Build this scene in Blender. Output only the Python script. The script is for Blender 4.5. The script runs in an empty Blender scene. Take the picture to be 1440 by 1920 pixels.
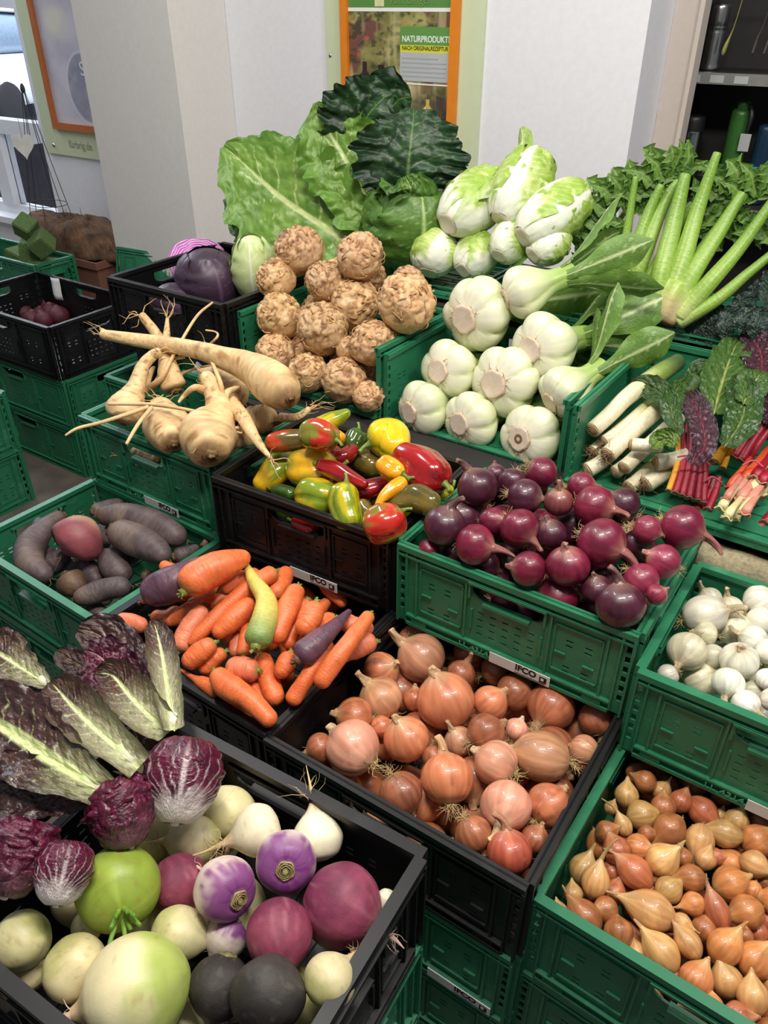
import bpy, bmesh, math, random
import numpy as np
from mathutils import Vector, Matrix, Quaternion
sc=bpy.context.scene
C=sc.collection
# ------------------------------------------------------------------ camera
cam=bpy.data.cameras.new('camera'); cam.sensor_fit='VERTICAL'; cam.sensor_height=24.0; cam.lens=24.0*1462/1920; cam.clip_start=.02; cam.clip_end=200
co=bpy.data.objects.new('camera',cam); C.objects.link(co); sc.camera=co
_p,_y=math.radians(33.15),math.radians(-34.0)
_fw=Vector((math.sin(_y)*math.cos(_p),math.cos(_y)*math.cos(_p),-math.sin(_p))); _r=Vector((math.cos(_y),-math.sin(_y),0)); _u=_r.cross(_fw)
co.matrix_world=Matrix(((_r.x,_u.x,-_fw.x,0),(_r.y,_u.y,-_fw.y,0),(_r.z,_u.z,-_fw.z,1.5),(0,0,0,1)))
# ------------------------------------------------------------------ world, light, exposure
w=bpy.data.worlds.new('world'); sc.world=w; w.use_nodes=True
nt=w.node_tree; nt.nodes.clear()
_o=nt.nodes.new('ShaderNodeOutputWorld'); _b=nt.nodes.new('ShaderNodeBackground'); _b.inputs[0].default_value=(.80,.86,.95,1); _b.inputs[1].default_value=.23
nt.links.new(_b.outputs[0],_o.inputs[0])
sc.view_settings.view_transform='Standard'; sc.view_settings.look='None'; sc.view_settings.gamma=1; sc.view_settings.exposure=0.12; sc.view_settings.use_curve_mapping=False
def area(name,loc,target,sx,sy,power,col):
    l=bpy.data.lights.new(name,'AREA'); l.shape='RECTANGLE'; l.size=sx; l.size_y=sy; l.energy=power; l.color=col
    o=bpy.data.objects.new(name,l); C.objects.link(o); o.location=loc
    o.rotation_euler=(Vector(target)-Vector(loc)).to_track_quat('-Z','Y').to_euler(); return o
area('ceiling_light',(-.15,.45,2.6),(-.5,1.0,.6),.7,.14,34,(1,.94,.84))
area('ceiling_light',(-1.5,1.0,2.8),(-1.3,1.2,.7),.7,.14,22,(1,.95,.88))
area('ceiling_light',(.6,1.3,2.7),(-.4,1.9,.9),.7,.14,22,(1,.96,.92))
area('window_daylight',(-4.4,2.2,2.4),(-2.4,.9,.6),1.4,1.2,34,(.80,.88,1))
area('street_fill',(-10,6.5,6),(-11,8,0),7,6,1800,(.92,.96,1))  # extra area lamp added over the street to brighten the view outside
# ------------------------------------------------------------------ helpers
PI=math.pi
def lin(c):
    c=np.asarray(c,float)/255.0
    return np.where(c<=.04045,c/12.92,((c+.055)/1.055)**2.4)
def H(n):
    n=n.astype(np.uint64)&np.uint64(0xffffffff)
    n=(n^(n>>np.uint64(16)))*np.uint64(0x45d9f3b)&np.uint64(0xffffffff)
    n=(n^(n>>np.uint64(16)))*np.uint64(0x45d9f3b)&np.uint64(0xffffffff)
    return ((n^(n>>np.uint64(16)))&np.uint64(0xffffff)).astype(float)/float(0xffffff)
def noise(P,seed=0):
    P=np.asarray(P,float); i=np.floor(P).astype(np.int64); f_=P-i; f_=f_*f_*(3-2*f_); out=0
    for a in (0,1):
        for b in (0,1):
            for c in (0,1):
                h=H((i[...,0]+a)*73856093^(i[...,1]+b)*19349663^(i[...,2]+c)*83492791^(seed*2654435+17))
                out=out+h*(f_[...,0] if a else 1-f_[...,0])*(f_[...,1] if b else 1-f_[...,1])*(f_[...,2] if c else 1-f_[...,2])
    return out
def fbm(P,seed=0,n=3):
    s=0;a=.5;t=0
    for k in range(n): s=s+a*noise(np.asarray(P)*2**k,seed+k*7); t+=a; a*=.5
    return s/t
def sstep(a,b,x):
    t=np.clip((x-a)/(b-a),0,1); return t*t*(3-2*t)
def mix(a,b,t):
    t=np.asarray(t)[...,None]; return np.asarray(a)*(1-t)+np.asarray(b)*t
class MB:
    def __init__(s): s.V=[];s.F=[];s.K=[];s.T=[];s.n=0
    def add(s,V,F,K=None,T=None):
        V=np.asarray(V,float).reshape(-1,3);F=np.asarray(F,int).reshape(-1,4)
        K=np.ones((len(V),3)) if K is None else np.broadcast_to(np.asarray(K,float),(len(V),3))
        T=V if T is None else np.asarray(T,float).reshape(-1,3)
        s.V.append(V);s.F.append(F+s.n);s.K.append(K);s.T.append(T);s.n+=len(V); return s
    def box(s,a,b,K=None):
        x0,y0,z0=a;x1,y1,z1=b
        V=[(x0,y0,z0),(x1,y0,z0),(x1,y1,z0),(x0,y1,z0),(x0,y0,z1),(x1,y0,z1),(x1,y1,z1),(x0,y1,z1)]
        return s.add(V,[(0,3,2,1),(4,5,6,7),(0,1,5,4),(1,2,6,5),(2,3,7,6),(3,0,4,7)],K)
    def mesh(s,name,smooth=True):
        V=np.concatenate(s.V);F=np.concatenate(s.F);K=np.concatenate(s.K);T=np.concatenate(s.T)
        m=bpy.data.meshes.new(name)
        m.vertices.add(len(V)); m.vertices.foreach_set('co',V.ravel())
        m.loops.add(F.size); m.loops.foreach_set('vertex_index',F.ravel())
        m.polygons.add(len(F)); m.polygons.foreach_set('loop_start',np.arange(0,F.size,4)); m.polygons.foreach_set('loop_total',np.full(len(F),4))
        m.polygons.foreach_set('use_smooth',np.full(len(F),smooth))
        a=m.attributes.new('Col','FLOAT_COLOR','POINT'); a.data.foreach_set('color',np.concatenate([K,np.ones((len(K),1))],1).ravel())
        a=m.attributes.new('tc','FLOAT_VECTOR','POINT'); a.data.foreach_set('vector',T.ravel())
        m.update(calc_edges=True); m.validate(); return m
    def obj(s,name,mat,parent=None,smooth=True):
        m=s.mesh(name,smooth); m.materials.append(mat); return link(name,m,parent)
def link(name,data,parent=None):
    o=bpy.data.objects.new(name,data); C.objects.link(o)
    if parent is not None: o.parent=parent
    return o
def gridF(nr,nc,wrap):
    i=np.arange(nr-1)[:,None];j=np.arange(nc if wrap else nc-1)[None,:];k=(j+1)%nc
    return np.stack([i*nc+j+0*i,i*nc+k,(i+1)*nc+k,(i+1)*nc+j],-1).reshape(-1,4)
def tag(o,label,cat,group=None,kind=None):
    if label: o['label']=label
    if cat: o['category']=cat
    if group: o['group']=group
    if kind: o['kind']=kind
    return o
def thing(name,label,cat,loc=(0,0,0),group=None,q=None):
    o=bpy.data.objects.new(name,None); C.objects.link(o); o.empty_display_size=.02; o.location=loc
    if q is not None: o.rotation_mode='QUATERNION'; o.rotation_quaternion=q
    return tag(o,label,cat,group)
def quat(axis,spin=0.0):
    return Vector(axis).normalized().to_track_quat('Z','Y')@Quaternion((0,0,1),spin)
# ------------------------------------------------------------------ materials
MATS={}
def veg(name,rough=.4,nscale=8.0,namt=.25,bump=.2,bscale=60.0,spec=.5,sss=0.0,coat=0.0,fine=0.3,transl=0.0):
    if name in MATS: return MATS[name]
    m=bpy.data.materials.new(name); m.use_nodes=True; t=m.node_tree; N=t.nodes; L=t.links; b=N['Principled BSDF']
    at=N.new('ShaderNodeAttribute'); at.attribute_name='Col'
    tc=N.new('ShaderNodeAttribute'); tc.attribute_name='tc'
    oi=N.new('ShaderNodeObjectInfo')
    n1=N.new('ShaderNodeTexNoise'); n1.inputs['Scale'].default_value=nscale; n1.inputs['Detail'].default_value=4; L.new(tc.outputs['Vector'],n1.inputs['Vector'])
    mr=N.new('ShaderNodeMapRange'); mr.inputs['From Min'].default_value=.3; mr.inputs['From Max'].default_value=.7; mr.inputs['To Min'].default_value=1-namt; mr.inputs['To Max'].default_value=1+namt*.6; L.new(n1.outputs['Fac'],mr.inputs['Value'])
    x1=N.new('ShaderNodeMix'); x1.data_type='RGBA'; x1.blend_type='MULTIPLY'; x1.inputs['Factor'].default_value=1; L.new(at.outputs['Color'],x1.inputs[6]); L.new(oi.outputs['Color'],x1.inputs[7])
    vm=N.new('ShaderNodeVectorMath'); vm.operation='SCALE'; L.new(x1.outputs[2],vm.inputs[0]); L.new(mr.outputs['Result'],vm.inputs['Scale'])
    L.new(vm.outputs['Vector'],b.inputs['Base Color'])
    b.inputs['Roughness'].default_value=rough; b.inputs['Specular IOR Level'].default_value=spec
    if coat: b.inputs['Coat Weight'].default_value=coat; b.inputs['Coat Roughness'].default_value=.08
    if sss: b.inputs['Subsurface Weight'].default_value=sss; b.inputs['Subsurface Radius'].default_value=(.012,.008,.004); b.inputs['Subsurface Scale'].default_value=.6
    ge=N.new('ShaderNodeNewGeometry'); tx=N.new('ShaderNodeTexCoord')
    n2=N.new('ShaderNodeTexNoise'); n2.inputs['Scale'].default_value=bscale; n2.inputs['Detail'].default_value=3; L.new(tx.outputs['Object'],n2.inputs['Vector'])
    ad=N.new('ShaderNodeMath'); ad.operation='MULTIPLY_ADD'; L.new(n2.outputs['Fac'],ad.inputs[0]); ad.inputs[1].default_value=fine; L.new(n1.outputs['Fac'],ad.inputs[2])
    bp=N.new('ShaderNodeBump'); bp.inputs['Strength'].default_value=bump; bp.inputs['Distance'].default_value=.004; L.new(ad.outputs[0],bp.inputs['Height']); L.new(bp.outputs[0],b.inputs['Normal'])
    if transl:
        tr=N.new('ShaderNodeBsdfTranslucent'); L.new(vm.outputs['Vector'],tr.inputs['Color']); ms=N.new('ShaderNodeMixShader'); ms.inputs[0].default_value=transl
        L.new(b.outputs[0],ms.inputs[1]); L.new(tr.outputs[0],ms.inputs[2]); L.new(ms.outputs[0],N['Material Output'].inputs['Surface'])
    MATS[name]=m; return m
def plain(name,col,rough=.5,metal=0,spec=.5,nscale=30,namt=.12,bump=.1,coat=0,emit=0):
    if name in MATS: return MATS[name]
    m=bpy.data.materials.new(name); m.use_nodes=True; t=m.node_tree; N=t.nodes; L=t.links; b=N['Principled BSDF']
    tx=N.new('ShaderNodeTexCoord'); n1=N.new('ShaderNodeTexNoise'); n1.inputs['Scale'].default_value=nscale; n1.inputs['Detail'].default_value=5; L.new(tx.outputs['Object'],n1.inputs['Vector'])
    c=lin(col); cr=N.new('ShaderNodeValToRGB'); cr.color_ramp.elements[0].position=.3; cr.color_ramp.elements[1].position=.7
    cr.color_ramp.elements[0].color=(*(c*(1-namt)),1); cr.color_ramp.elements[1].color=(*np.clip(c*(1+namt),0,1),1)
    L.new(n1.outputs['Fac'],cr.inputs[0]); L.new(cr.outputs[0],b.inputs['Base Color'])
    b.inputs['Roughness'].default_value=rough; b.inputs['Metallic'].default_value=metal; b.inputs['Specular IOR Level'].default_value=spec
    if coat: b.inputs['Coat Weight'].default_value=coat
    bp=N.new('ShaderNodeBump'); bp.inputs['Strength'].default_value=bump; bp.inputs['Distance'].default_value=.003; L.new(n1.outputs['Fac'],bp.inputs['Height']); L.new(bp.outputs[0],b.inputs['Normal'])
    if emit: b.inputs['Emission Color'].default_value=(*c,1); b.inputs['Emission Strength'].default_value=emit
    MATS[name]=m; return m
def scuffed(name,col,scuff,rough):
    """moulded plastic with pale scratches"""
    m=bpy.data.materials.new(name); m.use_nodes=True; t=m.node_tree; N=t.nodes; L=t.links; b=N['Principled BSDF']
    tx=N.new('ShaderNodeTexCoord'); mp=N.new('ShaderNodeMapping'); mp.inputs['Scale'].default_value=(40,40,160); L.new(tx.outputs['Object'],mp.inputs['Vector'])
    n1=N.new('ShaderNodeTexNoise'); n1.inputs['Scale'].default_value=1.0; n1.inputs['Detail'].default_value=6; n1.inputs['Roughness'].default_value=.7; L.new(mp.outputs[0],n1.inputs['Vector'])
    n2=N.new('ShaderNodeTexNoise'); n2.inputs['Scale'].default_value=9; n2.inputs['Detail'].default_value=4; L.new(tx.outputs['Object'],n2.inputs['Vector'])
    mu=N.new('ShaderNodeMath'); mu.operation='MULTIPLY'; L.new(n1.outputs['Fac'],mu.inputs[0]); L.new(n2.outputs['Fac'],mu.inputs[1])
    cr=N.new('ShaderNodeValToRGB'); e=cr.color_ramp.elements; c=lin(col); e[0].position=.26; e[0].color=(*c,1); e[1].position=.55; e[1].color=(*lin(scuff),1); L.new(mu.outputs[0],cr.inputs[0]); L.new(cr.outputs[0],b.inputs['Base Color'])
    b.inputs['Roughness'].default_value=rough; b.inputs['Specular IOR Level'].default_value=.45
    bp=N.new('ShaderNodeBump'); bp.inputs['Strength'].default_value=.12; bp.inputs['Distance'].default_value=.002; L.new(n2.outputs['Fac'],bp.inputs['Height']); L.new(bp.outputs[0],b.inputs['Normal'])
    MATS[name]=m; return m
M_green=scuffed('green_plastic',(40,114,80),(76,148,112),.40)
M_black=scuffed('black_plastic',(14,14,16),(48,50,54),.42)
M_onion=veg('onion_skin',rough=.30,nscale=3.2,namt=.24,bump=.24,bscale=40,coat=.25)
M_neck=veg('onion_neck',rough=.7,nscale=6,namt=.3,bump=.4,bscale=60)
M_root=veg('root_fibre',rough=.8,nscale=5,namt=.2,bump=.1)
M_rough=veg('root_skin',rough=.55,nscale=5,namt=.22,bump=.35,bscale=70)
M_carrot=veg('carrot_skin',rough=.42,nscale=6,namt=.13,bump=.28,bscale=60,sss=.1)
M_celeriac=veg('celeriac_skin',rough=.5,nscale=9,namt=.16,bump=.45,bscale=90,fine=.5)
M_gloss=veg('pepper_skin',rough=.2,nscale=4,namt=.10,bump=.05,bscale=30,coat=.6)
M_leaf=veg('leaf',rough=.42,nscale=14,namt=.18,bump=.35,bscale=60,transl=.18)
M_leafg=veg('glossy_leaf',rough=.25,nscale=14,namt=.2,bump=.6,bscale=60,coat=.15,transl=.08)
M_stalk=veg('stalk',rough=.38,nscale=5,namt=.14,bump=.25,bscale=50,sss=.08)
M_pale=veg('pale_vegetable',rough=.42,nscale=4,namt=.08,bump=.14,bscale=40,sss=.15)
# ------------------------------------------------------------------ shape builders
def catmull(P,n):
    P=np.asarray(P,float)
    if len(P)==2: return P[0]+(P[1]-P[0])*np.linspace(0,1,n)[:,None]
    Q=np.vstack([2*P[0]-P[1],P,2*P[-1]-P[-2]]); s=np.linspace(0,len(P)-1-1e-9,n); i=s.astype(int); u=(s-i)[:,None]
    a,b,c,d=Q[i],Q[i+1],Q[i+2],Q[i+3]
    return .5*(2*b+(c-a)*u+(2*a-5*b+4*c-d)*u*u+(3*b-a-3*c+d)*u**3)
def interp(pts,n):
    """resample control points (any dims) evenly by length of their first three"""
    D=catmull(pts,200); L=np.r_[0,np.cumsum(np.linalg.norm(np.diff(D[:,:3],axis=0),axis=1))]
    s=np.linspace(0,L[-1],n); return np.stack([np.interp(s,L,D[:,k]) for k in range(D.shape[1])],1)
def tube(mb,pts,nseg=12,n=24,K=None,cap=(1,1),cf=None,rmod=None,lat=1.0,seed=0):
    """swept tube; pts (x,y,z,r); rounded ends over cap*r; cf(t,ang,P)->colour, rmod(t,ang)->factor"""
    D=interp(pts,n*3); X=D[:,:3]; Rr=np.maximum(D[:,3],1e-4)
    L=np.r_[0,np.cumsum(np.linalg.norm(np.diff(X,axis=0),axis=1))]; tot=L[-1]
    # ring places: denser at the round ends
    u=np.linspace(0,1,n); e0=min(cap[0]*Rr[0],tot*.4); e1=min(cap[1]*Rr[-1],tot*.4)
    k=6; head=e0*(1-np.cos(np.linspace(0,PI/2,k))) if e0>1e-5 else np.array([0.]); tail=tot-e1*(1-np.cos(np.linspace(PI/2,0,k))) if e1>1e-5 else np.array([tot])
    s=np.r_[head,np.linspace(head[-1],tail[0],n)[1:-1],tail]
    X=np.stack([np.interp(s,L,X[:,k]) for k in range(3)],1); Rr=np.interp(s,L,Rr)
    if e0>1e-5: q=np.clip(s/e0,0,1); Rr=Rr*np.sqrt(np.clip(1-(1-q)**2,1e-5,1))
    if e1>1e-5: q=np.clip((tot-s)/e1,0,1); Rr=Rr*np.sqrt(np.clip(1-(1-q)**2,1e-5,1))
    T=np.gradient(X,axis=0); T/=np.linalg.norm(T,axis=1)[:,None]+1e-12
    A=np.cross(T[0],(0,0,1)); 
    if np.linalg.norm(A)<.05: A=np.cross(T[0],(0,1,0))
    A/=np.linalg.norm(A); As=[A]
    for k in range(1,len(T)):
        A=As[-1]-T[k]*(As[-1]@T[k]); A/=np.linalg.norm(A)+1e-12; As.append(A)
    As=np.array(As); Bs=np.cross(T,As)
    g=np.linspace(0,2*PI,nseg,endpoint=False); t=(s/tot)[:,None]+0*g; G=g[None,:]+0*t
    rr=Rr[:,None]*(rmod(t,G) if rmod else 1)
    V=X[:,None,:]+rr[...,None]*(np.cos(G)[...,None]*As[:,None,:]+lat*np.sin(G)[...,None]*Bs[:,None,:])
    TC=np.stack([np.cos(G)*.35,np.sin(G)*.35,t*tot/max(Rr.max(),1e-4)],-1)
    Kc=cf(t,G,V) if cf else (K if K is not None else (1,1,1))
    if cf: Kc=np.asarray(Kc).reshape(-1,3)
    return mb.add(V,gridF(len(s),nseg,True),Kc,TC.reshape(-1,3))
def lathe(mb,prof,nseg=40,n=36,cf=None,rmod=None,disp=None,tk=(1,1,.18)):
    """prof: (r,z) control points -> surface of revolution round Z"""
    D=interp([(a,0,b) for a,b in prof],n); g=np.linspace(0,2*PI,nseg,endpoint=False)
    r_=np.maximum(D[:,0],2e-5); t=np.linspace(0,1,n)[:,None]+0*g; G=g+0*t
    R_=r_[:,None]*(rmod(t,G) if rmod else 1)
    V=np.stack([R_*np.cos(G),R_*np.sin(G),D[:,2][:,None]+0*G],-1)
    if disp: V=disp(V,t,G)
    TC=np.stack([np.cos(G)*tk[0],np.sin(G)*tk[1],D[:,2][:,None]/max(r_.max(),1e-4)*tk[2]+0*G],-1)
    Kc=np.asarray(cf(t,G,V)).reshape(-1,3) if cf else None
    return mb.add(V,gridF(n,nseg,True),Kc,TC.reshape(-1,3))
def leafcol(base,rib,ribw,edge=None,nlat=9,k=2.2,latw=.22,seed=0,spread=0.0,fade=1.0,dark=None):
    """colour of a leaf blade: midrib, side veins, edge tint; spread = rib colour soaking into the blade near the stalk"""
    b,rb=lin(base),lin(rib); eg=lin(edge) if edge is not None else b
    def cf(t,v,w,P):
        nz=fbm(np.stack([t*7,v*4,0*t+seed],-1),seed); av=np.abs(v+(nz-.5)*.12)
        c=mix(b,eg,np.clip(av**1.5+(nz-.5)*.5,0,1))
        if dark is not None: c=mix(c,lin(dark),sstep(.45,.7,nz))
        q=t*nlat-av*k+(nz-.5)*.9; d=np.abs(q-np.floor(q)-.5)*2
        ln=sstep(1-latw*np.clip(1.25-av,.15,1.2),1.0,d)*np.clip(1.15-av,0,1)*fade
        c=mix(c,rb,ln*.85)
        rw=ribw*np.clip(1.25-t,.08,1.2)
        c=mix(c,rb,1-sstep(rw*.7,rw*1.25,np.abs(v)))
        if spread>0: c=mix(c,rb,np.clip((spread-t)/spread,0,1)**.8*np.clip(1-av*.8,0,1)*np.clip(.55+.9*(nz-.2),0,1))
        return c
    return cf
def fleaf(mb,pts,nrm,cf,cup=.2,ruff=.12,freq=5,frill=0.0,crink=0.0,cs=30,seed=0,n=46,m=21,jag=0.0,curl=0.0,vein=0.0,nlat=9,k=2.2,teeth=0.0,nteeth=5):
    """free leaf: pts (x,y,z,halfwidth) along the midrib, nrm = the way its face looks"""
    D=interp(pts,n); X=D[:,:3]; W=D[:,3]; T=np.gradient(X,axis=0); T/=np.linalg.norm(T,axis=1)[:,None]+1e-12
    nr=np.asarray(nrm,float); S=np.cross(T,nr); S/=np.linalg.norm(S,axis=1)[:,None]+1e-12; Nn=np.cross(S,T)
    t=np.linspace(0,1,n)[:,None]; v=np.linspace(-1,1,m)[None,:]; t,v=t+0*v,v+0*t; w_=W[:,None]+0*v
    nz=fbm(np.stack([t*6,v*3,0*t+3.1*seed],-1),seed)
    ww=w_*(1+jag*(noise(np.stack([t*freq*4,np.sign(v),0*t+seed],-1),seed+3)-.5)*np.abs(v))
    if teeth: q=t*nteeth; ww=ww*(1-teeth*(q-np.floor(q)))
    a=v*curl
    lat=ww*(np.sin(a)/curl if curl>1e-3 else v); up=ww*((1-np.cos(a))/curl if curl>1e-3 else 0)
    h=up+cup*w_*v*v+ruff*w_*np.abs(v)**2.2*np.sin(2*PI*freq*t+np.sign(v)*1.3+seed+3*nz)
    P=X[:,None,:]+lat[...,None]*S[:,None,:]
    if frill: h=h+frill*w_*np.abs(v)**5*np.sin(2*PI*freq*3.1*t+np.sign(v)*.7+seed+6*nz)
    if crink: h=h+crink*(np.abs(fbm(P*cs,seed+5,3)-.5)*4-.6)*np.clip(np.abs(v)*4,0,1)
    if vein:
        q=t*nlat-np.abs(v)*k; d=np.abs(q-np.floor(q)-.5)*2; h=h-vein*d**3*np.clip(1.1-np.abs(v),0,1)-vein*1.5*np.exp(-(v/.09)**2)
    V=P+h[...,None]*Nn[:,None,:]
    return mb.add(V,gridF(n,m,False),np.asarray(cf(t,v,w_,V)).reshape(-1,3),np.stack([v*.8,0*v,t*2],-1).reshape(-1,3))
def wleaf(mb,prof,L,lon,hw,cf,off=.0,flare=0.0,fp=3,ruff=0.0,freq=5,crink=0.0,cs=40,seed=0,n=34,m=21,t0=.02,t1=1.0,dz=0.0,taper=None):
    """leaf wrapped round a head: prof(t)->radius, axis Z of length L"""
    t=np.linspace(t0,t1,n)[:,None]; v=np.linspace(-1,1,m)[None,:]; t,v=t+0*v,v+0*t
    h=hw(t) if callable(hw) else hw; th=lon+v*h
    nz=fbm(np.stack([t*6,v*3,0*t+2.3*seed],-1),seed)
    r_=prof(t)+off+flare*np.clip(t,0,1)**fp+ruff*np.abs(v)**2*np.sin(2*PI*freq*t+seed+np.sign(v)+4*nz)*np.clip(t*1.5,0,1)+ruff*.8*np.clip((t-.8)/.2,0,1)*np.sin(v*9+seed)
    z=L*t+dz
    V=np.stack([r_*np.cos(th),r_*np.sin(th),z],-1)
    if crink: r2=crink*(np.abs(fbm(V*cs,seed+5,2)-.5)*2-.4)*np.clip(np.abs(v)*4,0,1); V=np.stack([(r_+r2)*np.cos(th),(r_+r2)*np.sin(th),z],-1)
    return mb.add(V,gridF(n,m,False),np.asarray(cf(t,v,1.0,V)).reshape(-1,3),np.stack([v*.8,0*v,t*2],-1).reshape(-1,3))
def hairs(mb,base,d,n,L,r_,K,seed,spread=.9,curl=.6,k=7):
    """a tuft of thin curly roots"""
    rg=np.random.default_rng(seed); d=np.asarray(d,float); d/=np.linalg.norm(d)
    for _ in range(n):
        v=d+rg.normal(0,spread*.5,3); v/=np.linalg.norm(v); p=np.asarray(base,float)+rg.normal(0,L*.06,3); l=L*rg.uniform(.5,1.15); P=[]
        for j in range(k):
            P.append((*p,r_*(1-.75*j/(k-1)))); p=p+v*l/(k-1); v=v+rg.normal(0,curl*.55,3); v/=np.linalg.norm(v)
        kk=np.asarray(K)*rg.uniform(.75,1.15)
        tube(mb,P,nseg=4,n=8,K=kk,cap=(0,0))
    return mb
def text(name,body,size,loc,q,mat,parent=None,ext=.0006,align='LEFT',bold=0.0,sx=1.0):
    c=bpy.data.curves.new(name,'FONT'); c.body=body; c.size=size; c.extrude=ext; c.align_x=align; c.align_y='BOTTOM'; c.offset=bold
    o=link(name,c,parent); c.materials.append(mat); o.location=loc; o.rotation_mode='QUATERNION'; o.scale=(sx,1,1)
    dg=bpy.context.evaluated_depsgraph_get(); me=bpy.data.meshes.new_from_object(o.evaluated_get(dg)); bpy.data.objects.remove(o); o=link(name,me,parent); o.location=loc; o.rotation_mode='QUATERNION'; o.rotation_quaternion=q; o.scale=(sx,1,1); return o

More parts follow.
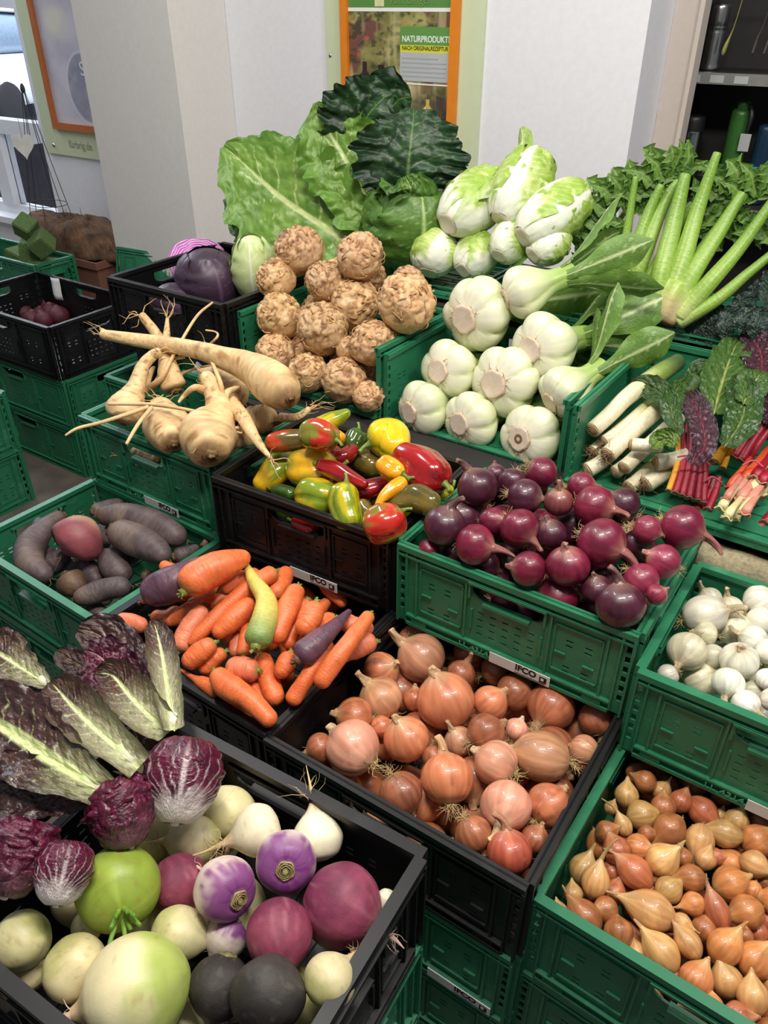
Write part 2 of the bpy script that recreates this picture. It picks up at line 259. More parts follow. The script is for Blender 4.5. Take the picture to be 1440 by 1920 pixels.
# ------------------------------------------------------------------ where everything stands: world metres
DATA={'crates':[
(-1.418,0.91,0.744,-0.5,0.4,0.3,0.16,'g','wall','green plastic crate heaped with beige parsnips',1,1),
(-0.967,0.861,0.762,2.5,0.387,0.29,0.157,'k','wall','black plastic crate full of mixed glossy peppers',1,0),
(-0.56,0.874,0.764,-0.2,0.4,0.29,0.16,'g','wall','green plastic crate heaped with red onions',1,1),
(-0.148,0.857,0.718,0,0.4,0.3,0.16,'g','wall','green plastic crate holding small white onions',1,1),
(-0.154,0.571,0.555,-1.5,0.44,0.6,0.17,'g','wall','green plastic crate filled with small copper shallots',0,0),
(-0.576,0.545,0.602,0.2,0.417,0.6,0.165,'k','wall','black plastic crate filled with yellow onions',0,0),
(-0.984,0.565,0.6,-1.6,0.405,0.6,0.163,'k','wall','black plastic crate heaped with orange carrots',0,0),
(-1.429,0.601,0.582,-2.0,0.412,0.31,0.16,'g','wall','green plastic crate holding long dusty beetroots',0,0),
(-0.621, 0.1, 0.75, 3.2, 0.4, 0.31, 0.16, 'k', 'wall', 'black plastic crate with radicchio, turnips and black radishes', 0, 0),
(-1.685,1.25,0.92,0,0.395,0.41,0.16,'k','wall','black plastic crate with red cabbages beside the celeriac',0,0),
(-1.279,1.281,0.895,-1.5,0.4,0.3,0.16,'g','open','green plastic crate with lowered front under the celeriac',0,0),
(-0.863,1.28,0.882,0,0.405,0.3,0.16,'g','open','green plastic crate with lowered front under the pak choi',0,0),
(-0.413,1.206,0.913,-1.0,0.6,0.4,0.16,'g','open','green plastic crate with lowered front under leeks and chard',0,0),
(-1.27, 1.62, 1.0, 0, 0.4, 0.3, 0.1, 'g', 'tray', 'green plastic crate, walls folded flat, behind the celeriac under the savoy cabbages', 0, 0),
(-0.86,1.62,1.0,0,0.4,0.3,0.1,'g','tray','flat folded green plastic crate under the pile of chinese cabbages',0,0),
(-0.55,1.66,1.0,0,0.6,0.3,0.1,'g','tray','flat folded green plastic crate under the celery bunches',0,0),
(-1.8, 1.262, 0.62, 0, 0.4, 0.3, 0.16, 'g', 'wall', 'green plastic crate with white paper, low behind the parsnips', 0, 0),
(-2.955, 1.469, 0.585, 0, 0.6, 0.385, 0.195, 'k', 'wall', 'black plastic crate holding a few dark red beets, topmost of its stack', 0, 0),
(-2.945,1.474,0.39,0,0.6,0.385,0.195,'g','wall','green plastic crate directly under the black crate by the window',0,0),
(-2.945, 1.474, 0.195, 0, 0.6, 0.385, 0.195, 'g', 'wall', 'green plastic crate on the floor, lowest under the black crate', 0, 0),
(-2.98, 0.87, 0.42, 0, 0.6, 0.4, 0.21, 'g', 'wall', 'green plastic crate at the far left edge, upper of two', 0, 0),
(-2.98,0.87,0.21,0,0.6,0.4,0.21,'g','wall','green plastic crate at the far left edge standing on the floor',1,0),
(-3.55,1.872,0.6,0,0.56,0.19,0.19,'g','wall','green plastic crate under the window with green foam cubes',0,0),
(-0.576,0.545,0.4355,0.2,0.417,0.6,0.165,'g','wall','green plastic crate directly under the yellow onions',2,0),
(-0.576,0.545,0.269,0.2,0.417,0.6,0.165,'g','wall','green plastic crate third from top under the yellow onions',0,0),
(-0.154,0.571,0.3835,-1.5,0.44,0.6,0.17,'g','wall','green plastic crate directly under the shallots',0,0),
(-0.621,0.1,0.5885,3.2,0.4,0.31,0.16,'g','wall','green plastic crate directly under the turnips',0,0),
(-0.621,0.1,0.427,3.2,0.4,0.31,0.16,'g','wall','green plastic crate second below the turnips',0,0),
(-1.429,0.601,0.4205,-2.0,0.412,0.31,0.16,'g','wall','green plastic crate directly under the beetroots',0,0),
(-0.984,0.565,0.4355,-1.6,0.405,0.6,0.163,'g','wall','green plastic crate directly under the carrots',0,0),
(-0.576, 0.545, 0.104, 0.2, 0.417, 0.6, 0.1032, 'g', 'wall', 'green plastic crate, lowest in the stack under the yellow onions', 0, 0),
(-0.984, 0.565, 0.2725, -1.6, 0.405, 0.6, 0.1354, 'g', 'wall', 'green plastic crate, second lowest in the stack under the carrots', 0, 0),
(-0.984, 0.565, 0.1362, -1.6, 0.405, 0.6, 0.1354, 'g', 'wall', 'green plastic crate, lowest in the stack under the carrots', 0, 0),
(-1.429, 0.601, 0.2605, -2.0, 0.412, 0.31, 0.1294, 'g', 'wall', 'green plastic crate, second lowest in the stack under the beetroots', 0, 0),
(-1.429, 0.601, 0.1302, -2.0, 0.412, 0.31, 0.1294, 'g', 'wall', 'green plastic crate, lowest in the stack under the beetroots', 0, 0),
(-0.154, 0.571, 0.2135, -1.5, 0.44, 0.6, 0.2127, 'g', 'wall', 'green plastic crate, lowest in the stack under the shallots', 0, 0),
(-0.621, 0.1, 0.267, 3.2, 0.4, 0.31, 0.1327, 'g', 'wall', 'green plastic crate, second lowest in the stack under the turnips', 0, 0),
(-0.621, 0.1, 0.1335, 3.2, 0.4, 0.31, 0.1327, 'g', 'wall', 'green plastic crate, lowest in the stack under the turnips', 0, 0)],
'groups':{'red_onion':'red onions in the green crate',
'yellow_onion':'yellow onions in the black crate',
'white_onion':'white onions in the green crate',
'shallot':'shallots in the green crate',
'celeriac':'celeriac bulbs in the green crate',
'cream_radish':'turnips and radishes in the front black crate',
'black_radish':'turnips and radishes in the front black crate',
'green_radish':'turnips and radishes in the front black crate',
'pale_turnip':'turnips and radishes in the front black crate',
'pink_turnip':'turnips and radishes in the front black crate',
'purple_turnip':'turnips and radishes in the front black crate',
'white_turnip':'turnips and radishes in the front black crate',
'carrot':'carrots in the black crate',
'beetroot':'beetroots in the green crate',
'parsnip':'parsnips in the green crate',
'pepper':'peppers in the black crate',
'leek':'leeks in the green crate'},
'fill':[
('red_onion','purple red onion mostly buried under the others in its green crate',0,[(-0.258,1.029,0.699,0.034,-0.42,0.54,-0.73,'a'),(-0.438,1.005,0.773,0.032,0.85,-0.44,0.29,'a'),(-0.31,1.098,0.669,0.037,-0.95,-0.32,-0.04,'a'),(-0.494,0.983,0.717,0.034,-0.27,-0.05,-0.96,'a'),(-0.254,1.075,0.783,0.032,-0.15,0.52,-0.84,'a'),(-0.391,1.066,0.745,0.036,0.38,0.74,0.56,'a'),(-0.441,1.119,0.71,0.032,-0.77,-0.37,-0.52,'d'),(-0.282,1.024,0.777,0.034,0.58,-0.68,0.44,'d'),(-0.335,0.986,0.736,0.039,0.2,0.96,-0.17,'a'),(-0.247,0.946,0.65,0.031,-0.93,-0.26,0.28,'a'),(-0.335,1.053,0.779,0.033,-0.83,-0.56,-0.08,'d'),(-0.237,1.114,0.734,0.033,-0.79,-0.5,0.35,'d'),(-0.368,1.03,0.7,0.033,0.84,0.53,0.14,'a'),(-0.31,1.018,0.685,0.031,-0.83,0.56,0.01,'d'),(-0.496,1.093,0.785,0.034,-0.22,-0.97,-0.1,'d'),(-0.435,1.028,0.675,0.035,-0.56,-0.78,0.28,'d'),(-0.359,0.939,0.663,0.032,0.7,0.51,0.5,'d'),(-0.508,1.026,0.761,0.036,-0.28,-0.23,0.93,'a'),(-0.231,0.942,0.721,0.039,-0.35,0.77,0.53,'a'),(-0.464,0.97,0.646,0.037,0.26,0.87,0.42,'a'),(-0.231,1.113,0.66,0.041,0.12,0.59,-0.8,'d'),(-0.416,1.093,0.655,0.031,0.01,0.5,0.87,'a'),(-0.417,0.936,0.699,0.031,-0.47,0.02,0.88,'d'),(-0.296,0.921,0.663,0.032,-0.53,-0.79,-0.32,'d'),(-0.517,1.079,0.657,0.033,0.12,-0.86,0.49,'a'),(-0.496,1.087,0.718,0.038,0.55,0.8,-0.24,'a'),(-0.366,1.113,0.773,0.032,-0.54,-0.61,0.58,'d'),(-0.471,0.928,0.746,0.034,-0.05,-0.93,-0.37,'d'),(-0.365,1.122,0.659,0.031,0.44,0.89,-0.11,'d'),(-0.208,1.0,0.644,0.031,-0.21,-0.26,0.94,'d'),(-0.499,0.968,0.78,0.036,-0.43,-0.87,0.25,'d'),(-0.204,0.999,0.715,0.031,0.69,0.69,-0.23,'a'),(-0.309,1.114,0.749,0.034,-0.24,0.34,-0.91,'d'),(-0.51,0.936,0.664,0.031,0.99,0.15,0.05,'a')]),
('yellow_onion','brown onion mostly buried under the others in its black crate',0,[(-0.498,0.674,0.496,0.037,-0.52,-0.68,0.51,'o'),(-0.493,0.874,0.497,0.039,0.01,-0.97,-0.23,'d'),(-0.308,0.697,0.535,0.037,0.43,-0.9,-0.08,'d'),(-0.324,0.588,0.498,0.032,0.81,0.4,0.42,'d'),(-0.337,0.775,0.485,0.037,0.24,-0.75,0.61,'o'),(-0.216,0.842,0.478,0.032,-0.98,0.16,0.14,'d'),(-0.4,0.656,0.488,0.039,0.05,-0.95,0.32,'d'),(-0.53,0.618,0.5,0.032,0.92,-0.22,-0.32,'o'),(-0.244,0.775,0.481,0.035,0.74,-0.63,0.25,'a'),(-0.414,0.817,0.492,0.038,-0.3,-0.34,-0.89,'d'),(-0.252,0.595,0.493,0.04,-0.59,-0.62,-0.52,'d'),(-0.293,0.824,0.493,0.041,-0.35,0.24,-0.9,'d'),(-0.51,0.799,0.512,0.041,0.41,0.91,0.09,'d'),(-0.319,0.899,0.49,0.042,-0.83,0.17,0.53,'a'),(-0.426,0.737,0.524,0.037,-0.04,-0.74,-0.67,'d'),(-0.219,0.901,0.504,0.041,0.47,-0.81,-0.36,'d'),(-0.208,0.696,0.484,0.034,0.52,-0.74,-0.43,'d'),(-0.379,0.871,0.481,0.036,-0.69,0.58,-0.43,'d'),(-0.236,0.806,0.541,0.039,0.88,-0.37,-0.3,'d'),(-0.478,0.589,0.513,0.034,0.41,0.55,0.72,'d'),(-0.2,0.63,0.504,0.033,0.63,0.7,-0.34,'a'),(-0.456,0.632,0.479,0.033,-0.97,-0.17,0.15,'o'),(-0.372,0.713,0.48,0.035,-0.56,0.4,-0.73,'a'),(-0.336,0.66,0.484,0.033,0.1,0.31,0.95,'o'),(-0.286,0.646,0.5,0.032,0.55,0.33,0.77,'d'),(-0.532,0.779,0.568,0.031,0.7,0.24,0.67,'a'),(-0.301,0.762,0.535,0.037,-0.32,-0.15,-0.93,'o'),(-0.355,0.626,0.528,0.032,-0.02,0.64,0.77,'o'),(-0.529,0.741,0.487,0.036,-0.57,-0.8,-0.2,'d'),(-0.275,0.712,0.484,0.033,-0.07,0.51,-0.86,'o'),(-0.207,0.744,0.526,0.036,0.38,-0.9,0.2,'d'),(-0.532,0.891,0.548,0.034,-0.13,0.47,-0.87,'o'),(-0.46,0.683,0.541,0.033,0.34,-0.06,-0.94,'o'),(-0.439,0.913,0.487,0.032,0.54,0.62,-0.57,'a')]),
('white_onion','white onion mostly buried under the others in its green crate',0,[(0.111,1.066,0.7,0.024,0.35,0.93,-0.1,'g'),(0.209,1.033,0.628,0.026,-0.06,0.55,-0.83,'a'),(-0.065,1.046,0.631,0.024,0.25,0.8,-0.55,'a'),(0.141,0.923,0.643,0.029,0.67,-0.69,0.26,'a'),(0.125,1.103,0.628,0.025,-0.63,-0.23,0.75,'g'),(0.01,1.001,0.638,0.023,0.88,-0.04,0.47,'a'),(-0.066,1.112,0.594,0.023,0.02,-0.97,-0.25,'g'),(0.101,1.039,0.628,0.03,-0.64,-0.74,0.2,'a'),(-0.114,0.915,0.612,0.024,-0.33,-0.87,-0.35,'g'),(0.07,1.069,0.639,0.023,-0.26,0.5,0.82,'a'),(0.061,1.023,0.665,0.024,0.02,-0.66,-0.76,'a'),(-0.098,1.001,0.628,0.026,0.82,0.25,0.51,'g'),(0.216,0.975,0.68,0.025,-0.62,0.42,-0.66,'g'),(0.177,1.103,0.662,0.024,-0.62,-0.75,-0.23,'a'),(0.057,0.978,0.682,0.027,-0.69,-0.6,0.42,'a'),(0.018,1.057,0.593,0.029,0.93,0.3,-0.2,'a'),(0.087,0.909,0.602,0.028,0.71,0.33,-0.63,'a'),(0.001,1.087,0.625,0.026,-0.24,-0.94,0.24,'a'),(0.067,1.114,0.643,0.027,-0.36,0.86,-0.37,'a'),(0.012,0.938,0.643,0.025,0.82,-0.57,0.11,'g'),(0.213,1.122,0.644,0.023,1.0,0.08,-0.06,'g'),(0.209,0.917,0.634,0.025,0.64,-0.61,0.46,'g'),(0.147,0.992,0.643,0.027,0.24,0.96,-0.14,'a'),(0.057,0.958,0.603,0.025,0.83,-0.45,0.33,'g'),(-0.073,0.901,0.611,0.022,0.1,0.87,-0.49,'g'),(0.117,0.955,0.696,0.023,-0.82,-0.29,0.49,'g')]),
('shallot','shallot mostly buried under the others in its green crate',0,[(-0.113,0.796,0.445,0.019,-0.41,0.4,-0.82,'d'),(-0.069,0.893,0.428,0.02,-0.72,-0.66,0.2,'r'),(0.06,0.726,0.416,0.022,0.96,0.16,0.24,'r'),(0.018,0.927,0.501,0.023,0.53,-0.59,0.62,'a'),(0.121,0.826,0.466,0.023,0.97,0.02,0.25,'r'),(-0.09,0.755,0.489,0.02,-0.7,-0.61,-0.37,'d'),(0.082,0.803,0.478,0.023,0.18,0.98,0.13,'r'),(-0.027,0.914,0.458,0.02,-0.34,-0.94,0.02,'d'),(0.057,0.646,0.449,0.021,-0.03,-0.81,0.59,'d'),(-0.047,0.926,0.487,0.022,-0.55,0.17,-0.82,'a'),(0.09,0.87,0.496,0.019,0.72,0.45,0.53,'r'),(-0.011,0.868,0.495,0.018,-0.5,-0.8,0.33,'a'),(0.24,0.902,0.51,0.018,0.84,0.49,0.24,'a'),(0.199,0.793,0.487,0.018,0.74,-0.67,-0.01,'d'),(-0.116,0.831,0.46,0.02,0.85,-0.43,-0.3,'r'),(-0.109,0.81,0.488,0.019,-0.15,0.97,-0.21,'a'),(-0.0,0.803,0.473,0.02,0.22,0.88,0.41,'d'),(0.059,0.607,0.482,0.021,-0.72,-0.69,-0.01,'r'),(0.183,0.752,0.456,0.019,-0.59,0.26,0.76,'d'),(0.253,0.863,0.468,0.022,-0.89,-0.3,-0.33,'r'),(0.245,0.696,0.438,0.02,-0.39,0.86,-0.33,'a'),(0.128,0.744,0.429,0.018,0.24,0.22,0.95,'a'),(0.132,0.85,0.445,0.017,0.6,-0.06,-0.8,'r'),(-0.108,0.92,0.416,0.018,0.33,0.72,-0.62,'a'),(-0.047,0.767,0.416,0.022,-0.45,0.62,0.64,'a'),(0.165,0.873,0.45,0.019,-0.01,0.92,-0.39,'a'),(0.154,0.685,0.449,0.021,-1.0,-0.05,0.08,'r'),(0.131,0.893,0.497,0.019,0.52,-0.85,0.13,'r'),(0.012,0.671,0.452,0.02,0.33,-0.92,-0.21,'r'),(0.237,0.796,0.419,0.022,0.36,-0.76,-0.54,'r'),(0.137,0.595,0.511,0.021,-0.92,0.25,-0.3,'d'),(0.154,0.934,0.422,0.02,0.44,-0.15,-0.89,'r'),(0.218,0.672,0.519,0.019,0.73,0.62,0.28,'r'),(0.16,0.836,0.518,0.023,0.47,-0.28,-0.84,'a'),(0.062,0.861,0.43,0.019,-0.09,0.96,-0.27,'r'),(0.08,0.916,0.414,0.022,0.96,0.1,-0.26,'d'),(0.255,0.654,0.509,0.019,-0.04,0.7,-0.71,'a'),(-0.046,0.692,0.455,0.022,0.54,-0.44,0.72,'d'),(0.258,0.71,0.521,0.02,0.77,-0.54,-0.33,'r'),(0.24,0.772,0.507,0.022,-0.17,-0.22,-0.96,'d'),(0.186,0.844,0.439,0.021,0.07,0.75,0.65,'d'),(0.189,0.918,0.454,0.02,0.43,0.47,-0.78,'a'),(-0.118,0.73,0.496,0.023,0.73,-0.31,-0.61,'a'),(-0.039,0.629,0.489,0.02,-0.11,-0.99,0.08,'d'),(-0.082,0.874,0.462,0.018,-0.87,-0.1,0.49,'r'),(0.176,0.785,0.432,0.021,-0.72,0.15,0.68,'a'),(-0.043,0.804,0.426,0.018,-0.73,-0.56,0.38,'d'),(0.115,0.749,0.486,0.017,-0.04,0.73,-0.68,'d'),(-0.039,0.594,0.431,0.017,-0.03,0.02,-1.0,'d'),(0.23,0.838,0.507,0.022,-0.09,-0.99,-0.05,'a'),(0.202,0.756,0.526,0.021,0.6,0.46,0.65,'a'),(0.122,0.623,0.423,0.019,-0.64,-0.21,-0.74,'d'),(0.198,0.677,0.477,0.019,-0.34,0.72,-0.6,'r'),(0.082,0.886,0.464,0.02,0.85,-0.1,-0.52,'r'),(0.015,0.901,0.456,0.021,0.81,0.49,0.32,'r'),(-0.097,0.94,0.437,0.018,0.11,0.16,0.98,'a'),(-0.002,0.596,0.466,0.021,0.76,-0.55,0.34,'d'),(-0.005,0.923,0.426,0.018,-0.12,-0.04,0.99,'r'),(0.094,0.638,0.474,0.022,0.41,0.44,-0.8,'r'),(0.192,0.702,0.522,0.019,-0.82,0.55,-0.19,'a'),(-0.11,0.716,0.446,0.018,0.35,0.76,-0.55,'d'),(0.074,0.596,0.425,0.022,0.22,0.95,-0.24,'d'),(0.195,0.644,0.463,0.023,-0.4,0.86,0.31,'d'),(0.178,0.863,0.491,0.021,-0.6,0.78,-0.15,'d'),(0.03,0.868,0.495,0.02,-0.23,-0.96,0.13,'r'),(0.244,0.931,0.442,0.018,0.02,-0.04,-1.0,'r'),(0.191,0.604,0.495,0.02,0.67,0.73,-0.1,'a'),(0.177,0.762,0.491,0.021,0.2,-0.96,0.19,'d'),(-0.093,0.603,0.458,0.021,0.19,0.13,0.97,'a'),(0.147,0.624,0.451,0.021,0.41,-0.25,0.88,'d'),(0.171,0.8,0.464,0.02,0.67,-0.64,-0.38,'a'),(0.022,0.744,0.453,0.02,-0.63,-0.41,0.66,'d'),(-0.117,0.873,0.501,0.017,-0.72,0.53,-0.45,'a'),(-0.072,0.882,0.493,0.018,0.22,0.57,-0.79,'a'),(0.267,0.877,0.435,0.018,0.33,-0.5,0.8,'d'),(0.154,0.631,0.502,0.018,0.94,-0.3,0.17,'r'),(0.01,0.73,0.488,0.019,0.45,-0.68,-0.57,'r'),(0.046,0.924,0.466,0.019,-0.51,0.56,-0.65,'r'),(0.241,0.598,0.431,0.02,0.59,0.33,-0.73,'a'),(0.023,0.619,0.457,0.021,0.07,-0.98,0.18,'d'),(0.202,0.723,0.413,0.019,0.92,0.37,-0.16,'a'),(-0.113,0.929,0.491,0.023,0.64,-0.13,0.76,'r'),(0.221,0.621,0.413,0.019,0.98,-0.14,0.17,'a'),(0.196,0.71,0.45,0.022,-0.45,0.36,0.81,'a'),(-0.001,0.695,0.476,0.019,-0.89,0.42,0.2,'r'),(0.088,0.907,0.507,0.019,0.57,-0.02,0.82,'a'),(-0.057,0.81,0.48,0.022,0.75,-0.57,0.33,'d'),(-0.125,0.668,0.451,0.017,0.57,0.47,-0.68,'d'),(0.069,0.711,0.446,0.018,-0.47,0.85,0.23,'a'),(-0.086,0.787,0.412,0.018,0.51,0.62,-0.59,'d'),(-0.098,0.64,0.473,0.021,0.63,-0.78,-0.02,'r'),(0.011,0.717,0.425,0.021,-0.39,0.21,-0.9,'d'),(0.119,0.794,0.521,0.02,-0.02,0.96,0.29,'r'),(-0.034,0.868,0.417,0.017,0.36,-0.6,0.71,'d'),(-0.099,0.76,0.446,0.02,0.76,0.6,-0.25,'r'),(0.257,0.594,0.497,0.021,-0.98,-0.08,0.18,'a'),(-0.003,0.819,0.504,0.017,-0.05,-0.04,-1.0,'a'),(0.096,0.801,0.437,0.019,-0.81,0.4,-0.43,'d'),(-0.031,0.674,0.483,0.017,-0.66,0.25,-0.71,'r'),(0.061,0.755,0.443,0.018,0.8,-0.08,-0.59,'a')]),
('pale_turnip','cream turnip mostly buried under the others in the front black crate',0,[(-0.365,0.187,0.639,0.041,0.14,-0.86,-0.49,'a'),(-0.45,0.173,0.659,0.04,0.84,0.46,0.29,'a'),(-0.543,0.303,0.677,0.037,0.71,-0.6,0.37,'a'),(-0.565,0.229,0.653,0.037,-0.74,0.32,-0.59,'a'),(-0.499,0.363,0.653,0.039,-0.36,0.76,-0.55,'a'),(-0.301,0.268,0.643,0.041,0.74,0.52,0.41,'a'),(-0.409,0.3,0.665,0.043,0.52,-0.58,-0.63,'a'),(-0.499,0.247,0.674,0.038,0.27,0.41,0.87,'a'),(-0.573,0.365,0.693,0.038,0.53,0.58,-0.62,'a')]),
('celeriac','celeriac mostly buried at the back of its pile',0,[(-1.141,1.495,0.948,0.04,-0.13,-0.42,0.9,'a'),(-0.963,1.358,0.795,0.041,0.64,0.18,0.74,'a'),(-1.074,1.51,0.956,0.046,0.61,0.08,0.79,'a'),(-1.147,1.44,0.871,0.05,-0.28,-0.56,0.78,'a'),(-1.039,1.394,0.786,0.044,-0.24,-0.4,0.88,'a'),(-0.926,1.479,0.884,0.044,-0.06,-0.26,0.96,'a'),(-1.201,1.417,0.816,0.04,0.1,-0.13,0.99,'a'),(-0.959,1.517,0.954,0.039,0.46,-0.01,0.89,'a'),(-1.137,1.37,0.797,0.05,0.42,0.11,0.9,'a')]),
('carrot','orange carrot mostly buried under the others in its black crate',3.0,[(-0.722,0.892,0.583,0.017,0.92,-0.37,-0.15,'o'),(-0.853,0.886,0.497,0.014,0.23,0.94,-0.24,'o'),(-0.656,0.73,0.61,0.015,-0.26,-0.79,-0.55,'o'),(-0.876,0.728,0.565,0.016,1.0,-0.03,0.02,'o'),(-0.771,0.733,0.551,0.018,-0.85,0.51,-0.15,'o'),(-0.771,0.744,0.633,0.015,-0.12,-0.96,-0.26,'o'),(-0.899,0.82,0.59,0.015,0.93,-0.35,0.05,'o'),(-0.717,0.834,0.559,0.014,-0.07,-0.96,-0.28,'o'),(-0.769,0.883,0.538,0.015,0.9,-0.43,-0.05,'o'),(-0.915,0.867,0.465,0.015,0.02,0.99,0.14,'o'),(-0.739,0.783,0.539,0.017,0.5,-0.74,-0.45,'o'),(-0.918,0.727,0.592,0.015,0.7,0.71,-0.03,'o'),(-0.709,0.669,0.54,0.018,0.56,0.8,0.21,'o'),(-0.752,0.613,0.475,0.015,0.84,-0.42,0.35,'o'),(-0.759,0.626,0.537,0.018,-0.82,0.57,0.08,'o'),(-0.749,0.698,0.612,0.016,0.41,0.89,0.18,'o'),(-0.704,0.689,0.519,0.016,-0.56,-0.82,0.1,'o'),(-0.924,0.719,0.631,0.018,-0.98,-0.01,0.2,'o'),(-0.721,0.853,0.521,0.016,-0.61,-0.79,0.02,'o'),(-0.834,0.914,0.563,0.016,0.18,-0.98,0.04,'o'),(-0.864,0.916,0.464,0.016,-0.49,-0.87,-0.02,'o'),(-0.77,0.753,0.526,0.018,-0.51,-0.86,0.07,'o'),(-0.744,0.717,0.59,0.018,-0.13,0.85,-0.52,'o'),(-0.764,0.913,0.496,0.015,-0.54,-0.82,-0.18,'o'),(-0.703,0.824,0.468,0.017,0.24,-0.96,0.11,'o'),(-0.845,0.709,0.629,0.015,0.16,0.97,-0.17,'o')]),
('beetroot','grey beetroot mostly buried under the others in its green crate',1.6,[(-1.245,0.71,0.522,0.025,0.46,-0.88,-0.13,'g'),(-1.327,0.677,0.539,0.025,0.45,0.89,-0.01,'g'),(-1.173,0.793,0.551,0.031,-0.23,0.95,-0.2,'g'),(-1.273,0.684,0.542,0.024,0.63,0.53,0.57,'g'),(-1.376,0.715,0.492,0.028,0.7,-0.62,0.36,'g'),(-1.296,0.736,0.527,0.026,-0.8,0.58,-0.12,'g'),(-1.294,0.839,0.51,0.032,-0.93,-0.37,0.01,'g'),(-1.24,0.797,0.554,0.026,0.93,-0.28,0.24,'g'),(-1.195,0.713,0.481,0.025,0.96,-0.1,-0.24,'g')]),
('pepper','pepper mostly buried under the others in its black crate',1.2,[(-0.675,1.082,0.673,0.034,-0.1,-0.99,-0.1,'yg'),(-0.854,1.071,0.693,0.028,1.0,-0.04,-0.02,'r'),(-0.869,1.092,0.648,0.034,0.93,0.3,0.21,'r'),(-0.911,1.086,0.683,0.032,0.08,0.96,0.28,'r'),(-0.891,1.074,0.781,0.026,-0.88,0.48,0.02,'ob'),(-0.746,1.055,0.698,0.028,-0.98,0.03,-0.22,'g'),(-0.634,0.972,0.696,0.029,-1.0,0.05,0.0,'ob'),(-0.861,0.959,0.682,0.031,0.58,0.07,0.81,'g'),(-0.852,1.014,0.653,0.029,0.43,0.84,0.33,'r'),(-0.7,0.994,0.648,0.034,0.39,0.91,-0.1,'r'),(-0.875,1.089,0.73,0.027,-0.5,0.54,-0.68,'g'),(-0.667,1.085,0.752,0.03,0.8,-0.6,-0.09,'yg'),(-0.672,1.029,0.728,0.029,0.55,0.8,-0.23,'ob'),(-0.798,1.012,0.663,0.031,-0.1,-0.99,-0.05,'r')])],
'round':[
('red_onion', 1, -0.198, 0.891, 0.787, -0.28, 0.24, 0.93, 0.0345, 1.0, 'd', "dark purple onion at the crate's front right corner, cut pale neck upright"),
('red_onion', 0, -0.29, 0.917, 0.801, -0.23, -0.07, 0.97, 0.0323, 1.0, 'a', 'squat magenta onion with curled papery neck tip, middle front of the red onions'),
('red_onion', 0, -0.296, 0.913, 0.742, -0.87, -0.48, 0.04, 0.0354, 1.0, 'a', 'magenta red onion, neck left, front row of red onion crate, right of centre, right one'),
('red_onion', 0, -0.19, 0.944, 0.801, 0.91, -0.33, -0.25, 0.0267, 1.0, 'p', 'pinkish red onion, neck down right, front row of red onion crate, at far right'),
('red_onion', 0, -0.341, 0.894, 0.789, -0.84, -0.52, 0.18, 0.0277, 1.0, 'a', 'magenta red onion, neck left, front row of red onion crate, right of centre, left one'),
('red_onion', 2, -0.437, 0.9, 0.792, 0.98, 0.04, 0.18, 0.0325, 1.0, 'a', 'magenta red onion, neck right, front row of red onion crate, left of centre'),
('red_onion', 2, -0.263, 0.97, 0.824, 0.97, -0.23, 0.05, 0.0376, 1.0, 'a', 'magenta red onion, neck down right, second row of red onion crate, right of centre'),
('red_onion', 0, -0.172, 0.983, 0.818, -0.87, -0.29, 0.4, 0.0262, 1.0, 'p', 'pinkish red onion, neck up left, second row of red onion crate, at far right'),
('red_onion', 2, -0.171, 1.053, 0.84, 1.0, -0.06, -0.03, 0.0345, 1.0, 'a', 'magenta onion overhanging the back right corner of its crate, long neck right'),
('red_onion', 2, -0.387, 0.949, 0.816, 0.91, -0.35, -0.23, 0.031, 1.0, 'a', 'magenta red onion, neck down right, second row of red onion crate, left of centre'),
('red_onion', 0, -0.345, 0.976, 0.803, -0.27, -0.05, 0.96, 0.0267, 1.0, 'd', 'dark purple onion, neck up, second row of red onion crate, right of centre'),
('red_onion', 2, -0.302, 1.036, 0.839, 0.98, -0.11, 0.19, 0.0334, 1.0, 'a', 'magenta red onion, neck right, third row of red onion crate, right of centre, front one'),
('red_onion', 1, -0.485, 0.995, 0.831, -0.6, 0.02, 0.8, 0.0343, 1.0, 'd', 'dark purple onion, neck up left, second row of red onion crate, at far left'),
('red_onion', 1, -0.497, 0.91, 0.798, 0.17, 0.25, 0.95, 0.0349, 1.0, 'd', 'dark purple onion, neck up, front row of red onion crate, at far left'),
('red_onion', 0, -0.408, 1.009, 0.834, 0.99, 0.07, 0.15, 0.0298, 1.0, 'd', 'dark purple onion, neck right, second row of red onion crate, left of centre'),
('red_onion', 1, -0.355, 1.021, 0.836, -0.06, -0.09, 0.99, 0.0241, 1.0, 'b', 'brownish purple onion, neck up, third row of red onion crate, right of centre'),
('red_onion',0,-0.415,1.084,0.84,0.76,0.41,-0.49,0.0286,1.0,'a','magenta onion at the very back of its crate with bushy roots on top'),
('red_onion', 0, -0.434, 0.954, 0.807, 0.85, -0.08, 0.52, 0.0234, 1.0, 'a', 'magenta red onion, neck right, second row of red onion crate, left of centre'),
('red_onion', 0, -0.445, 1.04, 0.835, 0.14, -0.87, -0.47, 0.0236, 1.0, 'd', 'dark purple onion, neck down, third row of red onion crate, left of centre'),
('red_onion', 0, -0.341, 1.078, 0.84, 0.95, 0.22, 0.21, 0.0251, 1.0, 'a', 'magenta red onion, neck right, third row of red onion crate, right of centre, rear one'),
('red_onion', 0, -0.268, 1.077, 0.832, -0.82, -0.18, 0.54, 0.0279, 1.0, 'd', 'dark purple onion, neck up left, third row of red onion crate, right of centre'),
('red_onion', 0, -0.427, 1.101, 0.799, 0.33, 0.1, 0.94, 0.0213, 1.0, 'd', 'dark purple onion, neck up right, back row of red onion crate, left of centre'),
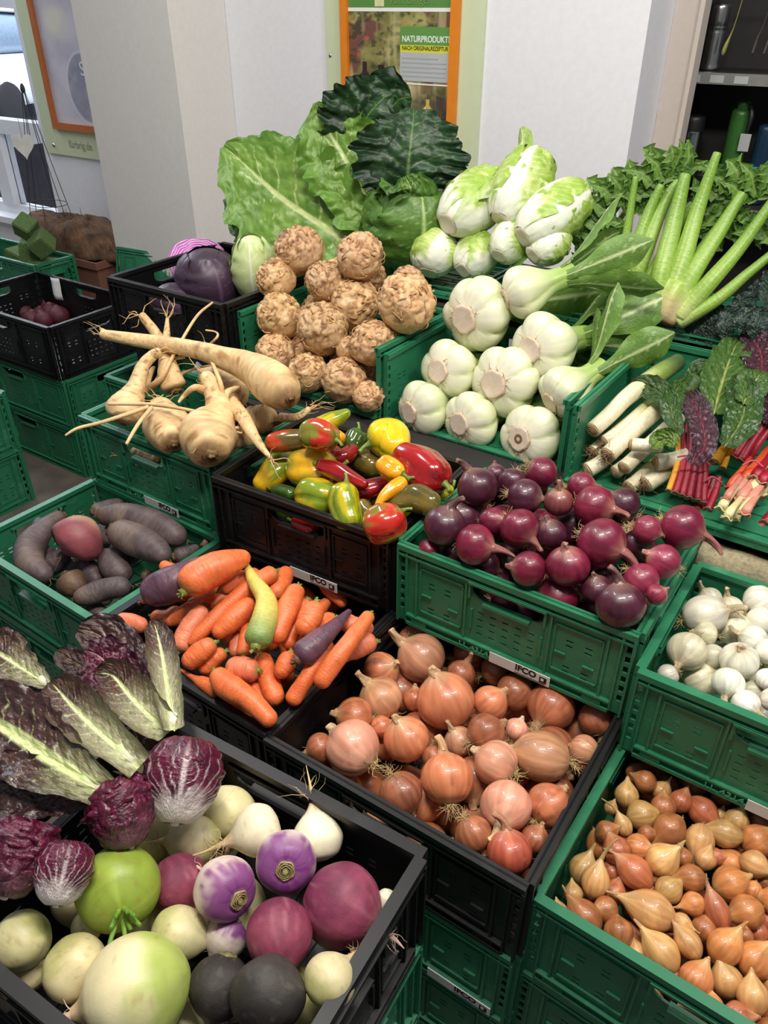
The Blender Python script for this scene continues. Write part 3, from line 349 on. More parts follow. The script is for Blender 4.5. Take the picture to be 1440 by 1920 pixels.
('red_onion', 0, -0.214, 1.022, 0.837, 0.98, 0.13, -0.11, 0.0221, 1.0, 'p', 'pinkish red onion, neck right, third row of red onion crate, at far right'),
('red_onion', 1, -0.227, 1.032, 0.799, 0.86, -0.36, -0.35, 0.0242, 1.0, 'd', 'dark purple onion, neck down right, third row of red onion crate, at far right'),
('red_onion', 0, -0.513, 0.892, 0.755, -0.61, -0.77, -0.2, 0.02, 1.0, 'a', 'magenta red onion, neck left, front row of red onion crate, at far left'),
('red_onion', 0, -0.241, 0.917, 0.778, -0.34, 0.0, 0.94, 0.0237, 1.0, 'd', 'dark purple onion, neck up, front row of red onion crate, at far right'),
('red_onion', 0, -0.422, 0.917, 0.75, 0.97, 0.03, -0.22, 0.0219, 1.0, 'd', 'dark purple onion, neck down right, front row of red onion crate, left of centre'),
('red_onion', 0, -0.482, 1.052, 0.831, -0.29, 0.24, 0.93, 0.0177, 1.0, 'd', 'dark purple onion, neck up, third row of red onion crate, at far left'),
('red_onion', 0, -0.16, 0.921, 0.804, 0.64, 0.39, 0.66, 0.0153, 1.0, 'p', 'pinkish red onion, neck up right, front row of red onion crate, at far right'),
('red_onion', 0, -0.34, 1.109, 0.816, 0.8, 0.34, 0.5, 0.0198, 1.0, 'd', 'dark purple onion, neck right, back row of red onion crate, right of centre'),
('red_onion',0,-0.383,0.905,0.703,0.92,0.33,0.2,0.0208,1.0,'a','red onion seen only through the handle hole of its green crate'),
('yellow_onion',1,-0.203,0.592,0.577,-0.42,0.45,0.79,0.03,1.0,'r',"small reddish orange onion with upright neck at the crate's front right corner"),
('yellow_onion', 1, -0.325, 0.641, 0.584, -0.59, 0.7, 0.39, 0.0376, 1.0, 'o', 'tall orange onion with upright neck and bushy roots, middle of yellow onion crate'),
('yellow_onion', 0, -0.371, 0.591, 0.577, 0.65, -0.11, -0.76, 0.0309, 1.0, 'd', 'brown onion with pale green stripe behind the front rim, roots up left'),
('yellow_onion', 0, -0.256, 0.591, 0.577, 0.78, -0.24, -0.58, 0.0247, 1.0, 'd', 'dark brown onion, neck down right, front row of yellow onion crate, at far right'),
('yellow_onion', 1, -0.237, 0.649, 0.585, 0.23, -0.97, 0.02, 0.0357, 1.0, 'p', 'flaky pale onion with silvery peeling skin, neck facing down to the front'),
('yellow_onion', 0, -0.185, 0.632, 0.571, 0.06, 0.72, 0.69, 0.0194, 1.0, 'd', 'dark brown onion, neck up right, second row of yellow onion crate, at far right'),
('yellow_onion', 0, -0.189, 0.682, 0.582, 0.23, 0.95, 0.23, 0.0309, 1.0, 'a', 'golden brown onion, neck up right, second row of yellow onion crate, at far right'),
('yellow_onion', 0, -0.468, 0.614, 0.581, -0.98, 0.14, 0.15, 0.0415, 1.0, 'p', 'large pale pinkish onion by the left wall, roots at its lower right'),
('yellow_onion', 0, -0.41, 0.668, 0.586, -0.5, -0.02, 0.87, 0.0347, 1.0, 'o', 'orange onion, neck up left, second row of yellow onion crate, left of centre'),
('yellow_onion',0,-0.279,0.703,0.587,-1.0,0.01,0.09,0.0325,1.0,'p','pinkish onion shedding a loose curl of skin on its left'),
('yellow_onion', 1, -0.23, 0.752, 0.585, -0.95, -0.31, -0.01, 0.0365, 1.22, 't', 'long tan onion lying sideways with green stripes, neck pointing left'),
('yellow_onion', 0, -0.401, 0.768, 0.583, -0.55, 0.14, 0.83, 0.0466, 1.0, 'o', 'largest orange onion with bright peeled patch, middle back of yellow onions'),
('yellow_onion', 0, -0.319, 0.744, 0.585, 0.49, 0.83, 0.27, 0.0294, 1.0, 'd', 'dark brown onion, neck up right, third row of yellow onion crate, right of centre'),
('yellow_onion', 0, -0.344, 0.807, 0.578, 0.41, 0.76, 0.51, 0.0285, 1.0, 'o', 'orange onion, neck up right, back row of yellow onion crate, right of centre'),
('yellow_onion', 1, -0.354, 0.73, 0.557, -0.55, -0.04, 0.83, 0.0238, 1.0, 't', 'tan onion, neck up left, third row of yellow onion crate, right of centre'),
('yellow_onion', 1, -0.266, 0.871, 0.563, -0.14, -0.93, -0.35, 0.0385, 1.0, 'a', 'golden brown onion, neck down left, back row of yellow onion crate, right of centre'),
('yellow_onion', 0, -0.186, 0.804, 0.578, -0.92, 0.12, -0.38, 0.0223, 1.0, 't', 'tan onion, neck left, back row of yellow onion crate, at far right'),
('yellow_onion', 0, -0.504, 0.667, 0.577, -0.74, -0.59, 0.33, 0.0303, 1.0, 'a', 'brown onion with a torn hole beside its neck, by the left wall'),
('yellow_onion', 1, -0.495, 0.725, 0.571, -0.67, -0.13, 0.73, 0.0353, 1.0, 't', 'tan onion, neck up left, third row of yellow onion crate, at far left'),
('yellow_onion', 1, -0.489, 0.839, 0.571, -0.82, -0.15, 0.55, 0.0426, 1.0, 't', 'tan onion, neck up left, back row of yellow onion crate, at far left'),
('yellow_onion', 0, -0.328, 0.867, 0.559, 0.34, 0.75, 0.57, 0.0312, 1.0, 'd', 'dark brown onion, neck up right, back row of yellow onion crate, right of centre'),
('yellow_onion', 0, -0.197, 0.889, 0.558, -0.57, 0.54, 0.63, 0.0285, 1.0, 'd', 'dark brown onion, neck up, back row of yellow onion crate, at far right'),
('yellow_onion', 1, -0.416, 0.844, 0.57, 0.14, 0.64, 0.76, 0.0242, 1.0, 'd', 'dark brown onion, neck up right, back row of yellow onion crate, left of centre'),
('yellow_onion', 0, -0.455, 0.765, 0.556, -0.41, 0.6, 0.69, 0.0203, 1.0, 'a', 'golden brown onion, neck up, third row of yellow onion crate, left of centre'),
('yellow_onion', 0, -0.52, 0.601, 0.561, -0.6, -0.78, -0.16, 0.0228, 1.0, 'd', 'dark brown onion, neck left, front row of yellow onion crate, at far left'),
('yellow_onion', 0, -0.439, 0.914, 0.549, 0.68, 0.66, 0.32, 0.0299, 1.0, 'd', 'dark brown onion, neck right, back row of yellow onion crate, left of centre, left one'),
('yellow_onion', 0, -0.285, 0.779, 0.582, 0.07, 0.77, 0.63, 0.0175, 1.0, 'p', 'pinkish pale onion, neck up right, back row of yellow onion crate, right of centre'),
('yellow_onion', 0, -0.256, 0.744, 0.541, 0.98, 0.08, -0.2, 0.0195, 1.0, 'a', 'golden brown onion, neck down right, third row of yellow onion crate, at far right'),
('yellow_onion', 0, -0.364, 0.67, 0.577, 0.43, -0.64, -0.64, 0.0184, 1.0, 'd', 'dark brown onion, neck down, second row of yellow onion crate, right of centre'),
('yellow_onion', 0, -0.457, 0.67, 0.581, 0.63, 0.74, 0.22, 0.0175, 1.0, 'a', 'golden brown onion, neck right, second row of yellow onion crate, left of centre'),
('yellow_onion', 0, -0.381, 0.899, 0.554, 0.69, 0.64, 0.33, 0.0256, 1.0, 'd', 'dark brown onion, neck right, back row of yellow onion crate, left of centre, right one'),
('yellow_onion', 0, -0.288, 0.959, 0.536, 0.7, 0.6, 0.38, 0.0257, 1.0, 'd', 'dark brown onion, neck right, back row of yellow onion crate, right of centre'),
('yellow_onion',0,-0.399,0.575,0.517,0.83,0.56,-0.01,0.0189,1.0,'t','tan onion seen through the front handle hole of the black crate'),
('white_onion', 1, -0.038, 0.919, 0.703, 0.1, -0.91, -0.41, 0.0226, 1.0, 'a', 'white onion, neck down, front row of white onion crate, left of centre'),
('white_onion', 1, -0.009, 0.894, 0.7, 0.84, -0.53, 0.15, 0.02, 1.0, 'a', 'white onion, neck down right, front row of white onion crate, left of centre'),
('white_onion', 0, -0.104, 0.948, 0.706, -0.13, -0.96, -0.24, 0.0293, 1.0, 'y', "largest white onion near the crate's front left, short neck pointing down left"),
('white_onion', 0, -0.076, 0.944, 0.665, 0.72, 0.49, 0.49, 0.0266, 1.0, 'y', 'yellowish white onion, neck right, second row of white onion crate, at far left'),
('white_onion', 0, -0.036, 0.967, 0.707, -0.12, -0.2, 0.97, 0.0274, 1.0, 'a', 'white onion, neck up, second row of white onion crate, left of centre'),
('white_onion',0,-0.091,0.998,0.708,-0.95,-0.32,-0.01,0.0183,1.0,'y','small round white onion on top beside the largest one'),
('white_onion', 0, -0.008, 1.009, 0.708, 0.91, 0.1, 0.4, 0.0185, 1.0, 'a', 'white onion, neck right, third row of white onion crate, left of centre'),
('white_onion', 0, 0.006, 0.952, 0.706, 0.11, 0.49, 0.86, 0.0164, 1.0, 'a', 'white onion, neck up right, second row of white onion crate, left of centre'),
('white_onion', 1, -0.029, 1.038, 0.696, -0.98, -0.12, 0.16, 0.0228, 1.0, 'a', 'white onion, neck up left, third row of white onion crate, left of centre'),
('white_onion', 0, -0.062, 1.066, 0.682, -0.18, 0.28, 0.94, 0.0275, 1.0, 'y', 'yellowish white onion, neck up, third row of white onion crate, at far left'),
('white_onion', 0, -0.072, 0.976, 0.69, 0.92, 0.15, 0.37, 0.0188, 1.0, 'g', 'greyish white onion, neck right, second row of white onion crate, at far left'),
('white_onion', 1, -0.106, 1.041, 0.707, 0.8, 0.41, 0.43, 0.0317, 1.15, 'g', 'greyish white onion, neck right, third row of white onion crate, at far left'),
('white_onion', 0, -0.032, 1.1, 0.687, 0.98, -0.21, -0.03, 0.0238, 1.0, 'a', 'white onion, neck down right, back row of white onion crate, left of centre'),
('white_onion', 0, -0.043, 1.143, 0.694, 0.6, 0.16, 0.78, 0.0267, 1.0, 'a', 'white onion, neck up right, back row of white onion crate, left of centre'),
('white_onion', 1, -0.078, 1.108, 0.684, -0.4, 0.21, 0.9, 0.0228, 1.0, 'g', 'greyish white onion, neck up, back row of white onion crate, at far left'),
('white_onion', 1, -0.109, 1.091, 0.703, -0.7, 0.03, 0.71, 0.0195, 1.0, 'g', 'greyish white onion, neck up left, back row of white onion crate, at far left'),
('white_onion', 0, -0.006, 0.948, 0.679, 0.92, 0.27, 0.3, 0.0167, 1.0, 'g', 'greyish white onion, neck right, second row of white onion crate, left of centre'),
('white_onion', 0, 0.018, 0.918, 0.703, 0.91, 0.26, 0.32, 0.016, 1.0, 'g', 'greyish white onion, neck right, front row of white onion crate, left of centre'),
('white_onion', 0, -0.113, 0.891, 0.699, -0.72, -0.51, -0.47, 0.016, 1.0, 'g', 'greyish white onion, neck left, front row of white onion crate, at far left'),
('white_onion', 0, -0.008, 1.126, 0.662, 0.74, 0.4, 0.53, 0.0234, 1.0, 'y', 'yellowish white onion, neck right, back row of white onion crate, left of centre'),
('white_onion', 0, 0.009, 1.028, 0.68, 0.73, 0.42, 0.54, 0.0218, 1.0, 'g', 'greyish white onion, neck right, third row of white onion crate, left of centre'),
('white_onion', 0, -0.02, 0.98, 0.673, -0.4, 0.59, 0.71, 0.0143, 1.0, 'g', 'greyish white onion, neck up, second row of white onion crate, left of centre'),
('shallot', 0, 0.105, 0.62, 0.521, -0.36, 0.7, 0.61, 0.0184, 1.1, 't', 'tan shallot, neck up, front row of shallot crate, right of centre, right one'),
('shallot', 0, 0.076, 0.629, 0.509, -0.63, 0.44, 0.64, 0.0195, 1.0, 't', 'tan shallot, neck up, front row of shallot crate, right of centre, left one'),
('shallot', 0, 0.095, 0.591, 0.516, 0.86, 0.4, 0.32, 0.0164, 1.0, 'r', 'reddish shallot, neck right, front row of shallot crate, right of centre'),
('shallot', 0, 0.044, 0.605, 0.518, 0.16, 0.73, 0.66, 0.02, 1.0, 'a', 'copper shallot, neck up right, front row of shallot crate, left of centre'),
('shallot', 0, 0.021, 0.601, 0.495, 0.64, 0.65, 0.4, 0.018, 1.0, 'r', 'reddish shallot, neck right, front row of shallot crate, left of centre'),
('shallot', 1, -0.0, 0.612, 0.519, -0.89, 0.26, 0.37, 0.0217, 1.15, 't', 'tan shallot, neck up left, front row of shallot crate, left of centre, left one'),
('shallot', 0, 0.024, 0.639, 0.524, -0.85, 0.33, 0.4, 0.0158, 1.25, 't', 'tan shallot, neck up left, front row of shallot crate, left of centre, right one'),
('shallot', 1, 0.062, 0.658, 0.526, 0.3, 0.67, 0.68, 0.0211, 1.1, 'a', 'copper shallot, neck up right, second row of shallot crate, left of centre'),
('shallot', 0, 0.097, 0.665, 0.522, 0.32, 0.65, 0.69, 0.0221, 1.0, 'a', 'copper shallot, neck up right, second row of shallot crate, right of centre'),
('shallot', 0, -0.025, 0.603, 0.504, -0.64, 0.65, 0.41, 0.0141, 1.0, 't', 'tan shallot, neck up, front row of shallot crate, left of centre'),
('shallot', 0, -0.053, 0.607, 0.518, -0.45, 0.89, -0.01, 0.0185, 1.0, 'd', 'dark brown shallot, neck up, front row of shallot crate, at far left'),
('shallot', 1, -0.027, 0.654, 0.525, -0.98, -0.17, 0.12, 0.0251, 1.25, 't', 'tan shallot, neck up left, second row of shallot crate, left of centre'),
('shallot', 1, -0.095, 0.602, 0.517, -0.87, 0.24, 0.43, 0.0213, 1.15, 'd', 'dark brown shallot, neck up left, front row of shallot crate, at far left'),
('shallot', 0, -0.077, 0.629, 0.516, -0.63, -0.68, 0.38, 0.0165, 1.0, 'd', 'dark brown shallot, neck left, front row of shallot crate, at far left'),
('shallot', 1, 0.043, 0.695, 0.53, -0.62, 0.47, 0.63, 0.0162, 1.5, 'r', 'reddish shallot, neck up, second row of shallot crate, left of centre, right one'),
('shallot', 0, 0.035, 0.673, 0.517, 0.01, 0.82, 0.57, 0.0155, 1.0, 'd', 'dark brown shallot, neck up right, second row of shallot crate, left of centre'),
('shallot', 1, 0.009, 0.661, 0.526, 0.98, -0.18, 0.09, 0.0105, 1.2, 't', 'tan shallot, neck down right, second row of shallot crate, left of centre'),
('shallot', 0, 0.074, 0.717, 0.531, -0.71, -0.67, -0.23, 0.0212, 1.0, 'a', 'copper shallot, neck left, second row of shallot crate, right of centre'),
('shallot', 0, -0.018, 0.691, 0.529, 0.48, 0.86, 0.18, 0.0176, 1.0, 'o', 'olive tan shallot, neck up right, second row of shallot crate, left of centre'),
('shallot', 1, 0.015, 0.691, 0.529, -0.77, -0.6, -0.23, 0.0151, 1.0, 'a', 'copper shallot, neck left, second row of shallot crate, left of centre'),
('shallot', 2, -0.102, 0.651, 0.525, -0.09, 0.65, 0.76, 0.0188, 1.2, 't', 'tan shallot, neck up, second row of shallot crate, at far left'),
('shallot', 0, 0.046, 0.742, 0.532, 0.63, 0.75, 0.18, 0.0224, 1.0, 'a', 'copper shallot, neck right, third row of shallot crate, left of centre'),
('shallot', 1, 0.003, 0.723, 0.531, -0.88, -0.45, -0.12, 0.0187, 1.0, 'd', 'dark brown shallot, neck left, third row of shallot crate, left of centre'),
('shallot', 1, -0.038, 0.726, 0.531, 0.45, 0.54, 0.71, 0.0231, 1.0, 't', 'tan shallot, neck up right, third row of shallot crate, left of centre, left one'),
('shallot', 1, -0.062, 0.691, 0.529, -0.93, 0.1, 0.34, 0.0215, 1.2, 'r', 'reddish shallot, neck up left, second row of shallot crate, at far left'),
('shallot', 0, -0.077, 0.66, 0.51, 0.02, 0.83, 0.55, 0.0162, 1.0, 'r', 'reddish shallot, neck up right, second row of shallot crate, at far left, front one'),
('shallot', 1, -0.124, 0.669, 0.509, 0.05, 0.66, 0.75, 0.0194, 1.1, 'o', 'olive tan shallot, neck up right, second row of shallot crate, at far left'),
('shallot', 0, 0.066, 0.791, 0.531, 0.97, -0.17, 0.15, 0.0181, 1.0, 't', 'tan shallot, neck down right, third row of shallot crate, left of centre'),
('shallot', 0, 0.042, 0.792, 0.507, -0.98, 0.18, 0.1, 0.0202, 1.0, 'a', 'copper shallot, neck up left, third row of shallot crate, left of centre'),
('shallot', 0, 0.01, 0.76, 0.532, 0.03, 0.79, 0.62, 0.0145, 1.0, 't', 'tan shallot, neck up right, third row of shallot crate, left of centre, right one'),
('shallot', 1, -0.004, 0.786, 0.531, 0.13, -0.91, -0.4, 0.0203, 1.15, 't', 'tan shallot, neck down, third row of shallot crate, left of centre'),
('shallot', 1, -0.044, 0.779, 0.531, -0.37, -0.83, -0.42, 0.0229, 1.1, 'd', 'dark brown shallot, neck down left, third row of shallot crate, at far left'),
('shallot', 0, -0.072, 0.731, 0.526, 0.91, 0.06, 0.4, 0.0182, 1.0, 'a', 'copper shallot, neck right, third row of shallot crate, at far left'),
('shallot', 0, -0.093, 0.707, 0.53, -0.74, 0.51, 0.44, 0.0194, 1.0, 'r', 'reddish shallot, neck up, second row of shallot crate, at far left'),
('shallot', 0, -0.09, 0.69, 0.506, 0.52, 0.72, 0.45, 0.0154, 1.0, 'r', 'reddish shallot, neck up right, second row of shallot crate, at far left, rear one'),
('shallot', 0, -0.084, 0.78, 0.531, 0.72, 0.69, 0.05, 0.0209, 1.0, 'o', 'olive tan shallot, neck right, third row of shallot crate, at far left'),
('shallot', 0, -0.062, 0.811, 0.53, -0.29, 0.72, 0.62, 0.0176, 1.0, 'd', 'dark brown shallot, neck up, back row of shallot crate, at far left'),
('shallot', 0, -0.044, 0.838, 0.527, 0.06, 0.76, 0.65, 0.0164, 1.0, 'r', 'reddish shallot, neck up right, back row of shallot crate, at far left'),
('shallot', 0, -0.014, 0.844, 0.522, 0.91, -0.4, -0.13, 0.0205, 1.15, 'r', 'reddish shallot, neck down right, back row of shallot crate, left of centre'),
('shallot', 1, 0.023, 0.819, 0.529, -0.96, -0.26, -0.02, 0.0198, 1.2, 'o', 'olive tan shallot, neck left, back row of shallot crate, left of centre'),
('shallot', 0, 0.062, 0.832, 0.528, 0.53, 0.63, 0.57, 0.0217, 1.0, 'a', 'copper shallot, neck up right, back row of shallot crate, left of centre'),
('shallot', 1, 0.031, 0.85, 0.526, 0.04, 0.48, 0.88, 0.0174, 1.0, 'o', 'olive tan shallot, neck up right, back row of shallot crate, left of centre, right one'),
('shallot', 0, -0.113, 0.801, 0.53, -0.29, 0.72, 0.63, 0.0179, 1.0, 'o', 'olive tan shallot, neck up, third row of shallot crate, at far left, rear one'),
('shallot', 2, -0.099, 0.748, 0.532, -0.64, 0.28, 0.72, 0.0124, 1.3, 'o', 'olive tan shallot, neck up, third row of shallot crate, at far left, front one'),
('shallot', 0, -0.116, 0.726, 0.531, 0.67, 0.63, 0.39, 0.0157, 1.0, 'd', 'dark brown shallot, neck right, third row of shallot crate, at far left, left one'),
('shallot', 0, -0.098, 0.843, 0.527, -1.0, -0.0, 0.1, 0.0168, 1.0, 'd', 'dark brown shallot, neck up left, back row of shallot crate, at far left'),
('shallot', 1, -0.074, 0.848, 0.517, 0.24, 0.62, 0.75, 0.0146, 1.0, 't', 'tan shallot, neck up right, back row of shallot crate, at far left'),
('shallot', 0, 0.009, 0.855, 0.514, 0.05, 0.75, 0.65, 0.0113, 1.0, 'o', 'olive tan shallot, neck up right, back row of shallot crate, left of centre, left one'),
('shallot', 0, 0.06, 0.872, 0.522, 0.68, 0.53, 0.51, 0.0174, 1.0, 'd', 'dark brown shallot, neck right, back row of shallot crate, left of centre, right one'),
('shallot', 0, -0.126, 0.593, 0.515, -0.63, 0.63, 0.46, 0.0114, 1.0, 't', 'tan shallot, neck up, front row of shallot crate, at far left'),
('shallot', 0, 0.086, 0.791, 0.509, 1.0, -0.06, 0.04, 0.0145, 1.0, 'd', 'dark brown shallot, neck down right, third row of shallot crate, right of centre'),
('shallot', 0, 0.074, 0.754, 0.527, -0.02, -0.79, -0.61, 0.0128, 1.0, 'a', 'copper shallot, neck down left, third row of shallot crate, right of centre'),
('shallot', 0, 0.093, 0.712, 0.508, -0.63, 0.65, 0.41, 0.0143, 1.0, 'r', 'reddish shallot, neck up, second row of shallot crate, right of centre'),
('shallot', 0, 0.069, 0.589, 0.515, -0.51, 0.75, 0.42, 0.012, 1.0, 'a', 'copper shallot, neck up, front row of shallot crate, right of centre'),
('shallot', 0, -0.069, 0.757, 0.529, 0.89, 0.39, 0.25, 0.0116, 1.0, 'd', 'dark brown shallot, neck right, third row of shallot crate, at far left, right one'),
('shallot', 0, -0.015, 0.746, 0.532, -0.62, 0.62, 0.49, 0.0126, 1.0, 'd', 'dark brown shallot, neck up, third row of shallot crate, left of centre, right one'),
('shallot', 0, -0.036, 0.888, 0.52, 0.06, 0.74, 0.67, 0.0183, 1.0, 'd', 'dark brown shallot, neck up right, back row of shallot crate, at far left'),
('shallot', 0, 0.004, 0.89, 0.52, 0.69, 0.54, 0.49, 0.0173, 1.0, 'd', 'dark brown shallot, neck right, back row of shallot crate, left of centre, left one'),
('shallot', 0, -0.057, 0.668, 0.498, -0.48, 0.72, 0.5, 0.013, 1.0, 'd', 'dark brown shallot, neck up, second row of shallot crate, at far left'),
('shallot', 0, 0.101, 0.735, 0.507, -0.49, 0.72, 0.49, 0.0126, 1.0, 'r', 'reddish shallot, neck up, third row of shallot crate, right of centre'),
('shallot', 0, -0.124, 0.766, 0.532, 0.05, 0.79, 0.62, 0.0098, 1.0, 'o', 'olive tan shallot, neck up right, third row of shallot crate, at far left'),
('shallot', 0, -0.12, 0.622, 0.52, -0.48, 0.71, 0.51, 0.0128, 1.0, 'o', 'olive tan shallot, neck up, front row of shallot crate, at far left'),
('shallot', 0, 0.126, 0.66, 0.506, -0.01, 0.83, 0.55, 0.0177, 1.0, 't', 'tan shallot, neck up right, second row of shallot crate, right of centre, front one'),
('shallot', 0, 0.118, 0.691, 0.514, 0.0, 0.82, 0.57, 0.0169, 1.0, 't', 'tan shallot, neck up right, second row of shallot crate, right of centre, rear one'),
('shallot', 0, 0.1, 0.75, 0.532, -0.98, -0.07, -0.16, 0.0176, 1.0, 'a', 'copper shallot, neck left, third row of shallot crate, right of centre'),
('shallot', 0, 0.09, 0.84, 0.509, 0.67, 0.54, 0.52, 0.019, 1.0, 'a', 'copper shallot, neck right, back row of shallot crate, right of centre'),
('shallot', 0, 0.02, 0.782, 0.519, 0.88, 0.36, 0.3, 0.0121, 1.0, 'r', 'reddish shallot, neck right, third row of shallot crate, left of centre'),
('shallot', 0, -0.027, 0.738, 0.504, -0.31, 0.76, 0.57, 0.0121, 1.0, 'd', 'dark brown shallot, neck up, third row of shallot crate, left of centre, left one'),
('shallot', 0, -0.037, 0.682, 0.51, -0.32, 0.77, 0.55, 0.0129, 1.0, 'r', 'reddish shallot, neck up, second row of shallot crate, left of centre, left one'),
('shallot', 0, 0.115, 0.622, 0.494, -0.01, 0.85, 0.53, 0.0145, 1.0, 'd', 'dark brown shallot, neck up right, front row of shallot crate, right of centre'),
('shallot', 0, 0.079, 0.684, 0.529, -0.33, 0.78, 0.52, 0.0109, 1.0, 'd', 'dark brown shallot, neck up, second row of shallot crate, right of centre'),
('shallot', 0, 0.045, 0.828, 0.503, -0.31, 0.74, 0.6, 0.0124, 1.0, 'd', 'dark brown shallot, neck up, back row of shallot crate, left of centre'),
('shallot', 0, -0.005, 0.695, 0.509, -0.32, 0.77, 0.54, 0.0109, 1.0, 'd', 'dark brown shallot, neck up, second row of shallot crate, left of centre'),
('celeriac', 0, -0.898, 1.269, 0.782, 0.37, 0.3, 0.88, 0.0328, 1.0, 'a', 'small celeriac tucked against the right crate wall, lowest in the pile'),
('celeriac', 2, -0.971, 1.281, 0.796, 0.21, 0.01, 0.98, 0.0489, 1.0, 'a', 'knobbly brown celeriac at the front of the pile, centre'),
('celeriac',1,-1.074,1.28,0.79,-0.13,-0.04,0.99,0.0438,1.0,'a','pale smooth celeriac at the front left of the pile'),
('celeriac',1,-0.93,1.338,0.873,-0.14,-0.31,0.94,0.0498,1.0,'a','rough root-matted brown celeriac resting on the right crate wall'),
('celeriac',2,-1.075,1.344,0.876,0.23,-0.25,0.94,0.0575,1.0,'a','big knobbly celeriac in the middle of the pile'),
('celeriac',3,-1.181,1.296,0.808,0.13,-0.08,0.99,0.0451,1.0,'a',"brown celeriac in shade at the crate's left front"),
('celeriac',3,-1.205,1.348,0.876,0.04,-0.22,0.97,0.0529,1.0,'a','celeriac with stringy top against the left crate wall'),
('celeriac', 0, -0.885, 1.397, 0.954, 0.39, -0.11, 0.91, 0.0606, 1.0, 'a', 'largest celeriac, perched apart on the right crate wall'),
('celeriac',3,-1.043,1.422,0.916,0.53,-0.01,0.85,0.0557,1.0,'a','celeriac with coiled roots just above the middle one'),
('celeriac',0,-0.991,1.327,0.851,0.32,0.42,0.85,0.0278,1.0,'a','celeriac half hidden in shade at the centre of the pile'),
('celeriac',2,-1.114,1.41,0.962,0.04,-0.27,0.96,0.0434,1.0,'a','dark rooty celeriac between the two topmost ones'),
('celeriac',1,-1.253,1.402,0.947,-0.47,-0.67,0.58,0.0459,1.0,'a','pale celeriac at the upper left of the pile'),
('celeriac', 0, -1.043, 1.45, 1.018, 0.32, -0.19, 0.93, 0.0513, 1.0, 'a', 'topmost right celeriac, leaning on the pale cabbage leaf'),
('celeriac',1,-1.234,1.467,0.999,0.07,-0.29,0.96,0.0563,1.0,'a','topmost left celeriac with smooth pale cut face'),
('cream_radish', 0, -0.396, 0.176, 0.727, 0.62, 0.77, 0.15, 0.0489, 1.0, 'a', 'large cream and pale green radish, nearest to the camera'),
('black_radish', 0, -0.288, 0.236, 0.736, 0.46, -0.89, -0.07, 0.0346, 0.95, 'a', 'black radish at front right, the larger of two'),
('green_radish',0,-0.484,0.229,0.737,0.82,-0.48,0.29,0.0419,1.0,'a','bright green radish with cut green stalks hanging down'),
('black_radish',0,-0.34,0.225,0.713,-0.29,0.79,0.55,0.0296,1.0,'a','black radish half hidden behind the larger one'),
('pale_turnip', 0, -0.465, 0.156, 0.721, -0.82, -0.12, 0.57, 0.0307, 1.0, 'a', 'cream turnip at the left with hairy pink roots, beside the large radish'),
('pale_turnip',0,-0.412,0.239,0.71,-0.87,-0.35,0.35,0.0259,1.15,'a','pear-shaped pale green turnip behind the large cream radish'),
('pink_turnip',0,-0.319,0.288,0.729,-0.65,0.74,0.16,0.0336,1.05,'a','dark pink turnip with streaked skin above the black radishes'),
('pink_turnip', 0, -0.287, 0.348, 0.727, -0.97, -0.11, 0.21, 0.0417, 1.0, 'a', 'largest pink turnip against the right crate wall, hairy roots right'),
('purple_turnip',0,-0.359,0.347,0.74,0.53,-0.6,0.6,0.0324,1.0,'a','purple turnip with cut crown facing the viewer'),
('purple_turnip', 0, -0.391, 0.288, 0.741, 0.94, -0.15, 0.3, 0.0323, 1.0, 'a', 'purple and white turnip lying tilted, crown to the lower right'),
('pale_turnip',0,-0.248,0.277,0.74,-0.16,-0.98,-0.11,0.0242,1.0,'a','cream turnip by the right crate wall below the largest pink one'),
('white_turnip',0,-0.413,0.362,0.731,0.57,0.82,0.08,0.0286,1.0,'a','white turnip with long thin root pointing left'),
('white_turnip',0,-0.358,0.398,0.719,0.59,-0.57,-0.56,0.0285,1.0,'a','white turnip with stringy root standing upright'),
('pink_turnip',0,-0.455,0.279,0.706,-0.78,0.29,0.55,0.0311,1.0,'a','light pink turnip between the green radish and purple turnip'),
('purple_turnip',0,-0.374,0.266,0.701,-0.04,0.94,0.33,0.0217,1.0,'a','small pinkish purple turnip above the half hidden black radish'),
('pale_turnip',0,-0.531,0.144,0.721,-0.09,0.97,0.24,0.0287,1.0,'a','cream turnip at the far left under the radicchio'),
('pale_turnip',0,-0.521,0.135,0.682,-0.09,0.97,0.22,0.0177,1.0,'a','small cream turnip low at the front left'),
('pale_turnip',0,-0.48,0.326,0.701,0.74,0.65,-0.18,0.0277,1.15,'a','brownish cream turnip in shade behind the pink one'),
('pale_turnip',0,-0.47,0.375,0.704,0.87,0.06,-0.49,0.0285,1.2,'a','cream turnip at the back wall behind the round radicchio'),
('white_turnip',0,-0.254,0.383,0.714,-0.0,0.9,0.44,0.0133,1.0,'a','small white turnip squeezed in by the right wall'),
('pale_turnip',0,-0.5,0.193,0.701,-0.07,0.96,0.28,0.0163,1.0,'a','cream turnip just visible under the green radish')],
'tube':[
('carrot',[(-0.6604,0.6267,0.672,0.0231),(-0.6837,0.6786,0.6895,0.0201),(-0.7094,0.7062,0.6943,0.0156),(-0.754,0.7282,0.696,0.0109),(-0.803,0.7613,0.695,0.002)],'y','yellow carrot with green crown and bent pointed tip lying on top',''),
('carrot', [(-0.5916, 0.6432, 0.6696, 0.0209), (-0.584, 0.6741, 0.6791, 0.02), (-0.5788, 0.7163, 0.6856, 0.012), (-0.5822, 0.7667, 0.6836, 0.0043)], 'p', 'purple carrot lying across the right side, tip pointing up right', ''),
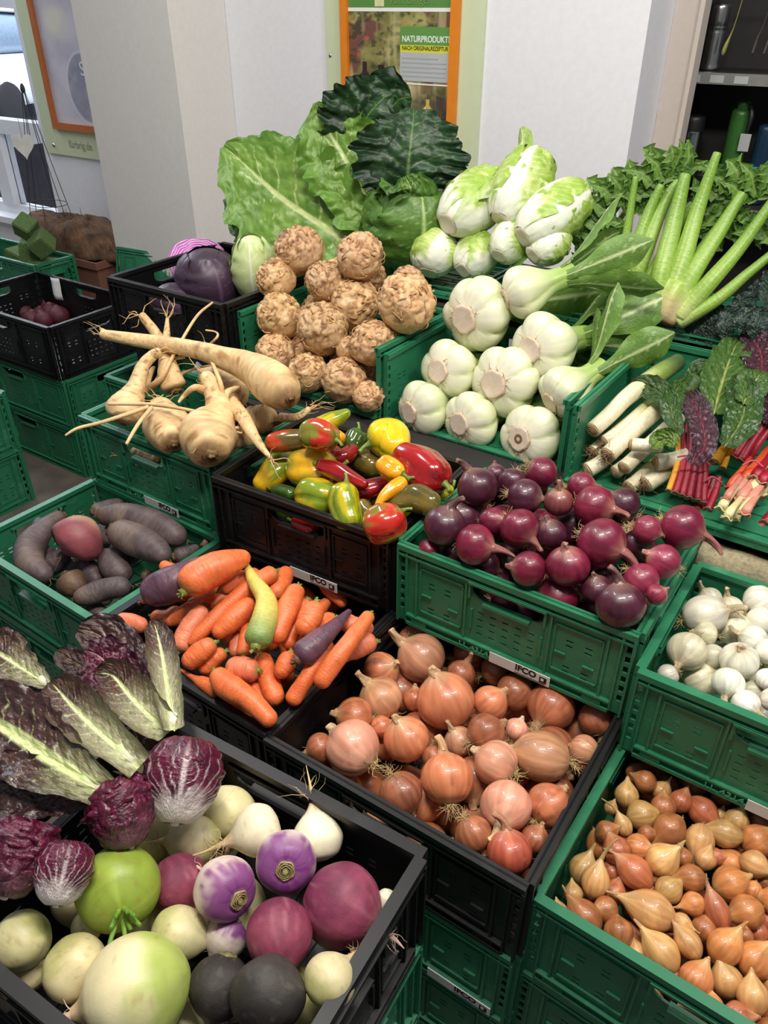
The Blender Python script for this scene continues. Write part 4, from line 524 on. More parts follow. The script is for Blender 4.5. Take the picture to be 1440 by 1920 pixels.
('carrot', [(-0.5786, 0.6956, 0.6574, 0.012), (-0.5758, 0.6466, 0.6414, 0.0129), (-0.5813, 0.6067, 0.6109, 0.0134)], 'o', 'blunt orange carrot at the right front, leaning on the crate rim', ''),
('carrot', [(-0.545, 0.7702, 0.6929, 0.0103), (-0.5391, 0.7026, 0.6845, 0.0141), (-0.5428, 0.6628, 0.6665, 0.015), (-0.5459, 0.6326, 0.6459, 0.0129)], 'o', 'long peeled orange carrot at the far right, end pointing up', ''),
('carrot', [(-0.7063, 0.5788, 0.635, 0.0119), (-0.6727, 0.5704, 0.6301, 0.0199), (-0.6278, 0.5683, 0.6295, 0.0167), (-0.5726, 0.5618, 0.616, 0.013)], 'o', 'orange carrot at the front with knobbly crown, tip at the front rim', ''),
('carrot',[(-0.8255,0.6403,0.6959,0.0207),(-0.8223,0.6717,0.7068,0.0292),(-0.8028,0.716,0.7151,0.0251),(-0.7845,0.7574,0.7153,0.0105)],'o','large orange carrot with green crown at the upper left',''),
('carrot',[(-0.9029,0.6159,0.6607,0.0194),(-0.89,0.6407,0.6726,0.0299),(-0.8667,0.671,0.6837,0.0293),(-0.8602,0.7251,0.6935,0.0133)],'p','largest dark purple carrot at the left rim beside the large orange one',''),
('carrot', [(-0.6494, 0.6171, 0.6362, 0.0125), (-0.6632, 0.6122, 0.6335, 0.0185), (-0.7036, 0.6025, 0.6274, 0.0175)], 'k', 'short pinkish carrot with green crown pointing right, front middle', ''),
('carrot', [(-0.6788, 0.6533, 0.6252, 0.0139), (-0.6404, 0.6265, 0.6135, 0.0169), (-0.6037, 0.6028, 0.601, 0.0147)], 'o', 'orange carrot with blunt end down, front middle beneath yellow one', ''),
('carrot', [(-0.7407, 0.6182, 0.647, 0.011), (-0.7532, 0.5991, 0.6367, 0.0172), (-0.7681, 0.5704, 0.6182, 0.0141)], 'o', 'orange carrot at the left, green crown pointing right', ''),
('carrot',[(-0.7326,0.63,0.6227,0.01),(-0.7462,0.6092,0.6115,0.0149),(-0.7501,0.5869,0.5977,0.0118)],'o','small orange carrot just in front of the left one',''),
('carrot',[(-0.6908,0.5702,0.6032,0.0134),(-0.7267,0.5709,0.603,0.0109),(-0.7501,0.5708,0.6025,0.0049),(-0.7847,0.5721,0.6027,0.0016)],'o','thin carrot at the left front rim with stringy root end',''),
('carrot', [(-0.7572, 0.7857, 0.6741, 0.016), (-0.7642, 0.7343, 0.6752, 0.015), (-0.7798, 0.6727, 0.6519, 0.0141), (-0.7883, 0.6291, 0.6333, 0.012), (-0.7943, 0.6077, 0.6212, 0.0044)], 'o', 'straight orange carrot with dark green crown, long and thin, upper middle', ''),
('carrot',[(-0.7397,0.711,0.6689,0.0128),(-0.7451,0.669,0.6587,0.0182),(-0.7568,0.6297,0.6425,0.0112)],'o',"plump orange carrot behind the yellow carrot's left side",''),
('carrot', [(-0.6877, 0.7648, 0.687, 0.0141), (-0.6725, 0.7158, 0.6766, 0.0193), (-0.6554, 0.6625, 0.6551, 0.0152)], 'o', 'broad orange carrot right of the yellow one, crown hidden', ''),
('carrot', [(-0.6308, 0.7422, 0.696, 0.0136), (-0.6259, 0.7228, 0.6859, 0.0196), (-0.6191, 0.6865, 0.6716, 0.0151)], 'o', 'orange carrot with pale leafy stub pointing up, upper right', ''),
('carrot',[(-0.8109,0.5946,0.6077,0.0164),(-0.8158,0.6335,0.629,0.0186),(-0.8216,0.6732,0.6443,0.0147)],'k','pinkish carrot at the far left with olive crown at bottom',''),
('carrot', [(-0.8102, 0.7017, 0.6645, 0.0124), (-0.7989, 0.7329, 0.6691, 0.0145), (-0.7825, 0.7735, 0.6689, 0.0134)], 'o', 'orange carrot across the upper middle, round end left', ''),
('carrot', [(-0.7728, 0.8317, 0.6402, 0.0139), (-0.7523, 0.7922, 0.6466, 0.0176), (-0.7415, 0.7541, 0.6469, 0.0152)], 'o', 'orange carrot behind, upper middle right, end pointing up', ''),
('carrot',[(-0.5284,0.7617,0.6489,0.0123),(-0.5445,0.7395,0.6494,0.0189),(-0.5731,0.7058,0.6359,0.0152)],'k','orange carrot with green leaf stub at the far right corner',''),
('carrot',[(-0.8392,0.6846,0.6345,0.0133),(-0.8541,0.6563,0.6237,0.0165),(-0.874,0.6307,0.6109,0.0066)],'o','orange carrot beneath the large one at upper left',''),
('carrot',[(-0.9386,0.5823,0.623,0.0131),(-0.9133,0.5862,0.6261,0.0169),(-0.8781,0.5938,0.6315,0.0115)],'k','short orange carrot at the far left rim beyond the radicchio',''),
('carrot',[(-0.6997,0.6354,0.624,0.0105),(-0.7147,0.6574,0.6326,0.0119),(-0.7326,0.6851,0.6407,0.0115)],'o',"small carrot end beneath the yellow carrot's crown",''),
('carrot',[(-0.6716,0.7656,0.6629,0.0129),(-0.6632,0.7266,0.6529,0.0139),(-0.6457,0.6794,0.6348,0.0111)],'o','orange carrot in shade right of the yellow carrot',''),
('carrot',[(-0.6261,0.6666,0.6469,0.0136),(-0.6196,0.6441,0.6396,0.0155),(-0.6191,0.6244,0.6315,0.0089)],'o','orange carrot with pointed tip below the purple one',''),
('carrot', [(-0.7424, 0.6748, 0.6245, 0.0115), (-0.7332, 0.6546, 0.6168, 0.0127), (-0.7263, 0.6368, 0.6088, 0.0088)], 'k', 'short carrot left of the yellow carrot, middle', ''),
('carrot',[(-0.843,0.6008,0.6162,0.0115),(-0.8343,0.5869,0.6079,0.0114)],'o','carrot end peeping out behind the radicchio at the left',''),
('carrot',[(-0.6045,0.7642,0.6585,0.0138),(-0.5726,0.763,0.6585,0.0149),(-0.5426,0.7743,0.6569,0.0124)],'k','pale orange carrot in the back right behind the purple one',''),
('carrot',[(-0.6296,0.7755,0.6424,0.0129),(-0.6197,0.7369,0.6461,0.0144),(-0.6192,0.7061,0.6446,0.0123)],'o','orange carrot in shade under the purple carrot',''),
('carrot',[(-0.686,0.6099,0.5975,0.0138),(-0.652,0.6082,0.5972,0.0145),(-0.6255,0.5953,0.5903,0.0119)],'o','dark shaded carrot low between the front carrots',''),
('carrot', [(-0.7048, 0.5749, 0.5825, 0.0122), (-0.669, 0.5716, 0.581, 0.0144), (-0.6346, 0.5737, 0.583, 0.0118)], 'o', 'carrot low behind the front rim, left of the front knobbly one', ''),
('carrot',[(-0.9192,0.6371,0.6017,0.0121),(-0.8886,0.6454,0.6062,0.0147),(-0.8783,0.6691,0.6162,0.0134)],'o','carrot under the large purple one at the left',''),
('carrot',[(-0.8306,0.6916,0.6186,0.01),(-0.823,0.7181,0.6255,0.0114),(-0.8018,0.7398,0.629,0.0088)],'o','small round carrot end left of the long thin carrot',''),
('beetroot',[(-1.2403,0.7498,0.612,0.0232),(-1.2113,0.7044,0.6075,0.0542),(-1.213,0.6749,0.5927,0.0192)],'r','round dusty red beetroot with brown scarred crown','round'),
('beetroot', [(-1.1737, 0.765, 0.6129, 0.0278), (-1.1111, 0.7692, 0.6131, 0.0322), (-1.0473, 0.7661, 0.6131, 0.0252), (-1.0112, 0.7619, 0.613, 0.0131)], 'g', 'long grey beetroot with brown crown end, lying above the middle', ''),
('beetroot', [(-1.1191, 0.6151, 0.5595, 0.0098), (-1.1058, 0.6318, 0.5641, 0.019), (-1.0819, 0.6634, 0.5714, 0.0216), (-1.0454, 0.6921, 0.5766, 0.0179)], 'g', 'long thin grey beetroot in the front, stub pointing left', ''),
('beetroot', [(-1.1845, 0.7426, 0.5674, 0.0198), (-1.1466, 0.7331, 0.5563, 0.0281), (-1.1019, 0.7234, 0.5451, 0.0238)], 'g', 'oval grey beetroot standing in the middle, thick end up', ''),
('beetroot',[(-1.2197,0.7133,0.5482,0.0166),(-1.1922,0.7069,0.537,0.0217),(-1.1568,0.6976,0.5254,0.0163)],'g','smaller oval beetroot left of the middle one',''),
('beetroot',[(-1.3155,0.7569,0.6023,0.013),(-1.3199,0.7194,0.599,0.0175),(-1.3096,0.6644,0.58,0.0303),(-1.2632,0.6294,0.572,0.027),(-1.2013,0.625,0.5715,0.0157)],'g','curved grey beetroot bent along the left crate side',''),
('beetroot',[(-1.2579,0.7903,0.6032,0.017),(-1.2088,0.8214,0.6023,0.0299),(-1.1214,0.831,0.6014,0.0333),(-1.0452,0.8345,0.6009,0.0202)],'g','largest long grey beetroot lying at the back under the parsnip crate',''),
('beetroot',[(-1.2011,0.659,0.5597,0.0192),(-1.1848,0.6553,0.549,0.0294),(-1.1458,0.6517,0.5485,0.0189)],'b','rough brown round beetroot root end beside the curved one',''),
('beetroot',[(-1.1445,0.6439,0.5219,0.0146),(-1.1099,0.6434,0.5221,0.0194),(-1.07,0.6417,0.522,0.0142)],'g','small grey beetroot poking up at the front corner',''),
('beetroot', [(-1.0536, 0.8058, 0.5705, 0.0163), (-1.0416, 0.8294, 0.5692, 0.0177), (-1.0322, 0.8577, 0.5763, 0.006)], 'g', 'grey beetroot lying at the right, thin end up right', ''),
('beetroot',[(-1.0671,0.7399,0.5618,0.0134),(-1.0522,0.7432,0.562,0.0127)],'b','small brown beetroot stub at the right of the middle',''),
('beetroot',[(-1.3782,0.7361,0.5781,0.0118),(-1.3622,0.7202,0.5764,0.0151),(-1.3425,0.7015,0.5739,0.0122)],'g','small beetroot with thin root at the upper left',''),
('beetroot',[(-1.0583,0.8935,0.5529,0.0137),(-1.0438,0.8978,0.552,0.0136)],'r','pink beetroot peeping out at the right corner',''),
('beetroot',[(-1.0573,0.6628,0.5415,0.0124),(-1.046,0.6732,0.5435,0.0136)],'r','pink beetroot low behind the front right rim',''),
('beetroot',[(-1.3202,0.8198,0.5726,0.0142),(-1.3132,0.8529,0.57,0.0165),(-1.3009,0.8912,0.5648,0.0145)],'g','beetroot in shade at the back beneath the handle hole',''),
('beetroot',[(-1.258,0.9157,0.5499,0.0219),(-1.2046,0.9238,0.5477,0.0238),(-1.1547,0.9293,0.546,0.0178)],'g','dark beetroot in the back shade right',''),
('beetroot', [(-1.333, 0.6372, 0.5335, 0.0153), (-1.2873, 0.6354, 0.5334, 0.0151)], 'g', 'dark beetroot under the curved one, left corner', ''),
('parsnip',[(-0.8992,1.0183,0.8753,0.0209),(-0.9558,1.0448,0.8779,0.0431),(-1.0495,1.0773,0.8811,0.033),(-1.1173,1.0694,0.8902,0.0235),(-1.1978,1.0704,0.8902,0.0187),(-1.2939,1.0555,0.8887,0.0167),(-1.371,1.0222,0.8953,0.0128),(-1.4296,1.0129,0.8943,0.0105)],'a','longest parsnip lying on top with forked cut tip pointing left','fork'),
('parsnip',[(-0.994,0.8885,0.7822,0.0315),(-1.0363,0.9278,0.7961,0.0568),(-1.0568,0.9796,0.8213,0.0294),(-1.0946,1.0055,0.8538,0.0186),(-1.1245,1.0159,0.8749,0.0135)],'a','fat parsnip at the front with stringy root beard','beard'),
('parsnip', [(-1.1132, 0.9032, 0.7636, 0.0258), (-1.1653, 0.9346, 0.7767, 0.0483), (-1.2022, 0.9581, 0.799, 0.0268), (-1.2195, 0.9713, 0.8103, 0.0139)], 'a', 'wide striped parsnip in the middle, crown resting on the front wall', ''),
('parsnip',[(-1.2634,0.8977,0.7729,0.0268),(-1.263,0.917,0.7948,0.0399),(-1.2682,0.9561,0.8287,0.0201),(-1.275,0.9868,0.8618,0.0139),(-1.2789,1.0184,0.875,0.0117),(-1.2598,1.0289,0.886,0.0101)],'a','parsnip at the left with several upright prongs','prongs'),
('parsnip', [(-1.2267, 1.0237, 0.8055, 0.0277), (-1.2537, 1.0367, 0.8368, 0.0238), (-1.294, 1.0731, 0.8704, 0.0121), (-1.3404, 1.1281, 0.9159, 0.0033)], 'a', 'parsnip standing at the back, tip up behind the longest', ''),
('parsnip', [(-1.3291, 1.098, 0.8329, 0.0166), (-1.3628, 1.11, 0.874, 0.0125), (-1.4124, 1.1143, 0.9144, 0.0092)], 'a', 'pale parsnip behind, thin end poking up at the left back', ''),
('parsnip',[(-1.0037,1.0856,0.7719,0.0193),(-1.0329,1.0782,0.7712,0.0302),(-1.0764,1.0631,0.7696,0.0195)],'a','parsnip in the right corner with ringed crown',''),
('parsnip',[(-1.0668,1.0279,0.8261,0.0113),(-0.9911,0.9832,0.8217,0.0137),(-0.9149,0.9347,0.8169,0.009),(-0.8533,0.9025,0.8137,0.003)],'a','thin ringed parsnip hanging over the right wall onto the peppers',''),
('parsnip',[(-1.2351,1.1198,0.8031,0.0247),(-1.164,1.1099,0.8022,0.0423),(-1.0986,1.0842,0.7897,0.0236)],'a','pinkish parsnip under the longest one at the back',''),
('parsnip',[(-1.0235,1.0473,0.7481,0.0154),(-1.038,1.0234,0.7457,0.0237),(-1.0459,0.9874,0.7421,0.0151)],'a','parsnip low between the fat one and the right wall',''),
('parsnip',[(-1.2118,0.9322,0.6809,0.0134),(-1.2535,0.9381,0.6787,0.02),(-1.2945,0.9324,0.6779,0.0138)],'a','parsnip seen through the front handle hole',''),
('parsnip',[(-0.9824,1.0745,0.7908,0.0098),(-0.9403,1.0776,0.8012,0.0082),(-0.9248,1.107,0.8141,0.0052)],'a',"forked root end lying over the pepper crate's back left corner",''),
('pepper',[(-0.5831,0.9196,0.7916,0.0215),(-0.5973,0.8908,0.7788,0.0319),(-0.6303,0.8716,0.7701,0.0259)],'rg','red bell pepper with green stem end facing front right corner','bell'),
('pepper',[(-0.708,0.932,0.7996,0.0226),(-0.6956,0.9074,0.7713,0.027),(-0.6588,0.8827,0.7443,0.021)],'yg','upright olive yellow block pepper at the front with stem on top','block'),
('pepper',[(-0.7286,0.9312,0.7497,0.0267),(-0.7771,0.9261,0.7483,0.035),(-0.8112,0.9132,0.7431,0.0237)],'gy','green and yellow bell pepper at the front left of the upright one','bell'),
('pepper',[(-0.6085,0.9706,0.8182,0.0095),(-0.6167,0.9478,0.8117,0.0126),(-0.6232,0.9237,0.8034,0.0094),(-0.6251,0.8998,0.7936,0.0025)],'y','small curved yellow hot pepper below the orange one','horn'),
('pepper',[(-0.6233,0.9855,0.8148,0.0129),(-0.6511,0.9882,0.8156,0.0195),(-0.6815,0.9984,0.818,0.0151)],'y','small wrinkled orange yellow pepper near the middle','bell'),
('pepper',[(-0.5557,1.0113,0.8064,0.0289),(-0.615,1.0287,0.8098,0.0387),(-0.6776,1.0489,0.8127,0.0268)],'r','large dark red bell pepper at the right back','bell'),
('pepper',[(-0.7652,1.0822,0.7894,0.03),(-0.7396,1.1187,0.7927,0.0366),(-0.6979,1.0788,0.7882,0.0246)],'yy','lobed lemon yellow bell pepper on top at the back','bell'),
('pepper', [(-0.7965, 0.9623, 0.7913, 0.0115), (-0.7556, 0.9643, 0.7914, 0.0168), (-0.7198, 0.9604, 0.7896, 0.0139), (-0.6809, 0.9582, 0.7882, 0.0072)], 'r', 'slim bright red pepper in the middle, stem to the left', 'horn'),
('pepper',[(-0.7829,1.0059,0.7718,0.0279),(-0.8274,0.9827,0.7653,0.0377),(-0.8726,0.9641,0.7596,0.0274)],'yo','two-lobed yellow and olive bell pepper left of the middle','bell'),
('pepper',[(-0.9147,1.0324,0.7534,0.0184),(-0.9114,0.9759,0.7353,0.0282),(-0.9216,0.9251,0.7134,0.0143)],'gy','long green and yellow pepper along the left wall','block'),
('pepper', [(-0.918, 0.9573, 0.7983, 0.0162), (-0.8888, 0.9843, 0.8035, 0.0204), (-0.8544, 1.0113, 0.8073, 0.0169)], 'ro', 'red and brown block pepper at the back left, stem left', 'block'),
('pepper',[(-0.7654,0.9823,0.8421,0.0221),(-0.8081,0.9809,0.8422,0.029),(-0.837,0.9619,0.8385,0.0223)],'rg','red orange bell pepper on top at the back left','bell'),
('pepper',[(-0.8357,1.0058,0.8387,0.0152),(-0.818,1.0443,0.8433,0.016),(-0.7982,1.0694,0.8565,0.007)],'yg','olive yellow pointed pepper topmost at the back','horn'),
('pepper',[(-0.8038,1.0243,0.828,0.0096),(-0.7748,1.0127,0.8269,0.0109)],'y','small orange pepper tucked under the topmost ones','bell'),
('pepper',[(-0.8107,1.112,0.7958,0.0189),(-0.805,1.0832,0.7767,0.0181),(-0.7968,1.1225,0.7785,0.0146)],'g','dark green curled pepper at the middle back','bell'),
('pepper', [(-0.7353, 1.0827, 0.7428, 0.0224), (-0.7824, 1.088, 0.7442, 0.0248), (-0.84, 1.0883, 0.7447, 0.017)], 'ob', 'brownish green pointed pepper in the middle, curled stem right', 'block'),
('pepper',[(-0.5351,0.9598,0.7917,0.0187),(-0.5846,0.9624,0.7931,0.024),(-0.6196,0.9307,0.7835,0.0126)],'ob','dark olive long pepper by the right wall','block'),
('pepper',[(-0.723,0.9645,0.7525,0.0135),(-0.6959,0.9894,0.7598,0.0182),(-0.6645,1.0244,0.7681,0.0149)],'r','dark red long pepper lying under the small yellow one','block'),
('pepper',[(-0.8319,1.049,0.7725,0.0143),(-0.7984,1.0376,0.7709,0.0163),(-0.7937,1.0793,0.7748,0.0144)],'r','dark red pepper deep in the middle','block'),
('pepper',[(-0.5655,1.054,0.7761,0.0106),(-0.5722,1.019,0.7707,0.0118)],'yg','small yellow green pepper at the far right corner','bell'),
('pepper',[(-0.7963,0.8836,0.7115,0.0134),(-0.7429,0.8854,0.7113,0.0146)],'r','red pepper seen through the front handle hole','block'),
('pepper',[(-0.8842,0.93,0.7239,0.0141),(-0.8302,0.9367,0.7256,0.0153)],'g','dark green pepper low at the left front','block'),
('pepper',[(-0.6877,0.9401,0.7603,0.0143),(-0.6456,0.9199,0.7524,0.0142)],'ob','brown pepper low between the front peppers','block'),
('pepper',[(-0.7593,0.9497,0.7117,0.0171),(-0.6851,0.9418,0.7074,0.0168)],'r','orange red pepper in shade under the front bell pepper','block'),
('leek', [(-0.3958, 1.2654, 0.8479, 0.0148), (-0.3827, 1.3122, 0.8647, 0.015), (-0.3709, 1.366, 0.8832, 0.0159), (-0.3451, 1.4462, 0.9033, 0.0187), (-0.3256, 1.5212, 0.9122, 0.016)], 'a', 'thick leek at the upper left, topmost, clean cut end', ''),
('leek',[(-0.3532,1.2394,0.8216,0.0152),(-0.3398,1.2904,0.8394,0.0154),(-0.323,1.3469,0.8586,0.0156),(-0.3009,1.4204,0.8771,0.0159),(-0.2809,1.4876,0.894,0.0188)],'a','thick leek in the middle with hairy root end',''),
('leek',[(-0.3165,1.2427,0.8526,0.012),(-0.2933,1.2502,0.8546,0.0114),(-0.2655,1.2598,0.8571,0.0113)],'a','short pale leek lying sideways across the others',''),
('leek',[(-0.3183,1.2314,0.8098,0.0133),(-0.3075,1.2661,0.8235,0.0128),(-0.2923,1.3178,0.8415,0.013),(-0.2759,1.3891,0.8594,0.0133)],'a','leek with split base end under the sideways one',''),
('leek', [(-0.3769, 1.2819, 0.8221, 0.0126), (-0.3616, 1.3107, 0.8344, 0.0127), (-0.3429, 1.3719, 0.8548, 0.0129), (-0.3233, 1.4542, 0.8754, 0.0144)], 'a', 'leek under the topmost one, root end in shade', ''),
('leek',[(-0.3806,1.2246,0.7878,0.0148),(-0.3645,1.2506,0.7994,0.0137),(-0.3461,1.3095,0.8192,0.0133)],'a','leek with round end at the far left bottom',''),
('leek',[(-0.3915,1.2762,0.7981,0.0146),(-0.3782,1.3068,0.8108,0.0134),(-0.3602,1.3782,0.8338,0.0137)],'a','dark rooted leek at the left between others',''),
('leek',[(-0.3344,1.2389,0.7916,0.0123),(-0.3204,1.2698,0.8044,0.0118),(-0.304,1.3273,0.8238,0.012)],'a','slim leek with cut end at the lower middle',''),
('leek', [(-0.2717, 1.2538, 0.8256, 0.0154), (-0.2491, 1.2704, 0.8298, 0.0137), (-0.2275, 1.2981, 0.8368, 0.0126)], 'a', 'leek end beside the chard, upper of the right pair', ''),
('leek', [(-0.2761, 1.2353, 0.7884, 0.0155), (-0.2584, 1.2634, 0.8005, 0.0144), (-0.2408, 1.3008, 0.8149, 0.0139)], 'a', 'leek with brown root plate, lowest at the right', ''),
('leek',[(-0.3031,1.2311,0.7745,0.014),(-0.2895,1.2668,0.7886,0.0135),(-0.2752,1.3225,0.8076,0.0131)],'a','leek with root plate at the bottom middle','')],
'branch':{'fat parsnip at the front with stringy root beard':[
[(-1.0561,0.9881,0.814,0.0096),(-1.0627,1.0104,0.844,0.0074),(-1.069,1.0384,0.844,0.006),(-1.066,1.0569,0.844,0.003)],
[(-1.0472,0.984,0.814,0.0066),(-1.0246,0.9503,0.814,0.005),(-1.0209,0.9338,0.814,0.0036)],
[(-1.1061,1.0025,0.844,0.0097),(-1.1062,0.9703,0.864,0.0066),(-1.1268,0.9566,0.844,0.0044),(-1.1154,0.9333,0.844,0.0025)],
[(-1.0796,1.0088,0.824,0.0082),(-1.0685,1.0064,0.864,0.0051),(-1.1438,1.0581,0.884,0.0038),(-1.2064,1.1041,0.894,0.0024)],
[(-1.0103,0.9646,0.804,0.0036),(-0.9923,0.9767,0.804,0.0036),(-0.9789,0.9621,0.804,0.0025),(-0.9931,0.9592,0.804,0.0018)]],
'parsnip at the left with several upright prongs':[
[(-1.2885,0.9861,0.804,0.0111),(-1.2981,1.0269,0.834,0.0056),(-1.3087,1.0444,0.834,0.0032)],
[(-1.286,0.9993,0.804,0.0088),(-1.2367,1.0042,0.844,0.0054),(-1.2496,1.0535,0.874,0.0039),(-1.2918,1.1674,0.914,0.0033),(-1.3112,1.241,0.924,0.0026)],
[(-1.2794,1.0038,0.804,0.008),(-1.2735,1.0235,0.824,0.0064),(-1.2713,1.0486,0.854,0.0048),(-1.2381,1.0726,0.864,0.0032)],
[(-1.0769,0.9543,0.824,0.0033),(-1.115,0.9286,0.834,0.0036),(-1.1762,0.9076,0.834,0.004),(-1.2445,0.8636,0.834,0.0029)],
[(-1.1665,0.8989,0.834,0.0044),(-1.1739,0.859,0.834,0.0043),(-1.1892,0.8007,0.834,0.0035),(-1.205,0.7623,0.834,0.0031),(-1.2174,0.7412,0.824,0.0021)],
[(-1.1572,0.9001,0.834,0.0047),(-1.1313,0.8492,0.834,0.0039),(-1.1193,0.8163,0.824,0.0035),(-1.1115,0.7929,0.814,0.0031)]],
'parsnip standing at the back, tip up behind the longest':[
[(-1.2649,1.0521,0.794,0.0073),(-1.2487,1.0643,0.824,0.004),(-1.2049,1.0855,0.844,0.0024),(-1.1797,1.1273,0.844,0.0016)]],
'longest parsnip lying on top with forked cut tip pointing left':[
[(-1.4757,1.0664,0.864,0.0076),(-1.5105,1.0791,0.864,0.0056),(-1.5264,1.083,0.864,0.0043)],
[(-1.2259,1.1342,0.874,0.0024),(-1.2069,1.1437,0.894,0.0028),(-1.2304,1.1621,0.894,0.002),(-1.2572,1.1579,0.894,0.002)]],
'pinkish parsnip under the longest one at the back':[
[(-1.2756,1.1614,0.774,0.0128),(-1.3072,1.1769,0.784,0.0086)]]},
'spec':{'pak':[
((-0.5432, 1.2822, 0.7797), (0.2455, 0.9443, -0.2194), 0.0665, 2.7, 1, 'pak choi at the front right of the pile, round cut base with small hole'),
((-0.677,1.279,0.7759),(0.2362,0.9673,-0.0925),0.0633,2.7,1,'pak choi lowest in the middle of the pile'),
((-0.7957, 1.2746, 0.7706), (0.3432, 0.938, -0.0488), 0.0624, 2.7, 1, 'pak choi lowest at the left, dull pinkish cut base'),
((-0.6371,1.3416,0.851),(0.1511,0.9705,-0.1879),0.0773,2.7,1,'pak choi in the centre of the pile with round pinkish base'),
((-0.7671, 1.34, 0.849), (0.1785, 0.9637, -0.1985), 0.0671, 2.7, 1, 'pak choi at the left of the pile, second from the bottom'),
((-0.5106,1.3367,0.845),(0.4189,0.8338,0.3596),0.0556,3.0,2,'pak choi leaning on the right crate wall with torn base'),
((-0.5901, 1.3964, 0.9167), (0.2966, 0.9503, -0.0944), 0.0705, 3.0, 2, 'pak choi at the upper right of the pile, large flat cut base'),
((-0.7537, 1.4173, 0.9417), (0.1904, 0.9813, -0.0282), 0.0811, 2.8, 3, 'pak choi at the upper left of the pile, frayed brown ring at base'),
((-0.6801, 1.4559, 0.9881), (0.6849, 0.6653, 0.2972), 0.0556, 3.3, 4, 'topmost pak choi lying on its side, green leaves fanned to the right')],
'chin':[
((-0.9414,1.66,1.065),(0.2344,0.893,0.3843),0.0651,3.1,'chinese cabbage at the upper left with a leaf flaring up'),
((-0.8212, 1.7, 1.0822), (0.122, 0.7243, 0.6786), 0.0613, 3.1, 'topmost chinese cabbage, leaning upright to the right'),
((-0.7461, 1.66, 1.0613), (0.3922, 0.8173, 0.4222), 0.0572, 3.4, 'chinese cabbage at the right, nearest the celery leaves'),
((-0.9763,1.64,0.9495),(-0.1426,0.6712,0.7274),0.0545,2.0,'chinese cabbage standing lowest at the left of its crate'),
((-0.8922, 1.66, 0.9634), (0.104, 0.8817, 0.4602), 0.0484, 2.4, 'chinese cabbage lowest in the middle, between two others'),
((-0.8014,1.66,1.0121),(0.1399,0.867,0.4782),0.0442,2.4,'chinese cabbage under the topmost one'),
((-0.716, 1.66, 1.0248), (0.2767, 0.8774, 0.3919), 0.043, 2.4, 'chinese cabbage lowest at the right, behind the pak choi leaves')],
